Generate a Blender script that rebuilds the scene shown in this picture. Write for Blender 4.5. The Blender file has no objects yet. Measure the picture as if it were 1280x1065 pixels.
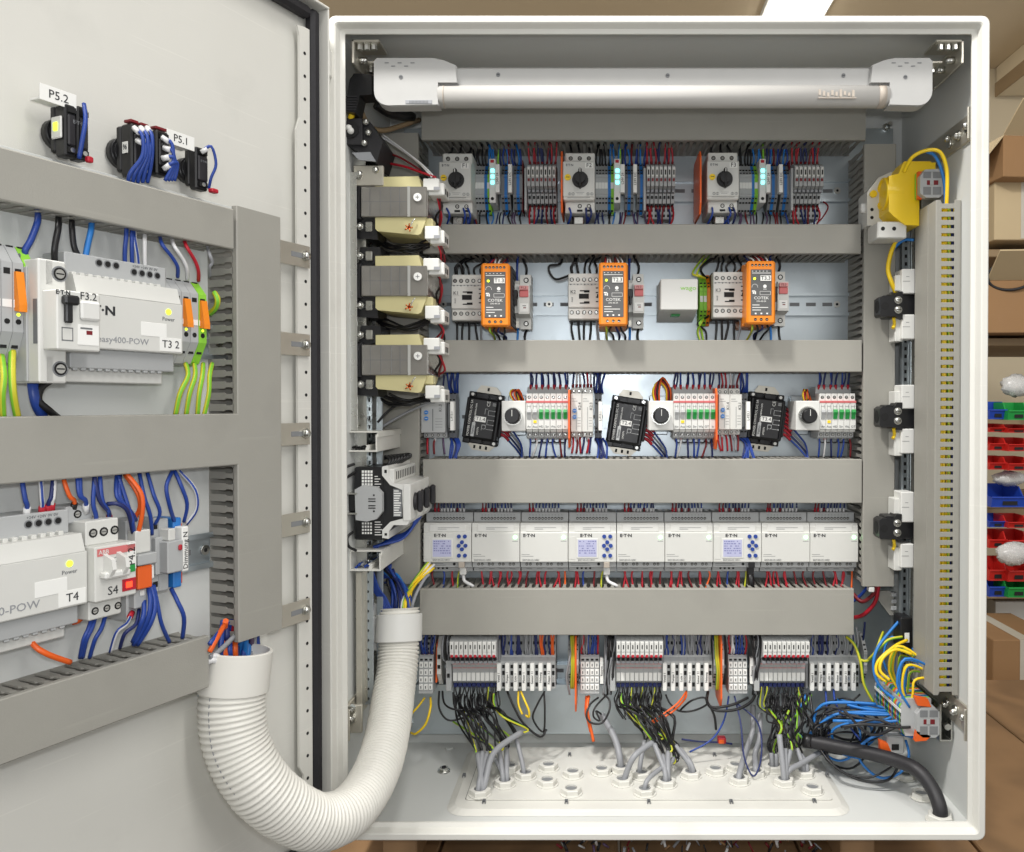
import bpy, bmesh, math, random
from mathutils import Vector
random.seed(7)
SC = bpy.context.scene
COL = SC.collection
# ---------------------------------------------------------------- camera, light, exposure
FPX = 1043.0; PPX, PPY = 752.0, 518.0; PITCH = 0.0123      # focal length and principal point (photo pixels), tilt
cam_d = bpy.data.cameras.new('camera'); cam = bpy.data.objects.new('camera', cam_d); COL.objects.link(cam)
cam_d.sensor_fit = 'HORIZONTAL'; cam_d.sensor_width = 36.0; cam_d.lens = FPX/1280*36.0
cam_d.shift_x = (640-PPX)/1280; cam_d.shift_y = (PPY-532.5)/1280
cam_d.clip_start = 0.01; cam_d.clip_end = 100
cam.location = (0, 0, 0); cam.rotation_euler = (math.pi/2-PITCH, 0, 0)
SC.camera = cam
SC.view_settings.view_transform = 'Standard'; SC.view_settings.look = 'None'
SC.view_settings.gamma = 1.0; SC.view_settings.exposure = 0.0
world = bpy.data.worlds.new('World'); SC.world = world; world.use_nodes = True
bg = world.node_tree.nodes['Background']
bg.inputs['Color'].default_value = (1.0, 0.985, 0.955, 1); bg.inputs['Strength'].default_value = 0.64
def area(name, loc, target, sx, sy, power, col):
    d = bpy.data.lights.new(name, 'AREA'); d.shape = 'RECTANGLE'; d.size = sx; d.size_y = sy
    d.energy = power; d.color = col
    o = bpy.data.objects.new(name, d); COL.objects.link(o); o.location = loc
    o.rotation_euler = (Vector(target)-Vector(loc)).to_track_quat('-Z', 'Y').to_euler()
    return o
area('workshop_light_left', (-0.74, 0.30, 1.60), (-0.3, 1.0, -0.2), 0.16, 0.25, 42, (1, 0.975, 0.94))
area('workshop_light_main', (0.12, 0.28, 1.60), (0.0, 1.1, -0.2), 0.26, 0.6, 10, (1, 0.975, 0.94))
area('fill_light_right', (1.25, -0.7, 1.45), (-0.2, 1.0, -0.2), 0.30, 1.2, 18, (1, 0.975, 0.94))  # added fill that brightens the lower door; no known lamp hangs there
area('camera_flash', (0.01, -0.01, 0.055), (0.0, 1.2, 0.0), 0.05, 0.03, 2.2, (0.95, 0.97, 1.0))

# ---------------------------------------------------------------- materials
def lin(c): 
    c = c/255.0
    return c/12.92 if c <= 0.04045 else ((c+0.055)/1.055)**2.4
MATS = {}
def mat(name, rgb, rough=0.5, metal=0.0, var=0.06, scale=40, bump=0.0, emit=0.0, trans=0.0, alpha=1.0, kind=None, bscale=900):
    m = bpy.data.materials.new(name); m.use_nodes = True; nt = m.node_tree; N = nt.nodes; L = nt.links
    b = N['Principled BSDF']; col = tuple(lin(c) for c in rgb)+(1,)
    b.inputs['Roughness'].default_value = rough; b.inputs['Metallic'].default_value = metal
    tc = N.new('ShaderNodeTexCoord'); nz = N.new('ShaderNodeTexNoise'); nz.inputs['Scale'].default_value = scale
    nz.inputs['Detail'].default_value = 5; L.new(tc.outputs['Object'], nz.inputs['Vector'])
    mp = N.new('ShaderNodeMapRange'); mp.inputs['To Min'].default_value = 1-var; mp.inputs['To Max'].default_value = 1+var
    L.new(nz.outputs['Fac'], mp.inputs['Value'])
    mx = N.new('ShaderNodeVectorMath'); mx.operation = 'SCALE'; mx.inputs[0].default_value = col[:3]
    L.new(mp.outputs['Result'], mx.inputs['Scale']); L.new(mx.outputs['Vector'], b.inputs['Base Color'])
    r2 = N.new('ShaderNodeMapRange'); r2.inputs['To Min'].default_value = max(0, rough-0.07); r2.inputs['To Max'].default_value = min(1, rough+0.09)
    n2 = N.new('ShaderNodeTexNoise'); n2.inputs['Scale'].default_value = scale*2.7; L.new(tc.outputs['Object'], n2.inputs['Vector'])
    L.new(n2.outputs['Fac'], r2.inputs['Value']); L.new(r2.outputs['Result'], b.inputs['Roughness'])
    if bump:
        bn = N.new('ShaderNodeBump'); bn.inputs['Strength'].default_value = bump; bn.inputs['Distance'].default_value = 0.0004
        n3 = N.new('ShaderNodeTexNoise'); n3.inputs['Scale'].default_value = bscale; L.new(tc.outputs['Object'], n3.inputs['Vector'])
        L.new(n3.outputs['Fac'], bn.inputs['Height']); L.new(bn.outputs['Normal'], b.inputs['Normal'])
    if emit:
        b.inputs['Emission Color'].default_value = col; b.inputs['Emission Strength'].default_value = emit
    if trans: b.inputs['Transmission Weight'].default_value = trans
    if kind == 'zinc':      # galvanised sheet: spangle cells in colour and roughness
        vo = N.new('ShaderNodeTexVoronoi'); vo.inputs['Scale'].default_value = 55; L.new(tc.outputs['Object'], vo.inputs['Vector'])
        m3 = N.new('ShaderNodeMapRange'); m3.inputs['To Min'].default_value = 0.97; m3.inputs['To Max'].default_value = 1.03
        L.new(vo.outputs['Color'], m3.inputs['Value'])
        m4 = N.new('ShaderNodeVectorMath'); m4.operation = 'SCALE'; L.new(mx.outputs['Vector'], m4.inputs[0]); L.new(m3.outputs['Result'], m4.inputs['Scale'])
        L.new(m4.outputs['Vector'], b.inputs['Base Color'])
    if kind == 'scuff':     # faint rubbed streaks and finger smudges
        mpg = N.new('ShaderNodeMapping'); mpg.inputs['Scale'].default_value = (7, 7, 260); mpg.inputs['Rotation'].default_value = (0.0, 0.35, 0.2)
        L.new(tc.outputs['Object'], mpg.inputs['Vector'])
        n4 = N.new('ShaderNodeTexNoise'); n4.inputs['Scale'].default_value = 1.0; n4.inputs['Detail'].default_value = 2; L.new(mpg.outputs['Vector'], n4.inputs['Vector'])
        n5 = N.new('ShaderNodeTexNoise'); n5.inputs['Scale'].default_value = 13; n5.inputs['Detail'].default_value = 6; L.new(tc.outputs['Object'], n5.inputs['Vector'])
        q1 = N.new('ShaderNodeMapRange'); q1.inputs['From Min'].default_value = 0.66; q1.inputs['From Max'].default_value = 0.72; q1.inputs['To Min'].default_value = 1.0; q1.inputs['To Max'].default_value = 1.05
        q2 = N.new('ShaderNodeMapRange'); q2.inputs['From Min'].default_value = 0.55; q2.inputs['From Max'].default_value = 0.75; q2.inputs['To Min'].default_value = 1.0; q2.inputs['To Max'].default_value = 0.92
        L.new(n4.outputs['Fac'], q1.inputs['Value']); L.new(n5.outputs['Fac'], q2.inputs['Value'])
        qm_ = N.new('ShaderNodeMath'); qm_.operation = 'MULTIPLY'; L.new(q1.outputs['Result'], qm_.inputs[0]); L.new(q2.outputs['Result'], qm_.inputs[1])
        m4 = N.new('ShaderNodeVectorMath'); m4.operation = 'SCALE'; L.new(mx.outputs['Vector'], m4.inputs[0]); L.new(qm_.outputs['Value'], m4.inputs['Scale'])
        L.new(m4.outputs['Vector'], b.inputs['Base Color'])
    if kind == 'wood':
        wv = N.new('ShaderNodeTexWave'); wv.inputs['Scale'].default_value = 3; wv.inputs['Distortion'].default_value = 14; wv.inputs['Detail'].default_value = 4
        L.new(tc.outputs['Object'], wv.inputs['Vector'])
        m3 = N.new('ShaderNodeMapRange'); m3.inputs['To Min'].default_value = 0.85; m3.inputs['To Max'].default_value = 1.12
        L.new(wv.outputs['Fac'], m3.inputs['Value'])
        m4 = N.new('ShaderNodeVectorMath'); m4.operation = 'SCALE'; L.new(mx.outputs['Vector'], m4.inputs[0]); L.new(m3.outputs['Result'], m4.inputs['Scale'])
        L.new(m4.outputs['Vector'], b.inputs['Base Color'])
    if kind == 'lam':       # stacked transformer laminations
        wv = N.new('ShaderNodeTexWave'); wv.bands_direction = 'X'; wv.inputs['Scale'].default_value = 260; wv.inputs['Distortion'].default_value = 0.6
        L.new(tc.outputs['Object'], wv.inputs['Vector'])
        bn = N.new('ShaderNodeBump'); bn.inputs['Strength'].default_value = 0.9; bn.inputs['Distance'].default_value = 0.0006
        L.new(wv.outputs['Fac'], bn.inputs['Height']); L.new(bn.outputs['Normal'], b.inputs['Normal'])
    MATS[name] = m; return m
mat('paint', (216, 215, 208), 0.42, var=0.045, scale=9, bump=0.25, bscale=1500, kind='scuff')
mat('paint_in', (208, 210, 207), 0.5, var=0.03, scale=6, bump=0.25, bscale=1500)
mat('duct', (157, 155, 147), 0.5, var=0.06, scale=17, bump=0.35, bscale=700, kind='scuff')
mat('duct_d', (147, 145, 138), 0.6, var=0.04, scale=14)
mat('dev', (212, 212, 207), 0.45, var=0.03)
mat('dev_g', (176, 178, 178), 0.5, var=0.04)
mat('dev_dg', (128, 130, 132), 0.5, var=0.06)
mat('white', (220, 220, 216), 0.45, var=0.02)
mat('paper', (238, 238, 234), 0.6, var=0.02)
mat('cream', (196, 188, 140), 0.45, var=0.07)
mat('black', (24, 24, 26), 0.38, var=0.2)
mat('blackm', (38, 37, 40), 0.5, var=0.15)
mat('hole', (14, 14, 15), 0.7, var=0.1)
mat('ink', (40, 42, 45), 0.6)
mat('inkg', (112, 114, 116), 0.6)
mat('rubber', (30, 29, 33), 0.65, var=0.2, scale=120)
mat('orange', (240, 138, 30), 0.4, var=0.04)
mat('orange_w', (232, 98, 30), 0.4, var=0.06)
mat('red', (178, 26, 44), 0.45, var=0.08)
mat('redd', (120, 24, 32), 0.5, var=0.1)
mat('pink', (214, 150, 148), 0.5)
mat('pinkp', (208, 112, 112), 0.5)
mat('blue', (34, 66, 148), 0.4, var=0.1)
mat('blue_l', (42, 122, 200), 0.4, var=0.06)
mat('navy', (28, 40, 96), 0.45, var=0.1)
mat('gyy', (206, 200, 52), 0.4)
mat('yellow', (250, 212, 34), 0.35, var=0.04)
mat('green', (38, 150, 70), 0.45, var=0.05)
mat('green_l', (126, 196, 52), 0.45, var=0.05)
mat('lime', (140, 205, 60), 0.5)
mat('wgrey', (146, 148, 152), 0.45, var=0.05)
mat('wwhite', (222, 222, 222), 0.45)
mat('wviolet', (92, 70, 100), 0.45)
mat('copper', (205, 120, 75), 0.3, 1.0)
mat('zinc', (190, 199, 204), 0.34, 0.85, var=0.05, scale=8, kind='zinc')
mat('steel', (205, 205, 200), 0.28, 1.0, var=0.06)
mat('steel_y', (206, 202, 190), 0.42, 0.8, var=0.06)
mat('lam', (152, 149, 143), 0.4, 0.7, var=0.16, kind='lam')
mat('hose', (228, 226, 218), 0.42, var=0.02)
mat('lcd', (176, 178, 206), 0.3, emit=0.12)
mat('lcdt', (128, 130, 178), 0.4)
mat('led_g', (150, 255, 160), 0.4, emit=4.0)
mat('led_y', (225, 255, 60), 0.4, emit=1.6)
mat('led_c', (120, 255, 255), 0.4, emit=3.0)
mat('led_r', (255, 60, 30), 0.4, emit=2.5)
mat('diffuser', (186, 184, 180), 0.6, var=0.02)
mat('lamp_grey', (172, 172, 170), 0.5)  # even grey plastic of the cabinet lamp's housing and end caps
mat('ghost', (200, 198, 190), 0.3, trans=0.5)
mat('psu_panel', (92, 92, 92), 0.5, var=0.03)
mat('ceil', (214, 198, 172), 0.8, var=0.04, scale=3)
mat('wallb', (214, 200, 172), 0.8, var=0.04, scale=3)
mat('cardb', (156, 120, 82), 0.8, var=0.08, scale=9)
mat('cardb_l', (196, 176, 140), 0.8, var=0.06, scale=9)
mat('tape', (196, 190, 176), 0.5)
mat('board', (150, 128, 98), 0.7, var=0.1, scale=9)
mat('wood', (146, 114, 80), 0.6, var=0.12, scale=7, kind='wood')
mat('floorm', (70, 64, 58), 0.8, var=0.15, scale=3)
mat('bin_r', (196, 36, 30), 0.4); mat('bin_b', (28, 66, 168), 0.4); mat('bin_g', (30, 150, 66), 0.4)
mat('bag', (236, 236, 234), 0.25, trans=0.35)
mat('lampglow', (255, 252, 244), 0.5, emit=6.0)
mat('ghostlbl', (178, 168, 156), 0.5)

# ---------------------------------------------------------------- mesh builder (millimetres)
class MB:
    def __init__(s, m='dev'): s.v = []; s.f = []; s.mi = []; s.sm = []; s.ms = []; s.cur = 0; s.use(m)
    def use(s, m):
        if m not in s.ms: s.ms.append(m)
        s.cur = s.ms.index(m); return s
    def add(s, vs, fs, smooth=False):
        b = len(s.v); s.v += [tuple(p) for p in vs]
        for f in fs: s.f.append(tuple(i+b for i in f)); s.mi.append(s.cur); s.sm.append(smooth)
        return s
    def box(s, x0, x1, y0, y1, z0, z1, c=0.0):
        if x0 > x1: x0, x1 = x1, x0
        if y0 > y1: y0, y1 = y1, y0
        if z0 > z1: z0, z1 = z1, z0
        c = min(c, (x1-x0)*.45, (y1-y0)*.45, (z1-z0)*.45)
        if c <= 0:
            vs = [(x, y, z) for x in (x0, x1) for y in (y0, y1) for z in (z0, z1)]
            return s.add(vs, [(0,1,3,2),(4,6,7,5),(0,4,5,1),(2,3,7,6),(0,2,6,4),(1,5,7,3)])
        X = (x0, x1); Y = (y0, y1); Z = (z0, z1); vs = []; idx = {}
        for i in (0,1):
            for j in (0,1):
                for k in (0,1):
                    sx, sy, sz = (1,-1)[i], (1,-1)[j], (1,-1)[k]
                    idx[i,j,k,0] = len(vs); vs.append((X[i], Y[j]+sy*c, Z[k]+sz*c))
                    idx[i,j,k,1] = len(vs); vs.append((X[i]+sx*c, Y[j], Z[k]+sz*c))
                    idx[i,j,k,2] = len(vs); vs.append((X[i]+sx*c, Y[j]+sy*c, Z[k]))
        fs = []
        for i in (0,1):
            fs.append([idx[i,0,0,0], idx[i,0,1,0], idx[i,1,1,0], idx[i,1,0,0]])
            fs.append([idx[0,i,0,1], idx[0,i,1,1], idx[1,i,1,1], idx[1,i,0,1]])
            fs.append([idx[0,0,i,2], idx[0,1,i,2], idx[1,1,i,2], idx[1,0,i,2]])
            for j in (0,1):
                fs.append([idx[i,j,0,0], idx[i,j,1,0], idx[i,j,1,1], idx[i,j,0,1]])
                fs.append([idx[i,0,j,0], idx[i,1,j,0], idx[i,1,j,2], idx[i,0,j,2]])
                fs.append([idx[0,i,j,1], idx[1,i,j,1], idx[1,i,j,2], idx[0,i,j,2]])
                for k in (0,1): fs.append([idx[i,j,k,0], idx[i,j,k,1], idx[i,j,k,2]])
        return s.add(vs, fs)
    def prism(s, ax, prof, a, b):           # profile extruded along an axis
        n = len(prof)
        def mk(p, t): return (t, p[0], p[1]) if ax == 'x' else ((p[0], t, p[1]) if ax == 'y' else (p[0], p[1], t))
        vs = [mk(p, a) for p in prof]+[mk(p, b) for p in prof]
        return s.add(vs, [tuple(range(n)), tuple(range(2*n-1, n-1, -1))]+[(i, (i+1) % n, (i+1) % n+n, i+n) for i in range(n)])
    def cyl(s, ax, c, r, l, n=12, r2=None, caps=True):   # c = centre of the first cap, l along the axis
        r2 = r if r2 is None else r2; vs = []
        for t, rr in ((0, r), (l, r2)):
            for i in range(n):
                a = 2*math.pi*(i+.5)/n; p, q = rr*math.cos(a), rr*math.sin(a)
                vs.append((c[0]+t, c[1]+p, c[2]+q) if ax == 'x' else ((c[0]+p, c[1]+t, c[2]+q) if ax == 'y' else (c[0]+p, c[1]+q, c[2]+t)))
        s.add(vs, [(i, (i+1) % n, (i+1) % n+n, i+n) for i in range(n)], n > 8)
        if caps:
            b = len(s.v)-2*n
            for o in (0, n): s.f.append(tuple(b+o+i for i in range(n))); s.mi.append(s.cur); s.sm.append(False)
        return s
    def ball(s, c, r, n=8, m=5, sq=(1,1,1)):
        vs = []; fs = []
        for j in range(m+1):
            t = math.pi*j/m
            for i in range(n):
                a = 2*math.pi*i/n
                vs.append((c[0]+r*sq[0]*math.sin(t)*math.cos(a), c[1]+r*sq[1]*math.sin(t)*math.sin(a), c[2]+r*sq[2]*math.cos(t)))
        for j in range(m):
            for i in range(n): fs.append((j*n+i, j*n+(i+1) % n, (j+1)*n+(i+1) % n, (j+1)*n+i))
        return s.add(vs, fs, True)
    def tube(s, pts, r, n=6, alt=None, sub=4, caps=True, radf=None, raw=False):
        P = [Vector(p) for p in pts]
        if raw: Q = P
        else:
            Q = []
            for i in range(len(P)-1):
                p0, p1, p2, p3 = P[max(i-1, 0)], P[i], P[i+1], P[min(i+2, len(P)-1)]
                for k in range(sub):
                    t = k/sub
                    Q.append(0.5*((2*p1)+(p2-p0)*t+(2*p0-5*p1+4*p2-p3)*t*t+(3*p1-p0-3*p2+p3)*t*t*t))
            Q.append(P[-1])
        nrm = None; vs = []; M = len(Q)
        for i, q in enumerate(Q):
            t = (Q[min(i+1, M-1)]-Q[max(i-1, 0)])
            if t.length < 1e-9: t = Vector((0,0,1))
            t.normalize()
            if nrm is None: nrm = t.orthogonal().normalized()
            nrm = nrm-t*nrm.dot(t)
            if nrm.length < 1e-6: nrm = t.orthogonal()
            nrm.normalize(); bi = t.cross(nrm)
            rr = radf(i, M) if radf else r
            for k in range(n):
                a = 2*math.pi*k/n; vs.append(q+nrm*(rr*math.cos(a))+bi*(rr*math.sin(a)))
        b = len(s.v); s.v += [tuple(p) for p in vs]; c0 = s.cur
        if alt and alt not in s.ms: s.ms.append(alt)
        for i in range(M-1):
            for k in range(n):
                s.f.append((b+i*n+k, b+i*n+(k+1) % n, b+(i+1)*n+(k+1) % n, b+(i+1)*n+k))
                s.mi.append(s.ms.index(alt) if (alt and k % 3 == 0) else c0); s.sm.append(True)
        if caps:
            for o in (0, (M-1)*n): s.f.append(tuple(b+o+k for k in range(n))); s.mi.append(c0); s.sm.append(False)
        return s
    def mesh(s, name, off=(0,0,0)):
        me = bpy.data.meshes.new(name)
        me.from_pydata([((x-off[0])*.001, (y-off[1])*.001, (z-off[2])*.001) for x, y, z in s.v], [], s.f)
        for m in s.ms: me.materials.append(MATS[m])
        me.polygons.foreach_set('material_index', s.mi); me.polygons.foreach_set('use_smooth', s.sm)
        bm = bmesh.new(); bm.from_mesh(me); bmesh.ops.recalc_face_normals(bm, faces=bm.faces); bm.to_mesh(me); bm.free()
        return me
# ---------------------------------------------------------------- frames: mounting surfaces in the room
def ray(u, v):
    x = (u-PPX)/FPX; z = (PPY-v)/FPX; c, s_ = math.cos(PITCH), math.sin(PITCH)
    return (x, c+z*s_, -s_+z*c)
class Fr:            # local x right along the surface, -y outward from it, z up
    def __init__(s, ox, oy, rz):
        s.o = (ox, oy); s.rz = rz; s.ex = (math.cos(rz), math.sin(rz)); s.ey = (-math.sin(rz), math.cos(rz))
    def px(s, u, v, h=0):
        d = ray(u, v); n = (-s.ey[0], -s.ey[1])
        t = (h+s.o[0]*n[0]+s.o[1]*n[1])/(d[0]*n[0]+d[1]*n[1])
        return ((d[0]*t-s.o[0])*s.ex[0]+(d[1]*t-s.o[1])*s.ex[1], d[2]*t)
    def p3(s, u, v, h=0):
        x, z = s.px(u, v, h); return (x, -h, z)
    def world(s, x, y, z): return (s.o[0]+s.ex[0]*x+s.ey[0]*y, s.o[1]+s.ex[1]*x+s.ey[1]*y, z)
    def loc(s, p): 
        dx, dy = p[0]-s.o[0], p[1]-s.o[1]; return (dx*s.ex[0]+dy*s.ex[1], dx*s.ey[0]+dy*s.ey[1], p[2])
def A(u, v, Y):      # point of the room seen at a photo pixel, Y mm in front of the camera
    d = ray(u, v); t = Y/d[1]; return (d[0]*t, Y, d[2]*t)
YF = 1008.0; YP = 1276.0; YB = 1300.0            # front rim, mounting plate, cabinet back
XL, XR, ZT, ZB = -329.0, 467.0, 467.0, -531.0    # outer faces
W = Fr(0, 0, 0); B = Fr(0, YP, 0); LW = Fr(XL+2, 0, math.pi/2); RW = Fr(XR-2, 0, -math.pi/2)
DA = math.atan2(0.918, 0.396); D0 = Fr(-335.0, 990.0, DA)
class FrD(Fr):       # devices on the door: everything there is built to 0.75 of its catalogue depth
    k = 0.75
    def px(s, u, v, h=0): return Fr.px(s, u, v, h*s.k)
    def world(s, x, y, z): return Fr.world(s, x, y*s.k, z)
D = FrD(-335.0, 990.0, DA)
class T:
    def __init__(s, fr, name, label, cat, x=0, y=0, z=0, group=None, kind=None):
        s.fr = fr; s.off = (x, y, z)
        o = bpy.data.objects.new(name, None); COL.objects.link(o); s.o = o; o.empty_display_size = 0.01
        w = fr.world(x, y, z); o.location = tuple(c*.001 for c in w); o.rotation_euler = (0, 0, fr.rz)
        if hasattr(fr, 'k'): o.scale = (1, fr.k, 1)
        if label: o['label'] = label
        if cat: o['category'] = cat
        if group: o['group'] = group
        if kind: o['kind'] = kind
    def part(s, name, mb, label=None, parent=None, infr=False, kind=None):
        me = mb.mesh(name, s.off if infr else (0,0,0)) if isinstance(mb, MB) else mb
        o = bpy.data.objects.new(name, me); COL.objects.link(o); o.parent = parent or s.o
        if label: o['label'] = label
        if kind: o['kind'] = kind
        return o
    def inst(s, name, me, loc, parent=None, rot=None, scale=None):
        o = bpy.data.objects.new(name, me); COL.objects.link(o); o.parent = parent or s.o
        o.location = tuple(c*.001 for c in loc)
        if rot: o.rotation_euler = rot
        if scale: o.scale = scale
        return o
def tree(o, parent=None):
    c = o.copy(); COL.objects.link(c)
    if parent: c.parent = parent
    for ch in list(o.children): tree(ch, c)
    return c
def copyT(t, x, y, z, label=None):
    n = T.__new__(T); n.fr = t.fr; n.off = (x, y, z); n.o = tree(t.o)
    n.o.location = tuple(c*.001 for c in t.fr.world(x, y, z))
    if label: n.o['label'] = label
    return n
def single(fr, name, mb, label, cat, group=None, kind=None, org=None):   # a thing that is one mesh, in frame coordinates
    off = org or (sum(p[0] for p in mb.v)/len(mb.v), sum(p[1] for p in mb.v)/len(mb.v), min(p[2] for p in mb.v))
    o = bpy.data.objects.new(name, mb.mesh(name, off)); COL.objects.link(o)
    o.location = tuple(c*.001 for c in fr.world(*off)); o.rotation_euler = (0, 0, fr.rz)
    if label: o['label'] = label
    if cat: o['category'] = cat
    if group: o['group'] = group
    if kind: o['kind'] = kind
    return o
TC = {}
def textmesh(st, size, m, ext=0.15):
    k = (st, size, m)
    if k in TC: return TC[k]
    cu = bpy.data.curves.new('lettering', 'FONT'); cu.body = st; cu.size = size*.001*1.38; cu.align_x = 'CENTER'; cu.align_y = 'CENTER'
    cu.offset = (0 if st != 'E·T·N' else size*.00004); cu.extrude = ext*.001; cu.resolution_u = 2; cu.materials.append(MATS[m])
    ob = bpy.data.objects.new('tmp', cu); COL.objects.link(ob)
    bpy.context.view_layer.update()
    me = bpy.data.meshes.new_from_object(ob.evaluated_get(bpy.context.evaluated_depsgraph_get()))
    if not me.materials: me.materials.append(MATS[m])
    bpy.data.objects.remove(ob); TC[k] = me; return me
def text(t, st, x, y, z, size, m='ink', roll=0, parent=None, side=None, name='lettering', sx=1):
    rot = (math.pi/2, 0, 0) if roll == 0 else (math.pi/2, roll, 0)
    if side == 'x': rot = (math.pi/2, 0, math.pi/2)
    if side == '-x': rot = (math.pi/2, 0, -math.pi/2)
    return t.inst(name, textmesh(st, size, m), (x, y-.25, z), parent, rot, (sx, 1, 1) if sx != 1 else None)
WC = {'gy': ('gyy', 'green_l'), 'bw': ('wwhite', 'blue')}
def wire(t, pts, col='blue', r=1.1, fe=None, fe2=None, name='wire', sub=4, n=6, fl=7):
    """pts in the thing's frame (x, y, z) mm; fe / fe2: colour of the ferrule at the first / last end"""
    a, b = WC.get(col, (col, None)); mb = MB(a); mb.tube(pts, r, n, b, sub)
    for f, p, q in ((fe, pts[0], pts[1]), (fe2, pts[-1], pts[-2])):
        if f:
            p = Vector(p); d = (Vector(q)-p).normalized(); mb.use(f); mb.tube([p-d*0.5, p+d*fl], r*1.5, n, raw=True)
    return t.part(name, mb, infr=True)
def J(a): return random.uniform(-a, a)
def wpx(t, uv, col='blue', r=1.1, fe=None, fe2=None, **k):   # wire through photo pixels (u, v, h) on the thing's own surface
    return wire(t, [t.fr.p3(*p) for p in uv], col, r, fe, fe2, **k)
# ---------------------------------------------------------------- the room behind
def quad_room():
    m = MB('ceil'); m.box(-2600, 3200, 1400, 4600, 1640, 1700); single(W, 'ceiling', m, None, None, kind='structure')
    m = MB('wallb'); m.box(-2600, 3200, 4100, 4160, -1500, 1640); single(W, 'back_wall', m, None, None, kind='structure')
    m = MB('floorm'); m.box(-2600, 3200, -1500, 4600, -1560, -1500); single(W, 'floor', m, None, None, kind='structure')
quad_room()
t = T(W, 'ceiling_light', 'fluorescent ceiling light glowing above the cabinet top right', 'ceiling light', 800, 3100, 1600)
t.part('housing', MB('white').box(-135, 135, -750, 750, 22, 40, 4)); t.part('diffuser', MB('lampglow').box(-118, 118, -740, 740, 5, 22, 4))
t = T(W, 'ceiling_beam', 'pale beam running under the tan ceiling on the right', 'beam', 2010, 3000, 1500)
t.part('beam', MB('wallb').box(-90, 90, -1500, 1080, 0, 140, 4)); t.part('edge_strip', MB('board').box(-96, -90, -1500, 1080, -6, 60))
# workbench the cabinet stands on, and battens
t = T(W, 'workbench', 'brown wooden workbench top under the cabinet', 'workbench', 100, 1250, -600)
for i in range(7):
    t.part('plank', MB('wood').box(-800+i*242, -800+i*242+238, -170, 560, -30, 0+i % 2*0.6, 2))
t.part('front_rail', MB('wood').box(-800, 892, -170-22, -172, -95, -3, 2))
for x in (-260, 330):
    m = MB('wood'); m.box(x-22, x+22, YF+60, YB-10, -599, ZB-1, 2)
    single(W, 'batten', m, 'wooden batten under the left side of the cabinet' if x < 0 else 'wooden batten under the right side of the cabinet', 'batten')
# loose wire offcuts on the bench under the cabinet
m = MB('redd')
for i in range(150):
    m.use(random.choice(['redd', 'wgrey', 'blackm', 'wwhite', 'wviolet', 'cardb']))
    x = random.uniform(-60, 300); y = random.uniform(1090, 1125); z = -598+random.uniform(0, 40)
    m.tube([(x, y, z), (x+J(9), y+J(6), z+random.uniform(4, 14))], random.uniform(.9, 2.2), 5, raw=True)
single(W, 'wire_offcuts', m, None, None, kind='stuff')
# shelving on the right, boards seen past the cabinet edge
t = T(W, 'storage_shelf', 'wooden storage shelf with brown boards right of the cabinet', 'shelf', 1400, 2700, -1500)
for (v, u) in ((318, 1240), (428, 1240), (527, 1240), (640, 1240), (742, 1250)):
    p = A(u, v, 2400)
    t.part('board', MB('board').box(-380, 500, -320, 250, p[2]+1500-11, p[2]+1500+11, 2))
for x in (-396, 500): t.part('upright', MB('board').box(x, x+14, -300, 250, 0, 2100, 2))
def cbx(u0, v0, u1, v1, Y, dep, label, m='cardb', tape=True, flap=False, rz=0.0, name='cardboard_box'):
    a = A(u0, v1, Y); b = A(u1, v0, Y); w = b[0]-a[0]; h = b[2]-a[2]
    t = T(W, name, label, 'box', (a[0]+b[0])/2, Y+dep/2, a[2]); t.o.rotation_euler = (0, 0, rz)
    bx = t.part('carton', MB(m).box(-w/2, w/2, -dep/2, dep/2, 0, h, 2))
    if tape: t.part('tape', MB('tape').box(-w*.12, w*.05, -dep/2-1, dep/2+1, h*.02, h+1))
    if flap:
        t.part('flap', MB('cardb_l').prism('x', [(-dep/2, h), (-dep/2-90, h+65), (-dep/2-88, h+69), (-dep/2, h+4)], -w/2, w/2))
        t.part('flap', MB('cardb_l').prism('y', [(-w/2, h), (-w/2-60, h-70), (-w/2-57, h-73), (-w/2+3, h)], -dep/2, dep/2))
    x_ = t.part('sticker', MB('paper').box(w*.14, w*.4, -dep/2-.8, -dep/2-.2, h*.2, h*.55)); t.part('print', MB('inkg').box(w*.17, w*.34, -dep/2-1.1, -dep/2-.8, h*.3, h*.36), parent=x_)
    return t
cbx(1243, 212, 1330, 300, 2350, 300, 'pale carton on the top shelf beneath the tilted brown box', 'cardb_l')
cbx(1246, 170, 1340, 222, 2300, 260, 'open brown cardboard box with raised flap at the top right edge', 'cardb', False, True, 0.1)
cbx(1240, 350, 1330, 416, 2300, 260, 'open brown cardboard box with slanted flap on the middle shelf', 'cardb', False, True, -0.08)
cbx(1241, 800, 1330, 862, 2000, 260, 'taped brown parcel with white stickers at the lower right', 'cardb', True)
cbx(1244, 752, 1330, 800, 2500, 260, 'white carton behind the taped brown parcel', 'white', False)
m = MB('board'); a = A(1238, 865, 1900); m.box(a[0]-300, a[0]+500, 1750, 2500, a[2]-40, a[2]-18, 2)
single(W, 'side_table', m, 'grey brown board under the taped parcel', 'board')
m = MB('blackm'); c = A(1262, 345, 2300)
m.tube([(c[0]+60*math.cos(a), c[1]+8*math.sin(2*a), c[2]+38*math.sin(a)) for a in [i*.4 for i in range(17)]], 4, 6)
single(W, 'cable_loop', m, 'black cable loop above the lower open box', 'cable')
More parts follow.
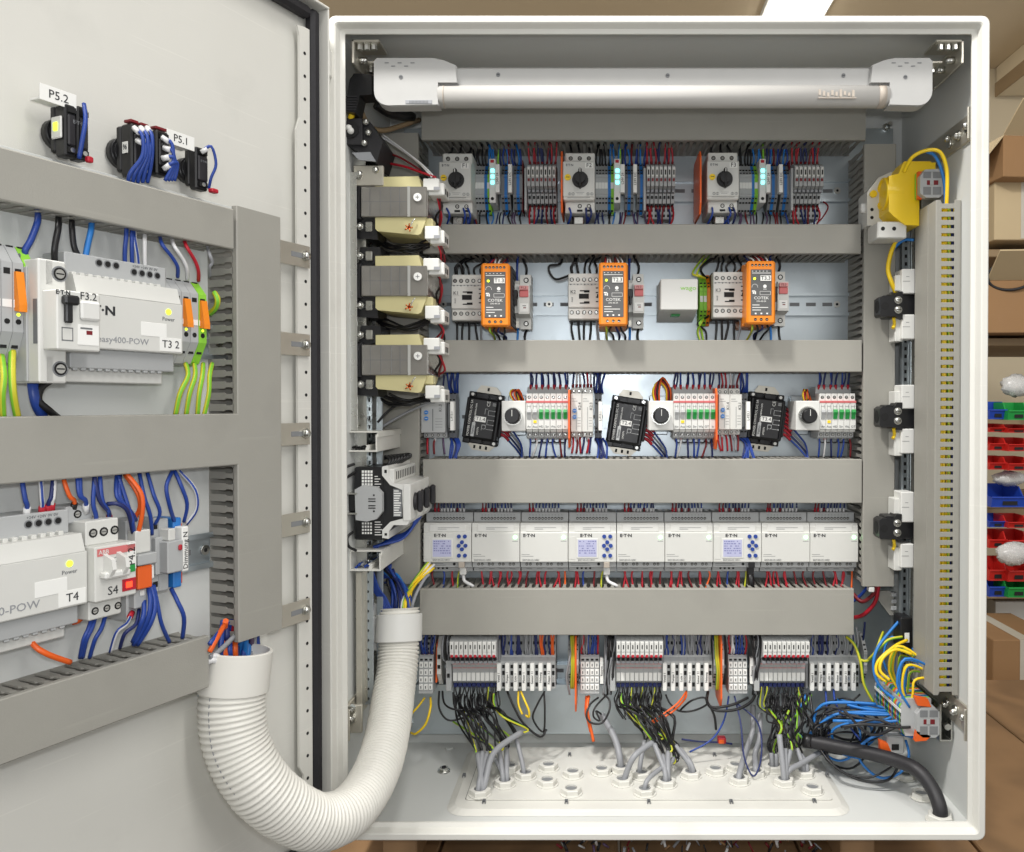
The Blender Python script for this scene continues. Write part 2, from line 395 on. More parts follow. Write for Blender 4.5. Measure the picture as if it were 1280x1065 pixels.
def binbox(u, v, wpx_, hpx, Y, m, label, grp='plastic storage bins on the shelf'):
    a = A(u, v, Y); w = wpx_*Y/FPX; h = hpx*Y/FPX; d = w*1.4
    t = T(W, 'storage_bin', label, 'storage bin', a[0], Y+d/2, a[2]-h, grp)
    mb = MB(m); th = 3
    prof = [(-d/2, 0), (d/2, 0), (d/2, h), (-d/2+d*.35, h), (-d/2+d*.18, h*.55), (-d/2-6, h*.5)]
    mb.prism('x', prof, -w/2, -w/2+th); mb.prism('x', prof, w/2-th, w/2)
    mb.box(-w/2+th, w/2-th, -d/2, d/2, 0, 3); mb.box(-w/2+th, w/2-th, d/2-3, d/2, 3, h)
    mb.prism('x', [(-d/2, 3), (-d/2-6, h*.5), (-d/2-3, h*.5), (-d/2+4, 3)], -w/2+th, w/2-th)
    t.part('tray', mb)
    t.part('rim', MB(m).box(-w/2, w/2, -d/2-9, -d/2-3, h*.47, h*.56, 1))
    t.part('label_slot', MB('hole').box(-w*.2, w*.2, -d/2-3.6, -d/2-2, h*.12, h*.32))
    return t
rows = [(502, 22, 'bin_b', 'bin_g', 'blue bin, uppermost on the shelf', 'green bin beside the uppermost blue one'),
        (530, 10, 'bin_r', 'bin_r', 'flat red bin under the first small board', 'flat red bin at the photo edge under the first board'),
        (547, 16, 'bin_r', 'bin_r', 'red bin second row from the top', 'red bin at the photo edge, second row from the top'),
        (571, 16, 'bin_r', 'bin_r', 'red bin third row from the top', 'red bin at the photo edge, third row from the top'),
        (610, 24, 'bin_b', None, 'wide blue bin with clear bag heaped above', None),
        (645, 14, 'bin_b', 'bin_r', 'small blue bin below the second board', 'red bin right of the small blue bin'),
        (665, 20, 'bin_r', 'bin_r', 'open red bin fourth row from the top', 'open red bin at the photo edge, fourth row'),
        (700, 26, 'bin_r', 'bin_r', 'dark red upright bin under a clear bag', 'second upright red bin under a clear bag'),
        (722, 24, 'bin_b', 'bin_g', 'low blue bin left of the big green bin', 'big green bin, lowest of the shelf')]
for v, hh, c1, c2, l1, l2 in rows:
    if c2:
        binbox(1247, v, 22, hh, 2200, c1, l1); binbox(1273, v+1, 27, hh, 2180, c2, l2)
    else: binbox(1262, v, 46, hh, 2190, c1, l1)
def bag(u, v, ru, rv, Y, label):
    c = A(u, v, Y); m = MB('bag'); r = ru*Y/FPX; k = rv/ru; n = 16; mm = 10; vs = []; fs = []
    for j in range(mm+1):
        th = math.pi*j/mm
        for i in range(n):
            a = 2*math.pi*i/n; q = r*(1+.12*math.sin(5*a+j*1.7)+J(.07))
            vs.append((c[0]+q*math.sin(th)*math.cos(a), c[1]+q*.6*math.sin(th)*math.sin(a), c[2]+q*k*math.cos(th)))
    for j in range(mm):
        for i in range(n): fs.append((j*n+i, j*n+(i+1) % n, (j+1)*n+(i+1) % n, (j+1)*n+i))
    m.add(vs, fs, True); single(W, 'plastic_bag', m, label, 'plastic bag')
bag(1270, 482, 18, 13, 2260, 'clear crumpled plastic bag above the uppermost blue bin')
bag(1262, 598, 20, 9, 2240, 'clear plastic bag lying on the wide blue bin')
bag(1266, 692, 20, 14, 2140, 'clear plastic bag over the upright red bins')
# ---------------------------------------------------------------- the cabinet
cab = T(W, 'electrical_cabinet', 'large light grey steel control cabinet standing open with its door swung left', 'control cabinet', (XL+XR)/2, YB, ZB)
m = MB('paint_in'); th = 2
m.box(XL, XL+th, YF+14, YB, ZB, ZT); m.box(XR-th, XR, YF+14, YB, ZB, ZT)
m.box(XL+th, XR-th, YF+14, YB, ZT-th, ZT); m.box(XL+th, XR-th, YB-th, YB, ZB+th, ZT-th)
m.box(XL+th, XR-th, YF+14, YB, ZB, ZB+th)
cab.part('shell', m, infr=True)
# front rim: flat outer edge, rolled inner slope
def ring(m, prof):   # prof: list of (inset, y)
    n = len(prof); vs = []; fs = []
    cr = 9
    def loop(i_, y):
        pts = []; r = max(cr-i_*0.5, 2)
        x0, x1, z0, z1 = XL+i_, XR-i_, ZB+i_, ZT-i_
        for cx, cz, a0 in ((x1-r, z1-r, 0), (x0+r, z1-r, 90), (x0+r, z0+r, 180), (x1-r, z0+r, 270)):
            for k in range(5):
                a = math.radians(a0+k*22.5); pts.append((cx+r*math.cos(a), y, cz+r*math.sin(a)))
        return pts
    for i_, y in prof: vs += loop(i_, y)
    q = 20
    for j in range(n):
        k = (j+1) % n
        for a in range(q): fs.append((j*q+a, j*q+(a+1) % q, k*q+(a+1) % q, k*q+a))
    m.add(vs, fs, False)
m = MB('paint'); ring(m, [(0, YF+15), (0, YF+1.5), (1.5, YF), (7.5, YF), (9, YF+1.2), (12, YF+9), (17, YF+11.5), (17, YF+14), (10, YF+15)])
cab.part('front_rim', m, infr=True)
# ledge along the floor and ceiling behind the rim
for z in (ZB+2, ZT-16): cab.part('rim_return', MB('paint_in').box(XL+2, XR-2, YF+15, YF+17, z, z+14), infr=True)
# mounting plate with folded lower edge
m = MB('zinc'); px0, px1 = B.px(506, 500)[0], B.px(1115, 500)[0]; pz0 = B.px(700, 918)[1]
m.box(px0, px1, YP, YP+3, pz0, 420, .8); m.box(px0, px1, YP+3, YP+16, pz0, pz0+3)
cab.part('mounting_plate', m, infr=True)
# plate edge bolts
for u, v in ((512, 905), (1104, 905), (1107, 160)):
    x, z = B.px(u, v); m = MB('steel')
    m.cyl('y', (x, YP-4, z), 6, 4, 6); m.cyl('y', (x, YP-22, z), 3.2, 18, 10)
    cab.part('plate_bolt', m, infr=True)
FZ = ZB+2           # cabinet floor
# raised pressing and gland plate in the floor
def floorpt(u, v, z): 
    d = ray(u, v); t_ = z/d[2]; return (d[0]*t_, d[1]*t_)
gx0, gy0 = floorpt(566, 1012, FZ+4); gx1, _ = floorpt(1056, 1012, FZ+4); gy1 = YP-8
def rr(x0, x1, y0, y1, r):
    o = []
    for cx, cy, a0 in ((x1-r, y1-r, 0), (x0+r, y1-r, 90), (x0+r, y0+r, 180), (x1-r, y0+r, 270)):
        for k in range(5): a = math.radians(a0+k*22.5); o.append((cx+r*math.cos(a), cy+r*math.sin(a)))
    return o
m = MB('paint'); lo = rr(gx0-10, gx1+10, gy0-10, gy1+10, 26); hi = rr(gx0, gx1, gy0, gy1, 18); n = len(lo)
m.add([(x, y, FZ+.3) for x, y in lo]+[(x, y, FZ+5) for x, y in hi], [(i, (i+1) % n, (i+1) % n+n, i+n) for i in range(n)]+[tuple(range(n, 2*n))], False)
cab.part('floor_pressing', m, infr=True)
ax0, ay0 = floorpt(582, 1000, FZ+6); ax1, _ = floorpt(1041, 1000, FZ+6); ay1 = floorpt(700, 950, FZ+6)[1]
m = MB('ink'); m.add([(x, y, FZ+5.3) for x, y in rr(ax0-1.2, ax1+.5, ay0+.6, ay1+1.2, 5)], [tuple(range(20))])
cab.part('gland_plate_gap', m, infr=True)
m = MB('paint'); m.prism('z', rr(ax0, ax1, ay0, ay1, 4), FZ+5.5, FZ+7.2); gp = cab.part('gland_plate', m, infr=True)
GZ = FZ+7.2
gl = [(600,985.5),(631,974),(637,955.5),(657,964),(685.6,954),(684,973),(716,962.5),(714,984),(752,959),(776.4,956.6),(778,972),(802,963.7),
      (806,984.3),(832.5,974),(863.5,963.3),(894.4,958.7),(920,954),(924,970.6),(944.7,962),(967,955.6),(980,972.4),(1005,962),(1015.6,982)]
def glandmesh(s=1.0):
    m = MB('paint'); ro = 14*s; n = 6; zt = 8*s
    a6 = [(ro*math.cos(math.radians(60*i+10)), ro*math.sin(math.radians(60*i+10))) for i in range(n)]
    N = 18; inner = 8.2*s
    m.cyl('z', (0, 0, 0), 15.5*s, 1.4, 18)
    outer = []
    for i in range(N):
        a = 2*math.pi*i/N+math.radians(10); k = (math.degrees(a)-10) % 60; rad = ro*math.cos(math.radians(30))/math.cos(math.radians(k-30)); outer.append((rad*math.cos(a), rad*math.sin(a)))
    inn = [(inner*math.cos(2*math.pi*i/N+.17), inner*math.sin(2*math.pi*i/N+.17)) for i in range(N)]
    vs = [(x, y, 1.4) for x, y in outer]+[(x, y, zt-1) for x, y in outer]+[(x*.93, y*.93, zt) for x, y in outer]+[(x, y, zt) for x, y in inn]+[(x, y, 1.5) for x, y in inn]
    fs = []
    for j in range(4): fs += [(j*N+i, j*N+(i+1) % N, (j+1)*N+(i+1) % N, (j+1)*N+i) for i in range(N)]
    m.add(vs, fs)
    m.use('dev_dg'); m.add([(x, y, zt-2.2) for x, y in inn], [tuple(range(N))])
    return m.mesh('cable_gland')
gm = glandmesh()
GP = []
for u, v in gl:
    p = floorpt(u, v, GZ+8); GP.append((p[0], p[1]))
    off = cab.off; cab.inst('cable_gland', gm, (p[0]-off[0], p[1]-off[1], GZ-off[2]))
for u, v, s in ((1175, 1019, 1.15), (1152, 990, 1.0), (1131, 966, .9)):
    p = floorpt(u, v, FZ+8); GP.append((p[0], p[1])); cab.inst('cable_gland', gm, (p[0]-cab.off[0], p[1]-cab.off[1], FZ+.5-cab.off[2]), scale=(s, s, s))
# small clips, studs and marks on the floor
for u, v in ((580, 970), (605, 1003), (708, 1003), (811, 1003), (914, 1003), (1018, 1002), (712, 944), (893, 944), (1034, 969)):
    p = floorpt(u, v, FZ+6); m = MB('inkg'); m.box(p[0]-2.2, p[0]-1.2, p[1]-3, p[1]+3, FZ+5.1, FZ+9, .2); m.box(p[0]+1.2, p[0]+2.2, p[1]-3, p[1]+3, FZ+5.1, FZ+9, .2); m.box(p[0]-2.2, p[0]+2.2, p[1]+2, p[1]+3, FZ+5.1, FZ+9.3, .2)
    cab.part('plate_clip', m, infr=True)
p = floorpt(555, 961, FZ+4); m = MB('steel'); m.cyl('z', (p[0], p[1], FZ+.5), 9, 2, 16); m.cyl('z', (p[0], p[1], FZ+2.5), 6.5, 4, 6); m.use('rubber'); m.cyl('z', (p[0], p[1], FZ+6.5), 3, 1.2, 8)
cab.part('earth_nut', m, infr=True)
for u, v in ((520, 1040), (1116, 1037), (562, 934)):
    p = floorpt(u, v, FZ+2); m = MB('paint_in'); m.cyl('z', (p[0], p[1], FZ+.2), 7, 2, 14, 5)
    cab.part('dimple', m, infr=True)
# corner brackets under the ceiling and on the side walls, riveted
def bracket(p, dx, name='corner_bracket'):
    x, y, z = p; m = MB('steel_y')
    m.box(x, x+dx*34, y, y+40, z, z+3, .6); m.box(x, x+dx*3, y, y+120, z-26, z+3, .6)
    m.use('steel')
    for k in range(3): m.cyl('z', (x+dx*(8+k*9), y+8, z-7), 4, 7, 8); 
    for k in range(2): m.cyl('x', (x+dx*3, y+22+k*30, z-14), 4.5, dx*7, 10); m.ball((x+dx*10, y+22+k*30, z-14), 4.5)
    cab.part(name, m, infr=True)
bracket((XL+22, YF+22, ZT-22), 1); bracket((XR-22, YF+22, ZT-22), -1)
# side rails: C-profiles with rivets on left and right wall
def crail(side, Y0, z0, z1):
    m = MB('steel'); s = 1 if side == 'l' else -1; x = XL+2 if side == 'l' else XR-2
    m.box(x, x+s*16, Y0, Y0+2, z0, z1); m.box(x+s*14, x+s*16, Y0+2, Y0+26, z0, z1); m.box(x, x+s*16, Y0+26, Y0+28, z0, z1)
    m.use('hole')
    k = z0+14
    while k < z1-8: m.box(x+s*16.1, x+s*16.4, Y0+10, Y0+17, k, k+5); k += 12
    cab.part('side_rail', m, infr=True)
crail('l', 1104, -395, 340); crail('r', 1175, -395, 330); crail('l', 1150, -395, 340)
for v, z in ((168, 0), (890, 0)):
    for side in ((-1,) if v == 168 else (1, -1)):
        x = XL+2 if side == 1 else XR-2; zz = A(0, v, 1080)[2]
        m = MB('steel_y'); m.box(x, x+side*4, 1036, 1230, zz-17, zz+17, .8); m.box(x, x+side*13, 1034, 1037, zz-20, zz+20, .8)
        m.use('steel')
        for k in range(3):
            yy = 1052+k*28; m.cyl('x', (x+side*4, yy, zz+J(5)), 6.5, side*3, 12); m.ball((x+side*8, yy, zz+J(4)), 5)
        cab.part('rail_bracket', m, infr=True)
# hinges
for v0, v1 in ((36, 122), (975, 1012)):
    a = A(403.5, v0, YF-6); b = A(403.5, v1, YF-6); L_ = a[2]-b[2]
    m = MB('steel'); m.cyl('z', (a[0], a[1]+2, b[2]), 4.2, L_*.28, 14, 4.2); m.cyl('z', (a[0], a[1]+2, b[2]+L_*.72), 4.2, L_*.22, 14); m.cyl('z', (a[0], a[1]+2, b[2]-9), 1.2, 9, 8, 4)
    m.use('paint'); m.box(a[0]-5, a[0]+9, a[1]-3, a[1]+8, b[2]+L_*.3, b[2]+L_*.7, 1.5)
    cab.part('hinge', m, infr=True)
# ---------------------------------------------------------------- the door (a part of the cabinet)
def dw(x, y, z): return D0.world(x, y, z)
def dmb(m):          # door-frame coordinates to room coordinates
    m.v = [dw(*p) for p in m.v]; return m
DL = 800
m = MB('paint'); m.box(-DL, -2, 2, 4, ZB+4, ZT-4)
door = cab.part('door', dmb(m), infr=True)
m = MB('paint')      # folded edges, standing towards the viewer
m.box(-DL, -1, -19, 2, ZT-6, ZT-3, .8); m.box(-DL, -1, -19, 2, ZB+3, ZB+6, .8); m.box(-3.5, -1, -19, 2, ZB+6, ZT-6, .8)
cab.part('door_edge', dmb(m), parent=door, infr=True)
m = MB('rubber')
def gk(x0, x1, z0, z1): m.box(x0, x1, -13, 1.8, z0, z1, 4)
gk(-22, -8, ZB+10, ZT-10); gk(-DL, -22, ZT-24, ZT-10); gk(-DL, -22, ZB+10, ZB+24)
cab.part('gasket', dmb(m), parent=door, infr=True)
# perforated strip near the hinge
sx0, sx1 = D0.px(375.5, 500, 8)[0], D0.px(388, 500, 8)[0]; zt = D0.px(380, 34, 8)[1]; zb = D0.px(382, 1000, 8)[1]
m = MB('paint'); m.prism('y', [(sx0, zt-60), (sx0, zt-12), (sx0-3, zt-2), (sx1-8, zt), (sx1, zt), (sx1, zb), (sx0+2, zb), (sx0+2, zb+30), (sx0-5, zb+42), (sx0-5, zt-120), (sx0, zt-105)][::-1], -9, -6)
m.box(sx1-2, sx1, -6, 2, zb, zt); m.use('hole')
k = zt-30
while k > zb+10: m.cyl('y', ((sx0+sx1)/2, -9.3, k), 2.0, .5, 8); k -= 26
cab.part('perforated_strip', dmb(m), parent=door, infr=True)
# ---------------------------------------------------------------- slotted cable ducts
def finger_mesh(w, d, horiz=True, t_=1.4):
    m = MB('duct_d')
    if horiz: m.prism('z', [(-w/2, 0), (w/2, 0), (w/2, -d*.55), (w*.32, -d*.6), (w*.32, -d*.8), (w/2, -d*.86), (w/2, -d), (-w/2, -d), (-w/2, -d*.86), (-w*.32, -d*.8), (-w*.32, -d*.6), (-w/2, -d*.55)], -t_/2, t_/2)
    else: m.prism('x', [(0, -w/2), (0, w/2), (-d*.55, w/2), (-d*.6, w*.32), (-d*.8, w*.32), (-d*.86, w/2), (-d, w/2), (-d, -w/2), (-d*.86, -w/2), (-d*.8, -w*.32), (-d*.6, -w*.32), (-d*.55, -w/2)], -t_/2, t_/2)
    return m
def duct(fr, x0, x1, z0, z1, h, label, pitch=10.0, vert=False, parts=False, lip=True, group=None, cut=None, h0=0):
    """body base, fingers on both long sides, cover.  cut: [(a,b)] spans without fingers"""
    t = T(fr, 'cable_duct', label, 'cable duct', (x0+x1)/2, -h0, (z0+z1)/2, group)
    hw, hh = (x1-x0)/2, (z1-z0)/2; hd = h-h0
    t.part('base', MB('duct_d').box(-hw+.5, hw-.5, -2, 0, -hh+.5, hh-.5))
    m = MB('duct')
    if vert:
        m.prism('z', [(-hw, -hd+7), (-hw, -hd+1), (-hw+1, -hd), (hw-1, -hd), (hw, -hd+1), (hw, -hd+7), (hw-1.5, -hd+7), (hw-1.5, -hd+1.8), (-hw+1.5, -hd+1.8), (-hw+1.5, -hd+7)], -hh, hh)
    else:
        m.prism('x', [(-hd+7, -hh), (-hd+1, -hh), (-hd, -hh+1), (-hd, hh-1), (-hd+1, hh), (-hd+7, hh), (-hd+7, hh-1.5), (-hd+1.8, hh-1.5), (-hd+1.8, -hh+1.5), (-hd+7, -hh+1.5)], -hw, hw)
    t.part('cover', m)
    L_ = 2*(hh if vert else hw); n = int(L_/pitch); s0 = -n*pitch/2+pitch/2
    m = MB('duct_d'); fm = finger_mesh(pitch*.64, hd-4, not vert)
    me = fm.mesh('finger') if parts else None
    cnt = 0
    for side in (-1, 1):
        for k in range(n):
            a = s0+k*pitch
            o = (side*(hw-1), -2, a) if vert else (a, -2, side*(hh-1))
            if parts and (not vert or side == parts):
                t.inst('finger', me, o)
            else: m.add([(p[0]+o[0], p[1]+o[1], p[2]+o[2]) for p in fm.v], fm.f)
    for side in (-1, 1):
        e = side*(hw-1) if vert else side*(hh-1)
        if vert: m.box(e-.7, e+.7, -hd+1.9, -hd+9, -hh, hh)
        else: m.box(-hw, hw, -hd+1.9, -hd+9, e-.7, e+.7)
    t.part('slotted_walls', m, kind='stuff')
    return t
def dpx(fr, u0, v0, u1, v1, h, label, **k):
    x0, _ = fr.px(u0, v1, h); x1, _ = fr.px(u1, v1, h); z1 = fr.px((u0+u1)/2, v0, h)[1]; z0 = fr.px((u0+u1)/2, v1, h)[1]
    return duct(fr, x0, x1, z0, z1, h, label, **k)
dpx(B, 527, 133, 1082, 175, 80, 'topmost horizontal grey duct, right below the lamp')
dpx(B, 529, 280, 1076, 317, 80, 'grey duct between the F and K rows, second from the top')
dpx(B, 529, 425, 1077, 465, 80, 'grey duct shadowed by the orange supplies, third from the top')
dpx(B, 529, 574, 1077, 629, 80, 'wide grey duct just above the row of controllers')
dpx(B, 525, 736, 1067, 794, 80, 'lowest grey duct inside, just below the row of controllers')
dpx(B, 1078.5, 180, 1118, 733, 80, 'tall vertical grey duct right of the device rows', vert=True)
dpx(B, 474, 166, 524.5, 730, 72, 'vertical grey duct behind the transformers', vert=True)
# ---------------------------------------------------------------- DIN rails
def rail(fr, x0, x1, z, label, vert=False, h=7.5, zz=None):
    t = T(fr, 'din_rail', label, 'mounting rail', (x0+x1)/2, 0, z); hw = (x1-x0)/2
    hat = [(-h, -17.5), (-h, -12.5), (-1.2, -12.5), (-1.2, 12.5), (-h, 12.5), (-h, 17.5), (-h+1, 17.5), (-h+1, 13.5), (0, 13.5), (0, -13.5), (-h+1, -13.5), (-h+1, -17.5)]
    if vert: t.part('rail', MB('steel').prism('z', [(b, a) for a, b in hat], -hw, hw))
    else: t.part('rail', MB('zinc').prism('x', hat, -hw, hw))
    m = MB('hole'); k = -hw+14
    sl = MB('inkg').box(-7.5, 7.5, -1.5, -1.25, -2.7, 2.7, 2).mesh('slot'); sc = MB('steel').cyl('y', (0, -4, 0), 5, 2.6, 14).use('hole').cyl('y', (0, -4.3, 0), 2.2, .3, 6).mesh('screw')
    while k < hw-10:
        if not vert: t.inst('slot', sl, (k, 0, 0))
        else: t.inst('slot', sl, (0, 0, k), rot=(0, math.pi/2, 0))
        k += 25
    if not vert:
        for f in (-.66, -.3, .28, .68): t.inst('screw', sc, (hw*f*1.38 if abs(f) < .7 else hw*f, 0, 0))
    return t
XA, XB = B.px(531, 300, 0)[0], B.px(1062, 300, 0)[0]
R1 = B.px(800, 237.5, 7)[1]; R2 = B.px(800, 380, 7)[1]; R3 = B.px(800, 521, 7)[1]; R4 = B.px(800, 682, 7)[1]; R5 = B.px(800, 846, 30)[1]
rail(B, XA, XB, R1, 'zinc mounting rail behind the rotary starters'); rail(B, XA, XB, R2, 'zinc mounting rail with bare stretches beside the orange supplies')
rail(B, XA, XB, R3, 'zinc mounting rail behind the tilted black modules'); rail(B, XA, XB, R4, 'zinc mounting rail hidden behind the controllers')
rail(B, XA-10, XB, R5, 'zinc mounting rail carrying the bottom terminals', h=28)

# ---------------------------------------------------------------- lamp under the cabinet ceiling
YL = 1040
def LP(u, v, Y=YL): return A(u, v, Y)
a = LP(467, 132); b = LP(1166, 72); lx0, lx1, lz0, lz1 = a[0], b[0], a[2], b[2]
t = T(W, 'cabinet_lamp', 'long off white tube lamp across the top of the cabinet', 'lamp', (lx0+lx1)/2, YL+24, lz1)
lzm = LP(800, 81)[2]; e0 = LP(548, 100)[0]; e1 = LP(1112, 100)[0]; ztb = LP(700, 103)[2]
def capprof(sgn, xo, xi):
    r = 18; pts = [(xo, lz1)] ; xx = xo+sgn*0
    pts = [(xi, lz0+1)]
    for k in range(7):
        an = math.radians(90*k/6); pts.append((xo+sgn*(r-r*math.sin(an)), lz0+(r-r*math.cos(an))))
    pts += [(xo, lz1-4), (xo+sgn*4, lz1), (xi-sgn*6, lz1), (xi+sgn*8, lz1-3), (xi+sgn*22, lzm), (xi+sgn*24, ztb), (xi, ztb)]
    return pts
m = MB('lamp_grey'); m.box(e0-16, e1+16, YL+6, YL+30, ztb-10, lzm, 3); m.box(lx0+10, e0-16, YL+22, YL+34, lz0+8, lz1-2, 2); m.box(e1+16, lx1-10, YL+22, YL+34, lz0+8, lz1-2, 2); t.part('housing', m, infr=True)
for sgn, xo, xi in ((1, lx0, e0-12), (-1, lx1, e1+12)):
    m = MB('lamp_grey'); pr = capprof(sgn, xo, xi+sgn*12)
    m.prism('y', pr, YL+3, YL+22); m.prism('y', [(x*(.985)+(xo+xi)/2*.015, z*.985+(lz0+lz1)/2*.015) for x, z in pr], YL, YL+3)
    cp = t.part('end_cap', m, infr=True)
    m = MB('inkg')
    for k in range(5):
        x = xo+sgn*(14+k*8); m.box(x, x+sgn*5, YL-.5, YL+.5, lz1-7-k % 2*4, lz1-6-k % 2*4)
    t.part('moulded_mark', m, parent=cp, infr=True, kind='stuff')
    m = MB('inkg'); m.cyl('y', (xo+sgn*34, YL-.6, lz1-24), 2.6, 1, 10); m.use('hole'); m.box(xo+sgn*34-1.6, xo+sgn*34+1.6, YL-.9, YL-.6, lz1-24.3, lz1-23.7)
    t.part('screw', m, parent=cp, infr=True)
m = MB('diffuser'); zc = (ztb+lz0)/2+1; rr_ = (ztb-lz0)/2-.5
m.cyl('x', (e0-1, YL+12, zc), rr_, e1-e0+2, 32); t.part('tube', m, infr=True)
m = MB('ghostlbl'); m.cyl('x', (e1-12, YL+12, zc), rr_+.35, 9, 32); m.cyl('x', (e0+5, YL+12, zc), rr_+.35, 1.5, 32); t.part('tube_ring', m, infr=True)
m = MB('ghostlbl')
x0 = LP(1023, 110)[0]; x1 = LP(1070, 110)[0]
for k in range(9):
    xx = x0+(x1-x0)*k/9; m.box(xx, xx+(x1-x0)*.06, YL+12-rr_-.35, YL+12-rr_+1.2, zc-3-k % 3, zc+4-(k*2) % 5)
m.box(x0, x1, YL+12-rr_-.3, YL+12-rr_+1.2, zc-7, zc-6)
t.part('printed_label', m, infr=True, kind='stuff')
for u in (622, 835, 1056):
    x, y, z = LP(u, 92 if u != 622 else 91); mm_ = MB('inkg'); mm_.cyl('y', (x, YL+5.2, z), 2.6, 1, 10); mm_.use('hole'); mm_.box(x-1.6, x+1.6, YL+4.9, YL+5.2, z-.3, z+.3); t.part('screw', mm_, infr=True)
    mm_ = MB('white'); mm_.box(x-5, x+5, YL+30, YL+40, lzm, lzm+5, 1); t.part('clip', mm_, infr=True)
m = MB('wgrey'); x = LP(520, 130)[0]; m.box(x-13, x+20, YL-.6, YL+.6, lz0+2, lz0+7, .4); m.use('inkg')
for k in range(14): m.box(x-8+k*1.7, x-7.2+k*1.7, YL-1, YL-.6, lz0+3, lz0+6)
t.part('slide_switch', m, infr=True)
m = MB('steel_y')
for xo, s in ((lx0, -1), (lx1, 1)): m = MB('steel_y'); m.box(xo-s*10, xo+s*18, YL+14, YL+44, lz1-1, lz1+2, .6); m.use('steel'); m.cyl('z', (xo+s*10, YL+28, lz1-8), 4, 8, 8); t.part('mounting_lug', m, infr=True)
# ================================================================ devices on the mounting plate
def holes(mb, xs, z, y, r=2.6, screw=True):
    for x in xs:
        mb.use('hole'); mb.cyl('y', (x, y-.25, z), r, .3, 10)
        if screw: mb.use('steel'); mb.cyl('y', (x, y-.45, z), r*.62, .3, 8); mb.use('hole'); mb.box(x-r*.5, x+r*.5, y-.6, y-.45, z-.25, z+.25)
def label(t, x, y, z, w, h, st, size, name='label', roll=0, m='paper', sx=1):
    p = t.part(name, MB(m).box(x-w/2, x+w/2, y-.5, y, z-h/2, z+h/2, .15))
    if st: text(t, st, x, y-.5, z, size, roll=roll, parent=p, sx=sx)
    return p
# ---- row 1: motor starters
def starter(fr, x, z, st, lab):
    t = T(fr, 'motor_starter', lab, 'motor starter', x, 0, z, 'rotary motor starters in the top row')
    m = MB('dev'); m.box(-22.5, 22.5, -90, -10, -27, 27, 1.6); m.box(-20, 22.5, -78, -10, 27, 43, 1.2); m.box(-20, 22.5, -78, -10, -43, -27, 1.2)
    m.box(-22.5, 22.5, -92, -89.5, -23, 27, 1); t.part('body', m)
    m = MB('hole'); holes(m, (-12, 1, 14), 35, -78, 3.1); t.part('terminal_screws', m, kind='stuff')
    m = MB('hole'); holes(m, (1, 14), -33, -78, 3.1); m.use('hole'); m.box(-3, 5, -78.4, -78, -41, -38); m.box(10, 18, -78.4, -78, -41, -38); t.part('lower_terminal_screws', m, kind='stuff')
    k = MB('black'); k.cyl('y', (2, -96, 1), 11, 4.2, 24, 11.6); k.box(-.5+.2, 4.3, -104, -95, -13, 15, 1.5); k.cyl('y', (2, -103.5, 1), 7, 8, 16); kn = t.part('rotary_knob', k)
    t.part('knob_line', MB('white').box(1.4, 2.6, -104.4, -104, 9, 14), parent=kn)
    t.part('setting_dial', MB('yellow').cyl('y', (-15.5, -94.5, 4), 4.3, 2.6, 14).use('ink').box(-18, -13, -94.9, -94.5, 3.6, 4.4))
    label(t, 14.5, -92, 21, 11, 7.5, st, 6)
    text(t, 'E·T·N', -13, -92, 21.5, 3.2, 'inkg')
    m = MB('inkg')
    for cx in (-13, -8, 13, 18.5):
        m.tube([(cx+2*math.cos(a), -92.2, -19+2*math.sin(a)) for a in [i*math.pi/4 for i in range(9)]], .3, 3, raw=True); m.box(cx-.3, cx+.3, -92.3, -92, -20.5, -17.5)
    m.box(-4, 8, -92.2, -92, -17.2, -16.8); m.box(-3, 6, -92.2, -92, -19.2, -18.8); m.box(-16, 16, -92.2, -92, -24, -23.4)
    for k in range(6): m.box(-7, -6.2+k % 2, -92.2, -92, 8-k*3, 8.5-k*3)
    t.part('printed_marks', m, kind='stuff')
    for xx in (-12, 1, 14): wire(t, [(x+xx, -72, z+44), (x+xx+J(2), -50, z+54), (x+xx+J(4), -40, z+66)], 'black', 1.8)
    for xx in (-14, 10, 16): wire(t, [(x+xx, -80, z-36), (x+xx+2+J(3), -84, z-48), (x+xx-4+J(6), -60, z-62)], random.choice(['blue', 'navy']), 1.5)
    for xx in (-10, -2, 5, 12): wire(t, [(x+xx, -55, z-43), (x+xx+J(2), -60, z-52), (x+xx+J(5), -50, z-64)], random.choice(['black', 'blue']), 1.6)
    m = MB('steel'); m.box(-8, 6, -64, -58, -56, -45, 1); t.part('shunt_clip', m)
    return t
hS = 92
for u, v, st, lab in ((568.5, 226, 'F1', 'grey rotary motor starter labelled F1, leftmost of the top row'), (723.5, 225.5, 'F2', 'grey rotary motor starter labelled F2, middle of the top row'), (904, 225, 'F3', 'grey rotary motor starter labelled F3, right of the orange plate')):
    x, z = B.px(u, v, hS); starter(B, x, z, st, lab)
def orange_plate(fr, u, v0, v1, h, lab):
    x, z1 = fr.px(u, v0, h); _, z0 = fr.px(u, v1, h)
    m = MB('orange_w'); m.prism('x', [(-12, z0+6), (-12, z1-6), (-20, z1), (-h+8, z1), (-h, z1-10), (-h, z0+14), (-h+8, z0), (-20, z0)], x-1.2, x+1.2)
    return single(fr, 'end_plate', m, lab, 'end plate')
orange_plate(B, 702, 187, 264, 92, 'orange separator plate left of the F2 starter'); orange_plate(B, 876, 187, 266, 94, 'orange separator plate left of the F3 starter')
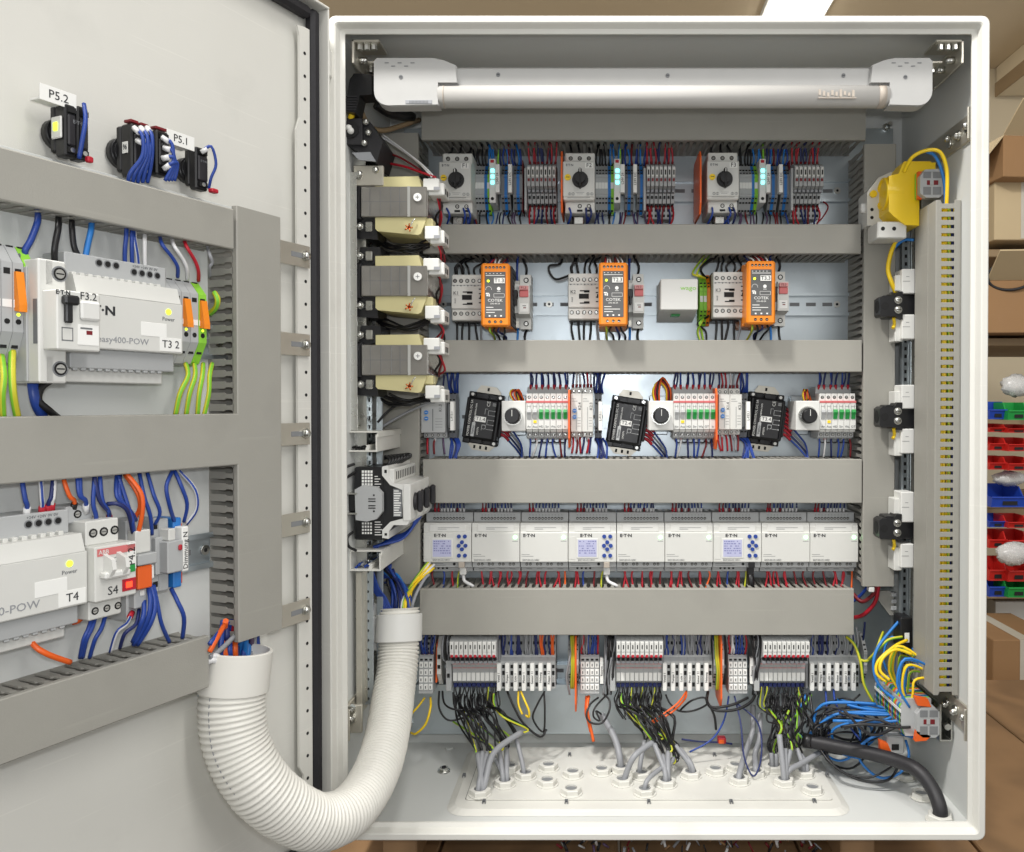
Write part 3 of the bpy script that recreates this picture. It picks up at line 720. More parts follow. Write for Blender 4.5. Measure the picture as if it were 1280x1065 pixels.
# ---- terminals
def term_mesh(w, H=38, D_=46, m='dev_g', top=.5, holes_=2, mk=True):
    b = MB(m); w2 = w-.35
    prof = [(-7, -H*.6), (-7, H*.6), (-18, H), (-27, H), (-D_*.78, H*.72), (-D_, H*.42), (-D_, -H*.42), (-D_*.78, -H*.72), (-27, -H), (-18, -H)]
    b.prism('x', prof, -w2/2, w2/2)
    def face(a, c, fr_, wd, ln, mm):      # small block lying on the profile edge a-c
        (y0, z0), (y1, z1) = a, c; y = y0+(y1-y0)*fr_; z = z0+(z1-z0)*fr_; b.use(mm)
        b.box(-w2*wd/2, w2*wd/2, y-.6, y+.8, z-ln/2, z+ln/2)
    for s in (1, -1):
        face((-27, s*H), (-D_*.78, s*H*.72), .45, .62, 4, 'hole'); face((-D_*.78, s*H*.72), (-D_, s*H*.42), .35, .6, 3.2, 'hole')
        face((-D_*.78, s*H*.72), (-D_, s*H*.42), .8, .5, 2.4, 'hole')
    b.use(m); b.box(-w2/2, w2/2, -D_-1.2, -D_, H*.30, H*.34); b.box(-w2/2, w2/2, -D_-1.2, -D_, -H*.34, -H*.30)
    if mk: b.use('paper'); b.box(-w2*.42, w2*.42, -D_-.9, -D_, -4.5, 4.5, .2)
    return b.mesh('terminal')
TG = term_mesh(5.4); TB = term_mesh(5.4, m='blue_l', mk=False); TGN = term_mesh(5.4, m='lime', mk=True); TDG = term_mesh(5.4, m='dev_dg', mk=False); TN = term_mesh(5.4, mk=False)
TOR = term_mesh(5.2, m='orange', mk=False)
def fuse_term_mesh(w=5.3, light=True):
    b = MB('dev_g' if light else 'dev_dg'); w2 = w-.4
    b.prism('x', [(-7, -26), (-7, 26), (-20, 30), (-46, 28), (-60, 22), (-62, -8), (-46, -12), (-40, -28), (-20, -32)], -w2/2, w2/2)
    b.use('white'); b.box(-w2*.42, w2*.42, -64, -60.5, 5, 19, .3); b.use('hole'); b.box(-w2*.2, w2*.2, -64.3, -64, 8, 15)
    b.use('redd'); b.box(-w2*.3, w2*.3, -62.8, -61, -1, 3); b.use('wgrey'); b.box(-w2*.42, w2*.42, -54, -44, -15, -11, .3)
    b.use('hole'); b.box(-w2*.3, w2*.3, -44.5, -42, -22, -18); b.box(-w2*.3, w2*.3, -38, -36, -30, -27); b.box(-w2*.3, w2*.3, -42, -30, 28.4, 29.6)
    return b.mesh('fuse_terminal')
FT = fuse_term_mesh()
def strip1(u0, lab, lab2, rail_v=228, first=True, k=1.0, cols=('red', 'red', 'navy', 'navy', 'redd', 'navy', 'red')):
    x, z = B.px(u0, 232, 46); q = 5.9
    t = T(B, 'terminal_strip', lab, 'terminal strip', x, 0, z)
    xx = 0
    plan = [TG]*4+[TB, TGN]
    for me in plan: t.inst('terminal', me, (xx+2.7, 0, 0)); xx += 4.5 if me is TG else 4.2
    xx += 1
    # power feed with three lit squares
    m = MB('white'); m.box(xx, xx+9.5, -58, -8, -28, 36, .8); m.use('hole'); holes(m, (xx+4.7,), -22, -58, 2.4, False); m.use('red'); m.box(xx+2, xx+7, -58.6, -58, 30, 34)
    fm = t.part('feed_module', m)
    for i in range(3): t.part('led', MB('led_c').box(xx+2.4, xx+7.4, -59.2, -58, 16-i*8.5, 21-i*8.5, .5), parent=fm)
    xl = xx+9.5
    t.part('label_carrier', MB('paper').box(xl, xl+6, -62, -50, -14, 27, .4)); text(t, 'L24V 24', xl+3, -62, 6, 3.6, roll=-math.pi/2)
    xx = xl+6.5
    for i, me in enumerate([TDG, TB, TDG]): t.inst('terminal', me, (xx+2.3, 0, 0)); xx += 4.3
    t.part('label_carrier', MB('paper').box(xx-1, xx+4.5, -62, -50, -14, 27, .4)); text(t, 'L24V DC', xx+1.8, -62, 6, 3.6, roll=-math.pi/2)
    xx += 5
    for i, me in enumerate([TDG, TB, TDG]): t.inst('terminal', me, (xx+2.3, 0, 0)); xx += 4.3
    t.part('end_bracket', MB('redd').box(xx, xx+1, -44, -8, -38, 38, .3))
    cl = ['black']*5+['blue_l', 'blue_l', 'blue_l', 'lime', 'navy', 'blue', 'blue_l', 'redd', 'blue', 'navy', 'blue_l', 'blue']
    n = len(cl)
    for i, c in enumerate(cl):
        X = x+2+i*(xx/n)+J(1)
        wire(t, [(X, -30, z+34), (X+J(2), -36, z+44+J(3)), (X+J(4), -34, z+64)], c, 1.35)
        if i % 4 != 3: wire(t, [(X, -30, z-36), (X+J(2), -38, z-46+J(3)), (X+J(5), -40, z-60)], random.choice([c, 'black', 'navy', 'redd', 'wviolet']), 1.2)
    return t
for u, la in ((589.5, 'terminal strip with three cyan lamps right of starter F1'), (744, 'terminal strip with three cyan lamps right of starter F2'), (924, 'terminal strip with three cyan lamps right of starter F3')): strip1(u, la, '')
def strip7(u0, lab, n=7):
    x, z = B.px(u0, 226, 60); t = T(B, 'terminal_strip', lab, 'terminal strip', x, 0, z-6)
    t.part('end_bracket', MB('dev_g').box(-4, -.5, -56, -8, -36, 26, .6))
    for i in range(n):
        t.inst('fuse_terminal', FT, (i*6.1+3, 0, 6)); X = x+i*6.1+3
        c = ['red', 'red', 'navy', 'navy', 'redd', 'navy', 'red'][i % 7]
        wire(t, [(X, -34, z+28), (X+J(2), -38, z+42), (X+J(5), -44, z+62)], random.choice([c, c, 'red']), 1.3, fe='redd')
        wire(t, [(X, -34, z-30), (X+J(3), -40, z-46), (X+J(7), -46, z-66)], c, 1.3, fe='redd')
        if i % 2: wire(t, [(X+1.5, -30, z+28), (X+J(3), -34, z+44), (X-3+J(5), -40, z+62)], c, 1.2)
    t.part('lower_block', MB('dev_g').box(0, n*6.1, -34, -8, -44, -26, 1))
    m = MB('hole')
    for i in range(n): m.box(i*6.1+1.6, i*6.1+4.6, -34.4, -34, -33, -29); m.box(i*6.1+1.6, i*6.1+4.6, -34.4, -34, -41, -37)
    t.part('wire_entries', m, kind='stuff'); return t
strip7(658.5, 'seven grey fuse terminals between the F1 strip and F2'); strip7(808, 'seven grey fuse terminals right of the F2 strip'); s7 = strip7(993, 'seven grey fuse terminals at the right end of the top row')
wire(s7, [B.p3(1029, 252, 34), B.p3(1035, 258, 40), B.p3(1031, 268, 44), B.p3(1022, 279, 50)], 'redd', 1.2)

# ---- row 2: contactors, orange supplies, breakers
def contactor(u, v, st, lab):
    x, z = B.px(u, v, 75); t = T(B, 'contactor', lab, 'contactor', x, 0, z, 'small white contactors in the second row')
    m = MB('dev'); m.box(-22.5, 22.5, -75, -52, -33, 33, 1.4); m.use('black'); m.box(-22, 22, -52, -8, -35, 35, 1)
    m.use('dev'); m.box(-22.5, 22.5, -77, -75, -16, 16, .8); t.part('body', m)
    m = MB('hole'); holes(m, [-17.5+i*8.8 for i in range(5)], 24, -75, 3); t.part('terminal_screws', m, kind='stuff')
    m = MB('hole'); holes(m, [-17.5+i*8.8 for i in range(5)], -23, -75, 3); t.part('lower_terminal_screws', m, kind='stuff')
    w = t.part('indicator_window', MB('hole').box(-7, 7, -77.6, -77, -3.5, 3.5)); 
    m = MB('hole'); m.box(-6, 8, -77.4, -77, 7, 8.6); m.box(0, 8, -77.4, -77, 5.4, 8.6); m.box(-6, 8, -77.4, -77, -10.6, -9); m.box(0, 8, -77.4, -77, -9, -7.4)
    for k in range(4): m.box(17, 20.5, -77.4, -77, 11-k*6.5, 12.6-k*6.5)
    m.box(18.6, 20.5, -77.4, -77, -2.5, 3)
    t.part('printed_marks', m, kind='stuff')
    label(t, -15.5, -77, 6, 9, 7, st, 5, m='dev'); text(t, 'E·T·N', -17, -77.2, -5, 2, 'inkg', roll=math.pi/2)
    m = MB('inkg'); m.box(-21, 21, -75.2, -75, 17.5, 18); m.box(-21, 21, -75.2, -75, -17.6, -17); 
    for i in range(8): m.box(-20+i*5, -19+i*5+1, -75.25, -75, 15.8+i % 2, 18.2)
    t.part('edge_marks', m, kind='stuff')
    return t, x, z
cs = [contactor(584, 372, 'K1', 'white contactor labelled K1 left of supply T1.3'), contactor(730, 370.5, 'K2', 'white contactor labelled K2 left of supply T2.3'), contactor(911, 368.5, 'K3', 'white contactor labelled K3 beside the green and yellow terminals')]
for j, (t, x, z) in enumerate(cs):
    for i in range(5):
        X = x-17+i*8.8
        wire(t, [(X, -60, z+34), (X+J(3), -64, z+44), (X+J(10)+4, -50, z+56), (X+J(14)+8, -30, z+70)], 'black', 1.6)
        wire(t, [(X, -60, z-34), (X+J(2), -58, z-44), (X+J(4), -56, z-66)], 'black' if i != 4 else 'wgrey', 1.7)
    if j < 2: wire(t, [(x-18, -60, z+33), (x-19, -66, z+44), (x-12, -66, z+50), (x-9, -60, z+36)], 'black', 1.6)
def psu(u, v, st, lab):
    x, z = B.px(u, v, 112); t = T(B, 'power_supply', lab, 'power supply', x, 0, z, 'orange power supplies in the second row')
    m = MB('orange'); m.box(-20, 20, -112, -78, -44, 44, 2.6); m.box(-20, 20, -78, -12, -44, 44, 1); bd = t.part('body', m)
    m = MB('psu_panel'); m.box(-14.5, 14.5, -112.8, -111.8, -32, 32, 2); pn = t.part('front_panel', m)
    m = MB('hole')
    for i in range(6):
        xx = -12.5+i*5; m.use('hole'); m.cyl('y', (xx, -112.2, 38), 1.9, .4, 8); m.use('steel'); m.box(xx-1.1, xx+1.1, -112.5, -112.2, 36.9, 37.7)
    t.part('top_screws', m, kind='stuff')
    m = MB('hole')
    for i in range(3):
        xx = -8+i*8; m.use('hole'); m.cyl('y', (xx, -112.2, -37.5), 2.2, .4, 8); m.use('steel'); m.box(xx-1.3, xx+1.3, -112.5, -112.2, -38.3, -37.6)
    t.part('bottom_screws', m, kind='stuff')
    m = MB('paper')
    for i in range(5): m.box(-13+i*5, -11.4+i*5, -113, -112.8, 29, 29.9)
    m.box(-13, 13, -113, -112.8, 26.4, 27.2)
    for a in range(9): an = math.pi*a/8; m.box(-9+4*math.cos(an)-.4, -9+4*math.cos(an)+.4, -113, -112.8, 7+4*math.sin(an), 7.8+4*math.sin(an))
    m.cyl('y', (5, -113, 8.4), 2.5, .2, 12); m.box(2.6, 7.4, -113, -112.8, 4.2, 4.8); m.box(-13, -8.6, -113, -112.8, 1, 2.6); m.box(-12, -9.6, -113, -112.8, -2, 0.4); m.box(-9, -7.4, -113, -112.8, -2.6, 1.4)
    for z_, w_ in ((-18, 10), (-21.5, 22), (-25, 12)): m.box(-12.5, -12.5+w_, -113, -112.8, z_, z_+.9)
    for i in range(3): m.box(-9+i*8, -6.6+i*8, -113, -112.8, -30.4, -28.4)
    for a, b_, c_, d_ in ((-2, 13, 1.2, 1.6), (-2, 13, -3.6, -3.2), (-2, -1.6, -3.6, 1.6), (12.6, 13, -3.6, 1.6)): m.box(a, b_, -113, -112.8, c_, d_)
    t.part('printed_marks', m, parent=pn, kind='stuff')
    text(t, 'COTEK', 0, -112.8, -8, 4.0, 'paper', parent=pn, sx=1.15); text(t, 'DN-40-24', 0, -112.8, -12.5, 2.3, 'paper', parent=pn)
    t.part('led', MB('led_y').cyl('y', (-9.5, -114, 19), 1.7, 1.4, 10))
    label(t, 6, -113.4, 19.5, 15, 7.6, st, 5.4)
    m = MB('blackm'); m.box(20, 22, -100, -12, -42, 42, .5); m.use('hole')
    for k in range(12): m.box(22, 22.2, -90, -30, -36+k*6.2, -33+k*6.2)
    t.part('side_vent', m)
    for i in range(6): 
        X = x-12.5+i*5; wire(t, [(X, -92, z+44), (X+J(2), -84, z+50), (X+J(5), -50, z+62)], random.choice(['red', 'redd', 'navy', 'wwhite', 'red']), 1.3)
    for i in range(4):
        X = x-10+i*7; wire(t, [(X, -96, z-44), (X+J(3), -98, z-50), (X+J(8), -60, z-56), (X+J(9), -30, z-76)], ['gy', 'black', 'navy', 'black'][i], 1.6)
    return t
psu(619, 368.5, 'T1.3', 'orange power supply labelled T1.3 beside contactor K1'); psu(766.5, 367.5, 'T2.3', 'orange power supply labelled T2.3 in the middle of the panel'); psu(951.5, 365.5, 'T3.3', 'orange power supply labelled T3.3 beside contactor K3')
def mcb(u, v, st, lab):
    x, z = B.px(u, v, 68); t = T(B, 'circuit_breaker', lab, 'circuit breaker', x, 0, z, 'slim breakers beside the orange supplies')
    m = MB('dev'); m.prism('x', [(-8, -40), (-8, 40), (-44, 40), (-44, 24), (-68, 22), (-68, -20), (-44, -24), (-44, -40)], -4, 12)
    m.prism('x', [(-8, -38), (-8, 30), (-52, 30), (-62, 24), (-62, -18), (-44, -24), (-44, -38)], -13, -4.4); t.part('body', m)
    m = MB('pinkp'); m.box(-2.5, 10.5, -70, -68, 4, 14, .8); m.use('pink'); m.box(-2.5, 10.5, -72.5, -68, 14, 20, .6); lv = t.part('rocker', m)
    text(t, st, 4, -72.6, 17, 3.2, 'redd', parent=lv)
    m = MB('black'); m.box(-12, -5, -74, -60, 2, 14, 1); m.box(-10, -6.5, -76, -60, -8, 4, .8); t.part('lever', m)
    m = MB('paper'); m.box(-2, 10, -68.6, -68, -17, -5, .2); m.use('ink'); m.box(2, 7, -68.8, -68.6, -9, -8); m.use('redd'); m.box(3, 7, -68.8, -68.6, -12, -10.6); t.part('rating_plate', m)
    m = MB('hole'); holes(m, (5,), 32, -44, 4); t.part('terminal_screws', m, kind='stuff')
    m = MB('hole'); holes(m, (5,), -32, -44, 4); m.use('steel_y'); m.box(-12, -6, -44.5, -44, -36, -28); t.part('lower_terminal_screws', m, kind='stuff')
    wire(t, [(x+4, -34, z+40), (x+5, -40, z+52), (x-3, -36, z+70)], 'black', 1.9); wire(t, [(x-9, -36, z+30), (x-9, -38, z+50), (x-8, -36, z+68)], 'blue', 1.8)
    wire(t, [(x+5, -34, z-40), (x+3, -44, z-50), (x+5, -46, z-66)], 'black', 1.9); wire(t, [(x-8, -34, z-38), (x-8, -40, z-50), (x-9, -46, z-66)], 'blue_l', 1.8)
    return t
mcb(651.5, 375, 'F1.3', 'slim grey breaker with pink rocker right of T1.3'); mcb(795, 374, 'F2.3', 'slim grey breaker with pink rocker right of T2.3'); mcb(975.5, 371, 'F3.3', 'slim grey breaker with pink rocker right of T3.3')
x, z = B.px(849, 368, 88)
t = T(B, 'relay_box', 'pale mint white box with small green print between T2.3 and K3', 'relay box', x, 0, z)
t.part('case', MB('white').box(-26.5, 26.5, -88, -16, -22, 22, 1.2)); t.part('foot', MB('white').prism('x', [(-16, -22), (-70, -22), (-8, -32), (-8, 24), (-16, 22)], -27, 27))
text(t, 'wago', 13, -88, 9, 6.5, 'lime', sx=1.2); m = MB('green'); m.box(-9, 4, -60, -40, -27.5, -25, .6); t.part('release_tab', m)
x, z = B.px(882, 372, 46)
t = T(B, 'terminal_strip', 'green and yellow earth terminals left of contactor K3', 'terminal strip', x, 0, z-2)
for i, me in enumerate([TGN, TGN, TOR]): t.inst('terminal', me, (-6+i*5.4, 0, 0))
for i in range(4):
    wpx(t, [(880+i*2, 348, 40), (872+i*3, 345, 56), (866+i*6, 340, 50), (882+i*5, 318, 30)], 'gy', 1.6) if i < 2 else wpx(t, [(880+i, 348, 40), (876, 335, 50), (888+i*3, 320, 40)], 'black', 1.8)
for i in range(3): wpx(t, [(881+i*2, 396, 40), (876-i*2, 404, 52), (872+i*5, 414, 46), (875+i*4, 426, 46)], 'gy' if i < 2 else 'black', 1.7)
# loose bent wire near K2
wpx(cs[1][0], [(703, 322, 30), (700, 330, 50), (687, 332, 52), (687, 340, 52), (695, 349, 54), (712, 344, 62)], 'black', 1.7)
wpx(cs[1][0], [(700, 322, 30), (697, 331, 46), (686, 334, 50), (688, 344, 50), (698, 351, 54), (712, 347, 62)], 'wgrey', 1.4)

# ---- row 3
def black_module(uc, vc, rot, st, lab, cab_dirs):
    x, z = B.px(uc, vc, 34); t = T(B, 'power_control', lab, 'control module', x, 0, z, 'tilted black power control modules')
    t.o.rotation_euler = (0, rot, 0)
    m = MB('steel_y'); m.prism('y', [(-17, 42), (-12, 50), (12, 50), (20, 42), (22, -40), (14, -49), (-12, -49), (-20, -41)], -5, -3)
    m.use('hole')
    for xx, zz in ((0, 45), (0, -44), (-9, -44), (9, -44)): m.box(xx-1.6, xx+1.6, -5.4, -5, zz-2.5, zz+2.5, .6)
    t.part('bracket', m)
    m = MB('black'); m.box(-27, 27, -9, -5, -39, 39, 1.5); m.box(-26, 26, -32, -9, -31, 31, 2); m.box(-22, 22, -38, -31, -30, 31, 3)
    for xx in (-21, 21):
        for zz in (-35, 35): m.use('black'); m.box(xx-5.5, xx+5.5, -16, -9, zz-4, zz+4, 1)
    m.use('black'); m.cyl('y', (0, -24, 34), 4.5, 16, 12); m.cyl('y', (0, -24, -34), 3.5, 16, 12)
    t.part('case', m)
    m = MB('steel')
    for xx, zz in ((-21, 35), (21, -35), (21, 35)): m.cyl('y', (xx, -17, zz), 2.4, 1.2, 10)
    t.part('corner_screws', m, kind='stuff')
    m = MB('dev_g')
    for k in range(5):
        zz = 14-k*7; m.box(9, 18, -38.3, -38, zz, zz+.5); m.cyl('y', (18.5, -38.3, zz+.2), .9, .3, 6)
        if k % 2: m.box(9, 9.5, -38.3, -38, zz, zz+7)
    for a in ((4, 8, 16, 16.5), (4, 4.5, 8, 16), (2, 8, -8, -7.5), (2, 2.5, -16, -8), (7.5, 8, -14, -8)): m.box(a[0], a[1], -38.3, -38, a[2], a[3])
    m.tube([(5+3*math.cos(a), -38.2, -11+3*math.sin(a)) for a in [i*math.pi/5 for i in range(11)]], .3, 3, raw=True)
    for a in ((-13.4, -8.6, 24.6, 25.2), (-13.4, -8.6, -3.6, -3), (-13.4, -12.9, -3.6, 25.2), (-9.1, -8.6, -3.6, 25.2)): pass
    m.box(-12.6, -7.6, -38.3, -38, -27, -6, .1)
    for a in ((14, 19, 23, 26),): 
        for k in range(3): m.box(14, 19, -38.3, -38, 22+k*1.6, 22.6+k*1.6)
    t.part('printed_marks', m, kind='stuff')
    text(t, 'POWER CONTROL DC 5A', -17, -38, 0, 3.5, 'dev', roll=-math.pi/2, sx=.95); text(t, 'Vemo', -10.1, -38.3, -17, 4, 'ink', roll=-math.pi/2)
    text(t, 'www.vemo.com', -10.1, -38, 8, 3.2, 'paper', roll=-math.pi/2); text(t, 'LM2576', -3, -38, -18, 2.6, 'dev', roll=-math.pi/2); text(t, 'CE', 8, -38, 24, 5, 'dev', roll=-math.pi/2)
    lb = label(t, -1, -38.4, 0, 16, 8, None, 0); text(t, st, -1, -38.9, 0, 5.6, parent=lb)
    t.part('terminal_rail', MB('blackm').box(26, 30, -24, -9, -24, 24, .8))
    # red sleeved wires leaving on the right, in plate coordinates
    cr, sr = math.cos(-rot), math.sin(-rot)
    for k in range(7):
        zz = 20-k*6.4
        lx, lz = 28, zz; wx = lx*math.cos(rot)+lz*math.sin(rot); wz = -lx*math.sin(rot)+lz*math.cos(rot)
        mb = MB('red' if k > 0 else 'redd'); d = 9 if k < 3 else 15
        mb.tube([(28, -17, zz), (28+d*.5, -17, zz-d*.15), (28+d, -18, zz-d*.55)], 2.4, 6); s_ = t.part('sleeve', mb)
        if k >= 3:
            a = random.choice([0, 1, 2]); c = ('blue', 'wgrey', 'navy', 'blue')[k-3]
            mb = MB(c); e = (28+d, -18, zz-d*.55); mb.tube([e, (e[0]+9+k, -22, e[2]-12), (e[0]+16+k*2, -30, e[2]-26), (e[0]+18+k*3, -40, -66)], 1.5, 6); t.part('wire', mb)
    return t
black_module(602, 524, math.radians(8.5), 'T1.4', 'tilted black control module marked T1.4, leftmost of three', 0)
black_module(783.5, 529, math.radians(8.5), 'T2.4', 'tilted black control module marked T2.4, middle of three', 0)
black_module(958, 524, math.radians(7), 'T3.4', 'tilted black control module marked T3.4, rightmost of three', 0)
def dial_module(u0, v0, u1, v1, lab):
    xa, zt_ = B.px(u0, v0, 66); xb, zb_ = B.px(u1, v1, 66); w = xb-xa; h = zt_-zb_; x = (xa+xb)/2; z = (zt_+zb_)/2
    t = T(B, 'dial_module', lab, 'dial module', x, 0, z, 'white modules with a round black dial')
    m = MB('white'); m.box(-w/2, w/2, -66, -12, -h/2, h/2, 1); m.use('zinc'); m.box(-w/2+4, w/2-4, -14, -6, -h/2-8, h/2+8, 1); t.part('body', m)
    m = MB('steel'); m.cyl('y', (-w*.02, -70, 0), 13.5, 4, 28); m.use('black'); m.cyl('y', (-w*.02, -82, 0), 10.5, 12, 24, 12); m.cyl('y', (-w*.02, -83, 0), 9.5, 1.2, 24, 10.5); kn = t.part('dial', m)
    t.part('dial_line', MB('white').box(-w*.02-.4, -w*.02+.4, -83.4, -83, 0, 9), parent=kn)
    for i, c in enumerate(('yellow', 'red', 'black', 'orange_w')):
        X = x+w*.1+i*2-3
        if u0 > 800 and u0 < 900: wire(t, [(X-8, -50, z+h/2-2), (X-12+i, -56, z+h/2+14), (X-4, -50, z+h/2+28+i*2), (X+8, -44, z+h/2+18), (X+9, -40, z+h/2-3)], c, 1.4)
        else: wire(t, [(X, -45, z+h/2-3), (X+J(5)-4, -52, z+h/2+10), (X+J(3)-1, -42, z+h/2+16), (X+6, -36, z+h/2-2)], c, 1.5)
    return t
dial_module(627, 501, 657, 539, 'white dial module right of the T1.4 black module'); dial_module(811, 501, 842, 538, 'white dial module below a loop of coloured wires'); dial_module(995, 501, 1025, 538, 'white dial module at the right, beside T3.4')
def mini_strip(u0, lab, wc, n=7):
    x, z = B.px(u0, 516, 66); q = 8.75; wd = n*q
    t = T(B, 'breaker_strip', lab, 'breaker strip', x, 0, z, 'strips of small breakers with green levers')
    t.part('terminal_base', MB('dev_g').box(0, wd, -40, -8, 22, 38, .6)); t.part('terminal_base', MB('dev_g').box(0, wd, -48, -8, -38, -28, .8))
    body = MB('white').box(.2, q-.2, -62, -12, -28, 28, .8).box(.2, q-.2, -66, -62, -24, 14, .6); body.use('pinkp'); body.box(.1, q-.1, -66.3, -62, 14.5, 17.5)
    body.use('hole'); holes(body, (q/2,), 22.5, -62, 2.4); bm_ = body.mesh('breaker')
    lo = MB('dev_g').box(.2, q-.2, -54, -12, -36, -28, .5); holes(lo, (q/2,), -32, -54, 2.4); lm = lo.mesh('lower_terminal')
    lev = {c: MB(c).prism('x', [(-62, -9), (-62, 5), (-69, 5), (-71, 1), (-69, -3), (-67, -9)], 1.6, q-1.6).mesh('lever') for c in ('dev_g', 'green')}
    mk = MB('inkg').box(1.5, q-1.5, -66.2, -66, 9, 9.5).box(2, 2.4, -66.2, -66, 5, 12).box(q-3, q-2.4, -66.2, -66, 6, 12).box(1.6, q-1.4, -66.2, -66, 4.4, 4.8).mesh('printed_marks')
    for i in range(n):
        b = t.inst('breaker', bm_, (i*q, 0, 0)); t.inst('lever', lev['dev_g' if i < 2 else 'green'], (0, 0, 0), b); t.inst('lower_terminal', lm, (i*q, 0, 0)); t.inst('printed_marks', mk, (0, 0, 0), b)
        st = ('An', 'Aus', 'HD', 'Str', 'Wa', 'OT', 'In')[i]; b2 = t.inst('lettering', textmesh(st, 3.2, 'inkg'), (q/2, -66.3, -20), b, (math.pi/2, 0, 0))
    t.part('test_button', MB('yellow').box(q+2, 2*q-2, -67, -66, -15, -11, .3))
    for i in range(n):
        X = x+q*(i+.5); c = wc[i % len(wc)]
        wire(t, [(X, -38, z+34), (X+J(1.5), -42, z+46), (X+J(3), -46, z+64)], c, 1.4, fe='red', fl=8)
        if i % 2 == 0: wire(t, [(X+1.5, -36, z+36), (X+3+J(2), -44, z+50), (X+J(4)+2, -46, z+64)], 'navy', 1.2)
        wire(t, [(X, -44, z-36), (X+J(2), -50, z-46), (X+J(5)-2, -46, z-66)], ['blue', 'redd', 'navy', 'blue'][i % 4] if i != 1 else 'wwhite', 1.35, fe='red' if i == 1 else 'wgrey', fl=5)
    m = MB('black')
    for i in range(n-1):
        X = q*(i+.5); m.tube([(X, -46, -37), (X+1, -48, -43), (X+q-1, -48, -43), (X+q, -46, -37)], 1.1, 5)
    t.part('jumper_loop', m, kind='stuff')
    return t
mini_strip(657.5, 'breaker strip with green levers left of the T2.4 module', ['navy', 'navy', 'blue', 'navy']); mini_strip(842, 'breaker strip with green levers left of the T3.4 module', ['navy', 'blue', 'navy', 'blue']); mini_strip(1025, 'breaker strip with green levers cut off by the right duct', ['blue', 'navy'], 6)
orange_plate(B, 711.2, 487, 560, 76, 'orange separator plate right of the first breaker strip'); orange_plate(B, 896, 485, 562, 76, 'orange separator plate right of the second breaker strip')
def timer(u0, v0, u1, v1, lab, dials=True, m0='dev', st='K1.3', wires=('red', 'redd'), h=62):
    xa, zt_ = B.px(u0, v0, h); xb, zb_ = B.px(u1, v1, h); w = xb-xa; hh = (zt_-zb_)/2; x = (xa+xb)/2; z = (zt_+zb_)/2
    t = T(B, 'timer_relay', lab, 'relay', x, 0, z)
    m = MB(m0); m.box(-w/2, w/2, -h, -12, -hh, hh, .8); m.box(-w/2+.3, w/2-.3, -h+18, -10, -hh-8, hh+9, .7); t.part('body', m)
    m = MB('hole'); holes(m, [-w/2+w*(i+.5)/max(2, int(w/8)) for i in range(max(2, int(w/8)))], hh+4, -h+18, 2.3); t.part('terminal_screws', m, kind='stuff')
    m = MB('hole'); holes(m, [-w/2+w*(i+.5)/max(2, int(w/8)) for i in range(max(2, int(w/8)))], -hh-4, -h+18, 2.3); t.part('lower_terminal_screws', m, kind='stuff')
    if dials:
        dx = -w*.16 if w < 24 else -w*.27
        for zz in (3, -6): t.part('dial', MB('blue_l').cyl('y', (dx, -h-2, zz), 3, 2.2, 14).use('white').box(dx-2, dx+2, -h-2.3, -h-2, zz-.3, zz+.3))
    m = MB('inkg')
    for k in range(4): m.box(w*.1, w*.1+w*.3, -h-.2, -h, -hh*.7+k*4, -hh*.7+k*4+.5)
    m.box(-w*.42, -w*.05, -h-.2, -h, hh*.72, hh*.72+.6); m.box(-w*.42, w*.1, -h-.2, -h, hh*.6, hh*.6+.5); m.box(-w*.02, w*.02-.1, -h-.2, -h, -hh*.9, hh*.3)
    t.part('printed_marks', m, kind='stuff')
    text(t, st, w*.32, -h, hh*.35, 4.2, roll=-math.pi/2)
    for i in range(3):
        X = x-w*.35+i*w*.33; c = wires[i % len(wires)]
        wire(t, [(X, -40, z+hh+8), (X+J(1.5), -44, z+hh+18), (X+J(3), -44, z+hh+32)], random.choice(['navy', 'wwhite', c]), 1.3, fe='redd')
        wire(t, [(X, -40, z-hh-8), (X+J(2), -48, z-hh-16), (X+J(4), -48, z-hh-32)], c, 1.5, fe='wwhite' if i == 1 else None)
    return t
timer(526, 495, 556, 541, 'grey relay with two blue dials beside module T1.4', True, 'dev_g', 'K1.3', ('red', 'redd', 'wviolet'))
timer(713.5, 492, 727.3, 540, 'narrow white timer with blue dials right of the first orange plate', True, 'dev', 'K2.4', ('red', 'redd'))
timer(727.6, 492, 741.5, 540, 'narrow white relay marked K2.3 left of the T2.4 label strip', False, 'dev', 'K2.3', ('navy', 'red'))
timer(898.5, 493, 912.5, 537, 'white timer with blue dials right of the second orange plate', True, 'dev', 'K1.4', ('red', 'red'))
timer(912.8, 493, 927.5, 537, 'white relay left of the T3.4 module', False, 'dev', 'K3.1', ('redd', 'wgrey'))
def label_holder(u0, v0, v1, lab, st='L-F13.1'):
    x, zt_ = B.px(u0, v0, 56); _, zb_ = B.px(u0, v1, 56); hh = (zt_-zb_)/2; z = (zt_+zb_)/2
    t = T(B, 'terminal_strip', lab, 'terminal strip', x, 0, z)
    for i, me in enumerate([TDG, TDG]): t.inst('terminal', me, (i*5.4-6, 0, 0))
    t.part('label_carrier', MB('paper').box(-2.8, 2.8, -60, -46, -hh, hh, .5)); text(t, st, 0, -60, 0, 3.4, roll=-math.pi/2)
    for i in range(6):
        X = x-8+i*2.3; c = random.choice(['blue', 'navy', 'blue'])
        wire(t, [(X, -30, z+34), (X+J(2), -40, z+46), (X+J(4), -40, z+64)], c, 1.4)
        wire(t, [(X, -30, z-34), (X+4+J(3), -44, z-44), (X+3+J(7), -48, z-66)], c, 1.5)
    return t
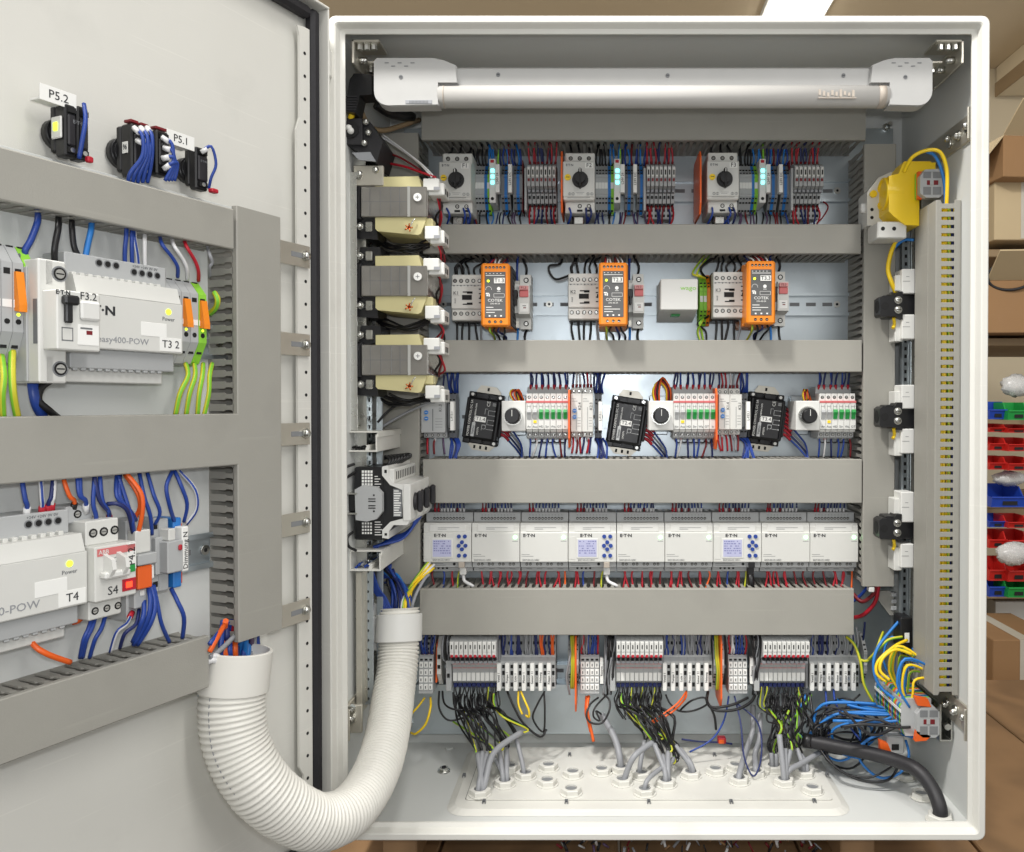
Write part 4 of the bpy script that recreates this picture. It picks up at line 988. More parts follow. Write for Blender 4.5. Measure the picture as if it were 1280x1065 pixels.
label_holder(565.5, 502, 538, 'narrow strip with white label between the K1.3 relay and T1.4'); label_holder(750.5, 502, 538, 'narrow strip with white label touching module T2.4'); label_holder(935, 502, 537, 'narrow strip with white label touching module T3.4', 'L-F33.1')

# ---- row 4: controllers
BX = [528.7+60.5*i for i in range(10)]
def controller(i, base):
    h = 64
    xa, zt_ = B.px(BX[i]+.3, 665.6, h); xb, zb_ = B.px(BX[i+1]-.3, 702.7, h); w = xb-xa; x = (xa+xb)/2; z = (zt_+zb_)/2; hh = (zt_-zb_)/2
    nm = ['left end', 'second', 'third', 'fourth', 'fifth', 'sixth', 'seventh', 'eighth', 'right end'][i]
    if base: lab = 'grey white controller with lit display and blue keys, ' + {0: 'left end of the row', 3: 'middle of the row', 6: 'third display from the left'}[i]
    else: lab = f'blank faced controller expansion, {nm} module of the row'
    t = T(B, 'controller' if base else 'expansion_module', lab, 'controller', x, 0, z, 'controllers with display' if base else 'expansion modules of the controllers')
    m = MB('dev'); m.box(-w/2, w/2, -h, -12, -hh, hh, .8)
    m.prism('x', [(-h+3, hh), (-h+3, hh+8), (-h+5, hh+13), (-12, hh+13), (-12, hh)], -w/2+.2, w/2-.2)
    m.use('dev_g'); m.box(-w/2+.2, w/2-.2, -h+20, -8, hh+13, hh+27, .6); m.box(-w/2+.2, w/2-.2, -h+7, -8, -hh-9, -hh, .5); m.box(-w/2+.4, w/2-.4, -h+18, -8, -hh-17, -hh-9, .5)
    t.part('body', m)
    m = MB('white'); m.box(-w*.38, w*.38, -h+2.2, -h+4, hh+1, hh+11, .4); t.part('cover_plate', m)
    m = MB('hole')
    for k in range(10 if base else 11):
        xx = -w*.32+k*w*.068; m.use('hole'); m.cyl('y', (xx, -h+19.6, hh+18), 2.1, .5, 8); m.use('steel'); m.box(xx-1.1, xx+1.1, -h+19.3, -h+19.6, hh+17.5, hh+18.4); m.use('inkg'); m.box(xx-.5, xx+.5, -h+19.7, -h+20, hh+22.4, hh+23.6)
    t.part('terminal_screws', m, kind='stuff')
    m = MB('hole')
    if not base:
        for k in range(4):
            for d in (-2.6, 2.6):
                xx = -w*.33+k*w*.22+d; m.use('hole'); m.cyl('y', (xx, -h+6.6, -hh-4), 2.1, .5, 8); m.use('steel'); m.box(xx-1.1, xx+1.1, -h+6.3, -h+6.6, -hh-4.5, -hh-3.6)
            m.use('inkg'); m.box(-w*.33+k*w*.22-4, -w*.33+k*w*.22+4, -h+17.7, -h+18, -hh-13.5, -hh-12.8)
    else:
        m.use('inkg'); m.box(-w*.45, -w*.1, -h+6.7, -h+7, -hh-3.5, -hh-2.8); m.box(-w*.45, -w*.05, -h+6.7, -h+7, -hh-6, -hh-5.4)
        for k in range(4): m.use('hole'); m.cyl('y', (-w*.32+k*w*.09, -h+17.6, -hh-12), 1.8, .5, 8)
        m.cyl('y', (w*.13, -h+6.6, -hh-4), 2.2, .5, 8)
    t.part('lower_terminals', m, kind='stuff')
    lx = -w*.18 if base else -w*.36
    if base and i == 0: lx = -w*.2
    text(t, 'E·T·N', lx+3.5, -h, hh-4.5, 4.6, 'ink', sx=1.15)
    m = MB('inkg'); m.box(-w*.2, w*.25, -h+1.9, -h+2.2, hh+6.6, hh+7); m.box(-w*.2, -w*.02, -h+1.9, -h+2.2, hh+4.4, hh+4.9)
    if not base: m.box(-w*.47, -w*.3, -h-.15, -h, -hh+11, -hh+11.5); m.box(-w*.47, -w*.22, -h-.15, -h, -hh+8.4, -hh+8.9)
    t.part('printed_marks', m, kind='stuff')
    text(t, 'EASY-E4-UC-12RC1' if base else 'EASY-E4-UC-16RE1', -w*.12 if base else -w*.27, -h, -hh+3.2, 2.4, 'inkg', sx=.9)
    if base:
        m = MB('white'); m.box(-w*.33, w*.12, -h-.8, -h, -hh+6, hh-8.5, .4); sc = t.part('display', m)
        t.part('screen', MB('lcd').box(-w*.3, w*.09, -h-1.1, -h-.8, -hh+8, hh-10.5, .2), parent=sc)
        m = MB('lcdt')
        for r_ in range(6):
            xx = -w*.28; zz = hh-13.5-r_*3.4
            while xx < w*.05:
                l = random.uniform(1.2, 3.6)
                if random.random() < .75: m.box(xx, min(xx+l, w*.08), -h-1.25, -h-1.1, zz, zz+1.5)
                xx += l+1
        t.part('screen_text', m, parent=sc, kind='stuff')
        bt = MB('blue').cyl('y', (0, -h-1.8, 0), 2.9, 1.9, 14).mesh('key')
        for bx, bz in ((-.66, 1.12), (.66, 1.12), (0, .42), (-.72, -.05), (.78, -.05), (0, -.5), (-.66, -1.3), (.66, -1.3)):
            if (bx, bz) == (0, .42): bz = .4
            t.inst('key', bt, (w*.31+bx*6.6, 0, bz*11.5+3))
        t.part('memory_flap', MB('dev').box(-w*.48, -w*.36, -h-.5, -h, -hh+4, hh-6, .3))
    else:
        l = MB('led_g'); l.cyl('y', (w*.41, -h-.7, hh-7), 3.0, .8, 12); t.part('led', l)
        m = MB('inkg'); m.box(w*.35, w*.47, -h-.15, -h, hh-13, hh-12.4); t.part('led_caption', m)
    # wiring above and below
    cols = ['red', 'red']+['wwhite']*9
    for k in range(10):
        X = x-w*.32+k*w*.068; c = random.choice(['navy', 'blue', 'navy'])
        f = 'red' if k < 2 else random.choice(['wwhite', 'wwhite', 'wwhite', 'redd'])
        wire(t, [(X, -38, z+hh+26), (X+J(1), -40, z+hh+36), (X+J(3), -42, z+hh+50)], c if k > 1 else 'redd', 1.2, fe=f, fl=7, n=5)
    for k in range(5):
        X = x-w*.36+k*w*.2+J(1.5)
        if base and k == 3: c = 'gy'
        else: c = random.choice(['red', 'red', 'redd'])
        if base and k == 1: c = 'blue'
        if base and k == 4: continue
        if i in (2, 5, 8) and k == 4: c = 'orange_w'
        wire(t, [(X, -44, z-hh-15), (X+J(3), -46, z-hh-24), (X+J(6), -50, z-hh-44)], c, 1.5, n=5)
        if c == 'red' and random.random() < .75: wire(t, [(X+2.5, -42, z-hh-15), (X+2+J(3), -46, z-hh-24), (X+3+J(6), -50, z-hh-44)], 'red', 1.5, n=5)
    if base:
        m = MB('ghostlbl' if i < 6 else 'black'); m.box(w*.24, w*.36, -h-1, -h+6, -hh-8, -hh, .4); m.use('white' if i < 6 else 'black'); m.box(w*.23, w*.37, -h+10, -20, -hh-21, -hh-9, 1)
        t.part('network_plug', m)
        if i < 6: wire(t, [(x+w*.3, -48, z-hh-20), (x+w*.33, -52, z-hh-30), (x+w*.5, -56, z-hh-36), (x+w*.58, -50, z-hh-44)], 'wwhite', 2.6)
        else: wire(t, [(x+w*.3, -48, z-hh-20), (x+w*.31, -54, z-hh-30), (x+w*.31, -50, z-hh-46)], 'black', 5)
    return t
for i in range(9): controller(i, i in (0, 3, 6))
# ================================================================ row 5: terminals at the bottom of the plate
H5 = 60; K5 = (YP-H5)/FPX
z5 = B.px(800, 830, H5)[1]
def zz5(v): return (830-v)*K5
fb = MB('dev_g'); w5 = 6.55
fb.prism('x', [(-10, -36), (-10, 40), (-40, 44), (-66, 42), (-76, 38), (-78, 16), (-66, 12), (-56, 2), (-52, -14), (-52, -28), (-44, -34), (-30, -40)], -w5/2, w5/2)
fb.use('white'); fb.box(-w5*.42, w5*.42, -81, -76, 24, 38, .4); fb.box(-w5*.4, w5*.4, -80, -76, 18, 24, .3); fb.use('red'); fb.box(-w5*.28, w5*.28, -80.6, -76, 15.5, 19.5, .3)
fb.use('hole'); fb.box(-.8, .8, -81.3, -81, 28, 34); fb.box(-w5*.3, w5*.3, -70, -66, 8, 11.5); fb.use('wgrey'); fb.box(-w5*.42, w5*.42, -72, -62, 4, 8, .3)
fb.use('pink'); fb.box(-w5*.45, w5*.45, -55.6, -53, -2, 0); fb.box(-w5*.45, w5*.45, -54.6, -52, -8, -7); fb.use('paper'); fb.box(-w5*.43, w5*.43, -53.4, -51.8, -27, -15, .3)
fb.use('hole'); fb.box(-w5*.3, w5*.3, -55, -53.5, 2, 4); fb.use('navy'); fb.box(-w5*.42, w5*.42, -49, -40, -38, -32, .3)
FB = fb.mesh('fuse_terminal')
def fusegroup(u0, lab, n=10):
    x, _ = B.px(u0, 830, 78); t = T(B, 'terminal_strip', lab, 'terminal strip', x, 0, z5, 'fuse terminals with white tops above the floor')
    for i in range(n):
        t.inst('fuse_terminal', FB, (i*6.75+3.3, 0, 0))
        for k in range(2):
            X = x+i*6.75+2+k*2.4; wire(t, [(X, -46, z5-34), (X+J(1), -50, z5-42), (X+J(6), -52+J(6), z5-60-J(6)), (x+33+(X-x-33)*.72+J(4), -62+J(10), z5-76+J(6))], random.choice(['black', 'black', 'blackm', 'black', 'blackm', 'black', 'black', 'gy']), 1.1, n=5)
    t.part('end_bracket', MB('dev_g').box(-9, -1, -60, -10, -40, 34, .8).use('hole').box(-7, -3, -60.4, -60, 20, 26).box(-7, -3, -60.4, -60, -20, -14))
    t.part('end_bracket', MB('dev_dg').box(n*6.75, n*6.75+3, -56, -10, -38, 34, .8))
    for k in range(5): X = x-9+k*2; wire(t, [(X, -30, z5+60), (X+J(4), -66, z5+38), (X+J(3)-2, -62, z5+10), (X+2, -50, z5-2)], random.choice(['black', 'blackm', 'wgrey']), 1.5, n=5)
    return t
fusegroup(562, 'ten white topped fuse terminals, left group above the floor'); fusegroup(770.5, 'ten white topped fuse terminals, middle group above the floor'); fusegroup(953.5, 'ten white topped fuse terminals, right group above the floor')
cbm = MB('dev_g'); cbm.prism('x', [(-10, -30), (-10, 30), (-30, 34), (-46, 6), (-54, 2), (-54, -38), (-30, -36)], -6, 6); 
for c_ in (-3, 3):
    cbm.use('hole'); cbm.box(c_-1.9, c_+1.9, -54.5, -54, -8, -3); cbm.box(c_-1.9, c_+1.9, -54.5, -54, -18, -12); cbm.box(c_-1.9, c_+1.9, -54.5, -54, -35, -29)
    cbm.box(c_-1.6, c_+1.6, -45, -40, 10, 14); cbm.box(c_-1.6, c_+1.6, -37, -34, 22, 26)
    cbm.use('steel'); cbm.box(c_-1.2, c_+1.2, -54.6, -54, -26, -21)
    cbm.use('dev_g')
CB = cbm.mesh('terminal')
def comb(u0, n, lab, cols, names=('Ventil 1', 'Pumpe 1', 'Licht 1', 'Motor 1', 'Sensor 11', 'Heizung', 'Klappe 3.2'), last=False):
    x, _ = B.px(u0, 847, H5); t = T(B, 'terminal_strip', lab, 'terminal strip', x, 0, z5, 'comb like strips with tall white labels')
    for i in range(n):
        t.inst('terminal', CB, (i*12.2+6.1, 0, 0))
        c = t.part('label_carrier', MB('paper').box(i*12.2, i*12.2+5.8, -60, -53, zz5(864), zz5(830)+.5, .4)); text(t, names[i % len(names)], i*12.2+2.9, -60, (zz5(864)+zz5(830))/2, 3.4, roll=-math.pi/2, parent=c)
        for k in range(3):
            X = x+i*12.2+4+k*2.6; c = cols[i % len(cols)]
            wire(t, [(X, -40, z5+4), (X+J(1), -48, z5+16), (X+J(3), -50, z5+28), (X+J(3), -46, z5+50)], random.choice([c, c, 'navy', 'wgrey']), 1.5, fe=random.choice(['navy', 'wgrey']), fl=5, n=5)
    return t
comb(621, 7, 'comb of seven tall white labels left of the orange plate, left group', ['navy', 'blue', 'navy', 'wgrey', 'wgrey', 'orange_w', 'orange_w'])
comb(828.5, 6, 'comb of six tall white labels in the middle of the bottom terminals', ['blue', 'navy', 'blue', 'wgrey', 'navy', 'wgrey'])
comb(1013, 6, 'comb of six tall white labels at the right end of the bottom terminals', ['blue', 'navy', 'navy', 'wgrey', 'wgrey', 'wwhite'])
qm = MB('dev_g'); qm.prism('x', [(-10, -44), (-10, 36), (-28, 36), (-44, 14), (-54, 8), (-58, -44), (-40, -46)], -3.35, 3.35)
for k in range(4):
    qm.use('paper'); y_ = -55.3-k*.9; qm.box(-2.8, 2.8, y_-1.6, y_+1, -k*10.6-6.5, -k*10.6+1.5, .4); qm.use('inkg'); qm.box(-.8, .8, y_-1.8, y_-1.6, -k*10.6-4.5, -k*10.6-.5)
    qm.use('hole'); qm.box(-1.8, 1.8, -36-k*4.6, -32-k*4.6, 29-k*6.4, 31.5-k*6.4)
qm.use('hole'); qm.box(-2, 2, -55, -54, 3.4, 6)
QM = qm.mesh('terminal')
def quad(u0, n, lab, cols):
    x, _ = B.px(u0, 850, H5); t = T(B, 'terminal_strip', lab, 'terminal strip', x, 0, z5)
    for i in range(n):
        t.inst('terminal', QM, (i*6.9+3.4, 0, 0))
        for k in range(2):
            X = x+i*6.9+2+k*3; c = cols[(i+k) % len(cols)]
            wire(t, [(X, -46, z5+9), (X+J(1), -54, z5+20), (X+J(3), -52, z5+32), (X+J(3), -46, z5+52)], c, 1.4, fe='redd' if k else 'navy', fl=4, n=5)
    return t
quad(523, 3, 'small block of white tagged terminals half hidden by the hose', ['navy', 'blue'])
q1 = quad(725.5, 4, 'block of small white tags in rows right of the left orange plate', ['red', 'wgrey', 'blue', 'blue'])
q2 = quad(911, 4, 'block of small white tags in rows right of the middle orange plate', ['red', 'wwhite', 'blue', 'blue'])
for t, u in ((q1, 750), (q2, 938)):
    x, _ = B.px(u, 850, H5); dx = x-t.off[0]
    t.part('label_carrier', MB('paper').box(dx, dx+5, -58, -50, -30, 8, .4)); text(t, 'Reserve', dx+2.5, -58, -11, 3.2, roll=-math.pi/2)
    m = MB('dev_g'); m.prism('x', [(-10, -34), (-10, 36), (-34, 36), (-50, 24), (-54, -10), (-40, -34)], dx+6, dx+14); m.use('hole'); m.box(dx+8, dx+12, -50.4, -46, 22, 27); m.box(dx+8, dx+12, -54, -52, 4, 9); t.part('end_bracket', m)
t = T(B, 'terminal_strip', 'orange flanked end terminals left of the left fuse group', 'terminal strip', B.px(543, 850, H5)[0], 0, z5)
t.part('terminal', MB('orange_w').prism('x', [(-10, -30), (-10, 30), (-46, 26), (-52, -30)], 0, 2)); t.part('end_bracket', MB('dev').prism('x', [(-10, -30), (-10, 36), (-40, 36), (-54, 20), (-56, -16), (-40, -36)], 3, 9).use('hole').box(4, 8, -56, -54, 6, 12).box(4, 8, -57, -55, -8, -3))
orange_plate(B, 719.5, 797, 892, 72, 'long orange separator plate in the left bottom terminals'); orange_plate(B, 902, 796, 886, 72, 'long orange separator plate in the middle bottom terminals')
def loose(name, lab, cat, pts, col, r=1.5, fr=W, fe=None):
    t = None; a, b = WC.get(col, (col, None)); m = MB(a); m.tube(pts, r, 6, b, 5)
    if fe: d = (Vector(pts[-1])-Vector(pts[-2])).normalized(); p = Vector(pts[-1]); m.use(fe); m.tube([p-d*.5, p+d*7], r*1.5, 6, raw=True)
    return single(fr, name, m, lab, cat)
def ap(l): return [A(*p) for p in l]
for k, u in enumerate((714, 716.5)):
    loose('wire', ('green and yellow wire left of the long left orange plate', 'second green and yellow wire behind the long left orange plate')[k], 'wire', ap([(u, 794, 1228), (u+1, 820, 1216), (u+1, 840, 1216), (u, 860, 1226)]), 'gy', 2.0)
    loose('wire', ('green and yellow wire left of the long middle orange plate', 'second green and yellow wire behind the long middle orange plate')[k], 'wire', ap([(u+180, 794, 1228), (u+181, 820, 1216), (u+183, 840, 1216), (u+182, 862, 1226)]), 'gy', 2.0)
# ---- cables through the floor glands, opened into single wires
def gland_cables(lab, cables, term_u0, term_u1, spread=1.0, tv=868, tY=1222):
    t = T(W, 'cable_bundle', lab, 'cable bundle', *[c for c in A(cables[0][1], 960, 1150)[:2]], GZ)
    n = len(cables)
    for ci, (g, u, v, Y, r, mid) in enumerate(cables):
        gx, gy = GP[g]; gx += J(4); gy += J(3)
        top = A(u, v, Y); pts = [(gx, gy, FZ+1), (gx+(top[0]-gx)*.12, gy+(Y-gy)*.1, FZ+22)]
        if mid: pts.append(A(*mid))
        pts.append(top)
        mb = MB('wgrey'); mb.tube(pts, r, 10, None, 6); t.part('cable', mb, infr=True)
        d = (Vector(pts[-1])-Vector(pts[-2])).normalized()
        for k in range(4):
            tu = term_u0+(term_u1-term_u0)*((ci+random.random())/n); c = ['black', 'gy' if ci % 2 == 0 else 'black', 'blackm', 'black'][k]
            e = A(tu, tv+J(3), tY+J(6)); s_ = (top[0]+J(1.5), top[1]+J(1.5), top[2]-1)
            p1 = (s_[0]+d[0]*12+J(5), s_[1]+d[1]*8, s_[2]+max(d[2], .2)*14)
            mdl = A(tu*.55+u*.45+J(11)*spread, (v+tv)/2+J(12), Y*.4+tY*.6-random.uniform(4, 34))
            up = A(tu+J(2), tv+14+J(3), tY-6)
            if c == 'gy' and random.random() < .5: e = A(tu+J(14), tv+random.uniform(14, 40), tY-random.uniform(10, 40)); wire(t, [s_, p1, e], c, 1.5, n=6)
            else: wire(t, [s_, p1, mdl, up, e], c, 1.3 if c != 'gy' else 1.5, n=5)
    return t
gA = gland_cables('grey cables opening into black and yellow wires, left group', [(0, 597, 942, 1150, 3.6, None), (0, 603, 940, 1152, 3.6, None), (0, 609, 941, 1156, 3.6, None), (1, 616, 945, 1170, 3.4, None), (1, 624, 938, 1172, 3.4, None), (1, 633, 936, 1178, 3.4, None), (2, 632, 930, 1196, 3.6, None), (3, 645, 922, 1190, 3.2, None), (0, 652, 915, 1190, 4.2, (618, 940, 1150))], 566, 622)
gB = gland_cables('grey cables opening into black and yellow wires, middle group', [(10, 822, 924, 1180, 4.2, (795, 943, 1150)), (11, 806, 926, 1190, 3.4, None), (13, 818, 930, 1170, 3.6, None), (13, 828, 944, 1165, 3.6, None), (13, 835, 940, 1168, 3.6, None), (13, 842, 948, 1170, 3.2, None), (14, 844, 932, 1180, 3.6, None), (14, 850, 936, 1184, 3.6, None), (12, 838, 952, 1166, 3.2, None)], 772, 828)
gC = gland_cables('grey cables opening into black and yellow wires, right group', [(20, 974, 918, 1160, 4.0, None), (20, 981, 936, 1160, 3.8, None), (20, 988, 938, 1164, 3.6, None), (19, 964, 941, 1184, 3.6, None), (19, 970, 943, 1186, 3.4, None), (21, 996, 936, 1180, 3.6, None), (21, 1002, 944, 1184, 3.2, None), (20, 1024, 941, 1185, 3.8, (1000, 955, 1160))], 958, 1010)
c_ = [(9, 752, 893, 1225, 4.6, (770, 925, 1195))]
t = T(W, 'cable', 'single grey cable rising left of the middle bundle with a black wire coil', 'cable', *A(776, 957, 1190)[:2], GZ)
gx, gy = GP[9]; mb = MB('wgrey'); mb.tube([(gx, gy, FZ), (gx-2, gy+3, FZ+26), A(768, 922, 1205), A(752, 893, 1225)], 4.8, 10, None, 6); t.part('sheath', mb, infr=True)
mb = MB('black'); mb.tube(ap([(748, 872, 1225), (738, 880, 1215), (733, 893, 1205), (738, 903, 1200), (752, 904, 1200), (761, 890, 1205), (762, 876, 1215), (755, 868, 1225)]), 1.5, 6); t.part('wire', mb, infr=True)
mb = MB('black'); mb.tube(ap([(759, 868, 1225), (744, 884, 1205), (742, 896, 1200), (750, 901, 1200), (745, 889, 1206), (752, 893, 1222)]), 1.4, 6); t.part('wire', mb, infr=True)
for g, u, v, Y, lab in ((17, 941, 912, 1225, 'short grey cable bending right behind the right bundle'), (18, 950, 922, 1215, 'short grey cable stub left of the right bundle')):
    gx, gy = GP[g]; loose('cable', lab, 'cable', [(gx, gy, FZ), (gx, gy, FZ+18), A(u-6, v+20, 1205), A(u, v, Y), A(u, v-30, Y+25)], 'wgrey', 4.4)
BW = [('black wire looping under the left comb strip', 'black', [(681, 864, 1225), (672, 880, 1220), (666, 898, 1215), (679, 915, 1215), (681, 890, 1215), (680, 864, 1225)], 1.5),
      ('black wire arcing left of the left bundle', 'black', [(549, 864, 1225), (549, 885, 1205), (560, 900, 1195), (580, 897, 1200), (598, 888, 1215)], 1.5),
      ('second black wire arcing lower left of the left bundle', 'black', [(553, 864, 1225), (556, 880, 1208), (570, 887, 1200), (596, 886, 1205)], 1.5),
      ('black wire drooping between left comb and bundle', 'black', [(634, 864, 1225), (643, 885, 1210), (655, 905, 1205), (675, 921, 1205), (683, 912, 1215)], 1.7),
      ('yellow looped wire under the left comb strip', 'yellow', [(648, 864, 1226), (648, 880, 1215), (653, 893, 1210)], 1.6),
      ('second yellow wire under the left comb strip', 'yellow', [(651, 864, 1226), (656, 876, 1215), (661, 888, 1210), (661, 896, 1212), (657, 894, 1215)], 1.7),
      ('large yellow wire loop beside the hose, lower left', 'yellow', [(538, 872, 1225), (538, 885, 1200), (532, 905, 1195), (520, 917, 1200), (514, 916, 1215)], 1.8),
      ('thin yellow wire crossing the hose side, lower left', 'yellow', [(531, 872, 1230), (522, 884, 1225), (515, 892, 1225), (512, 902, 1230)], 1.6),
      ('orange wire drooping to a fold right of the middle bundle', 'orange_w', [(858, 864, 1225), (848, 878, 1200), (830, 892, 1195), (817, 900, 1192), (818, 903, 1192), (840, 890, 1197), (856, 874, 1215), (858, 864, 1225)], 1.5),
      ('orange wire hanging under the left tag block', 'orange_w', [(733, 870, 1226), (732, 890, 1215), (735, 902, 1210), (738, 915, 1208)], 1.7),
      ('second orange wire end under the left tag block', 'orange_w', [(736, 870, 1226), (734, 885, 1212), (737, 903, 1206), (742, 927, 1200)], 2.2),
      ('black wire oval between middle and right groups', 'black', [(850, 888, 1215), (864, 876, 1205), (880, 872, 1205), (884, 880, 1205), (868, 888, 1210), (850, 889, 1215), (838, 880, 1220), (832, 868, 1226)], 1.5),
      ('thick black wire sagging from middle comb to right group', 'black', [(885, 864, 1226), (884, 878, 1212), (895, 888, 1205), (920, 887, 1205), (938, 878, 1215), (944, 868, 1226)], 2.2),
      ('second thick black wire sagging under the middle tag block', 'black', [(882, 872, 1216), (890, 884, 1206), (915, 881, 1206), (935, 872, 1218)], 2.0),
      ('black wire hanging straight from the middle comb', 'black', [(886, 880, 1212), (893, 895, 1210), (895, 912, 1215)], 1.8),
      ('navy wire hanging in a long loop to the gland plate', 'navy', [(918, 870, 1222), (926, 905, 1190), (930, 945, 1165), (941, 970, 1150), (950, 955, 1155), (952, 925, 1170), (945, 900, 1200), (922, 880, 1222)], 1.2),
      ('blue wire slanting down left of the right group', 'blue', [(911, 870, 1225), (905, 900, 1212), (890, 924, 1205), (862, 940, 1200)], 1.3),
      ('navy wire lying low behind the middle glands', 'navy', [(852, 924, 1240), (875, 927, 1235), (900, 928, 1235), (915, 930, 1240)], 1.4),
      ('blue wire hanging straight under the right comb', 'blue', [(1032, 864, 1224), (1034, 890, 1210), (1036, 922, 1200)], 1.6),
      ('blue wire slanting right under the right comb', 'blue', [(1042, 862, 1224), (1045, 880, 1205), (1060, 905, 1185), (1076, 926, 1170)], 1.6),
      ('green and yellow wire falling right of the right comb', 'gy', [(1058, 796, 1226), (1068, 806, 1215), (1076, 828, 1205), (1080, 855, 1200), (1092, 878, 1195)], 2.1),
      ('green and yellow wire branching to the right wall terminals', 'gy', [(1074, 824, 1208), (1084, 826, 1200), (1094, 815, 1195), (1100, 800, 1200), (1104, 790, 1215)], 2.0)]
for k, (lab, c, pts, r) in enumerate(BW):
    loose('wire', lab, 'wire', ap(pts), c, r)
m = MB('red'); p = A(902, 925, 1235); m.box(p[0]-6, p[0]+6, p[1]-6, p[1]+6, p[2]-4, p[2]+5, 1.5); m.use('orange_w'); m.box(p[0]-5, p[0]+3, p[1]-7, p[1]-6, p[2]-3, p[2]+3, .4)
single(W, 'wire_connector', m, 'small orange red connector lying at the plate foot', 'connector')
# tangle on the lower right
t = T(W, 'cable_bundle', 'tangle of black and light blue wires at the lower right', 'cable bundle', *A(1060, 930, 1180)[:2], GZ)
for k in range(16):
    c = ['blackm', 'black', 'blue_l', 'black'][k % 4]; a = random.uniform(0, .6)
    cu, cv = 1052+J(14), 918+J(14); ru, rv = random.uniform(20, 46), random.uniform(14, 34); ph = random.uniform(0, 6.28)
    pts = [A(cu+ru*math.cos(ph+q*.62), cv+rv*math.sin(ph+q*.62), 1190+18*math.sin(q+k)+J(5)) for q in range(8)]
    pts = [(x, y, max(z, FZ+5)) for x, y, z in pts]
    mb = MB(c); mb.tube(pts, random.uniform(1.3, 2.1), 6, None, 4); t.part('wire', mb, infr=True)
for pts, r in (([(1095, 880, 1170), (1060, 878, 1180), (1030, 880, 1190), (1018, 895, 1195), (1022, 910, 1190)], 2.2), ([(1140, 898, 1150), (1110, 892, 1160), (1080, 890, 1170), (1045, 893, 1180), (1025, 905, 1185)], 2.2), ([(1143, 922, 1150), (1120, 917, 1160), (1095, 920, 1165), (1078, 930, 1165), (1070, 942, 1165)], 2.2), ([(1070, 935, 1160), (1078, 955, 1150), (1100, 972, 1140), (1125, 966, 1135), (1136, 945, 1140), (1132, 925, 1150)], 1.8), ([(1146, 905, 1150), (1120, 906, 1160), (1090, 902, 1160), (1060, 904, 1170), (1040, 915, 1180), (1050, 940, 1180), (1075, 948, 1170)], 2.0)):
    mb = MB('blue_l'); mb.tube(ap(pts), r, 6, None, 5); t.part('wire', mb, infr=True)
for pts, r in (([(1022, 900, 1190), (1020, 925, 1180), (1040, 955, 1150), (1075, 975, 1135), (1110, 975, 1130), (1124, 955, 1140)], 1.8), ([(1030, 890, 1190), (1026, 920, 1180), (1045, 960, 1155), (1085, 972, 1135), (1115, 958, 1135)], 1.5), ([(985, 905, 1215), (1000, 918, 1205), (1020, 920, 1200), (1050, 890, 1205), (1075, 868, 1215)], 1.6), ([(1012, 866, 1222), (1016, 895, 1200), (1018, 915, 1195)], 1.7)):
    mb = MB('black'); mb.tube(ap(pts), r, 6, None, 5); t.part('wire', mb, infr=True)
gx, gy = GP[24-1]
pts = [(gx, gy, FZ-2), (gx, gy, FZ+16), A(1166, 987, 1066), A(1147, 963, 1085), A(1118, 950, 1112), A(1080, 940, 1140), A(1040, 932, 1165), A(1015, 927, 1180)]
t = T(W, 'supply_cable', 'thick black supply cable entering the floor at the lower right', 'cable', gx, gy, FZ)
mb = MB('blackm'); mb.tube(pts, 9.2, 16, None, 7); t.part('sheath', mb, infr=True)
mb = MB('black'); mb.tube([pts[-1], A(1005, 925, 1186)], 9.8, 16, raw=True); t.part('shrink_sleeve', mb, infr=True)
for k in range(5): mb = MB(['black', 'black', 'blackm', 'blue_l', 'gy'][k] if k < 4 else 'lime'); mb.tube([A(1007, 925+k-2, 1186), A(995-k*2, 915-k*3, 1200), A(985+k*4, 890, 1215), A(990+k*6, 868, 1225)], 2.0, 6); t.part('wire', mb, infr=True)

# filler terminals between the groups
for u, n, lab in ((710, 3, 'plain grey terminals between the left comb and the orange plate'), (891, 3, 'plain grey terminals between the middle comb and the orange plate'), (1078, 1, 'last grey terminal right of the right comb')):
    x, _ = B.px(u, 830, 46); t = T(B, 'terminal_strip', lab, 'terminal strip', x, 0, z5)
    for i in range(n):
        t.inst('terminal', TG, (i*5.4+2.7, -6, 0))
        wire(t, [(x+i*5.4+2.7, -38, z5+26), (x+i*5.4+2+J(2), -44, z5+40), (x+i*5.4+J(4), -46, z5+58)], ['navy', 'blue', 'wgrey'][i], 1.5)
for u, c, la in ((713, 'wgrey', 'grey wire rising right of the left comb strip'), (758, 'wgrey', 'grey wire rising left of the middle fuse group, outer one'), (762, 'black', 'black wire rising left of the middle fuse group, outer one'), (766, 'blackm', 'charcoal wire rising against the middle fuse group'), (764, 'wgrey', 'grey wire rising between two dark wires by the middle fuse group'), (944, 'black', 'black wire rising left of the right fuse group'), (950, 'blackm', 'charcoal wire rising against the right fuse group'), (947, 'wgrey', 'grey wire rising between two dark wires by the right fuse group')):
    loose('wire', la, 'wire', ap([(u, 796, 1232), (u+J(2), 820, 1214), (u-3+J(3), 845, 1216), (u-2+J(3), 868, 1224)]), c, 1.6)
def X_(u, Y): return A(u, 500, Y)[0]
def Z_(v, Y): return A(700, v, Y)[2]
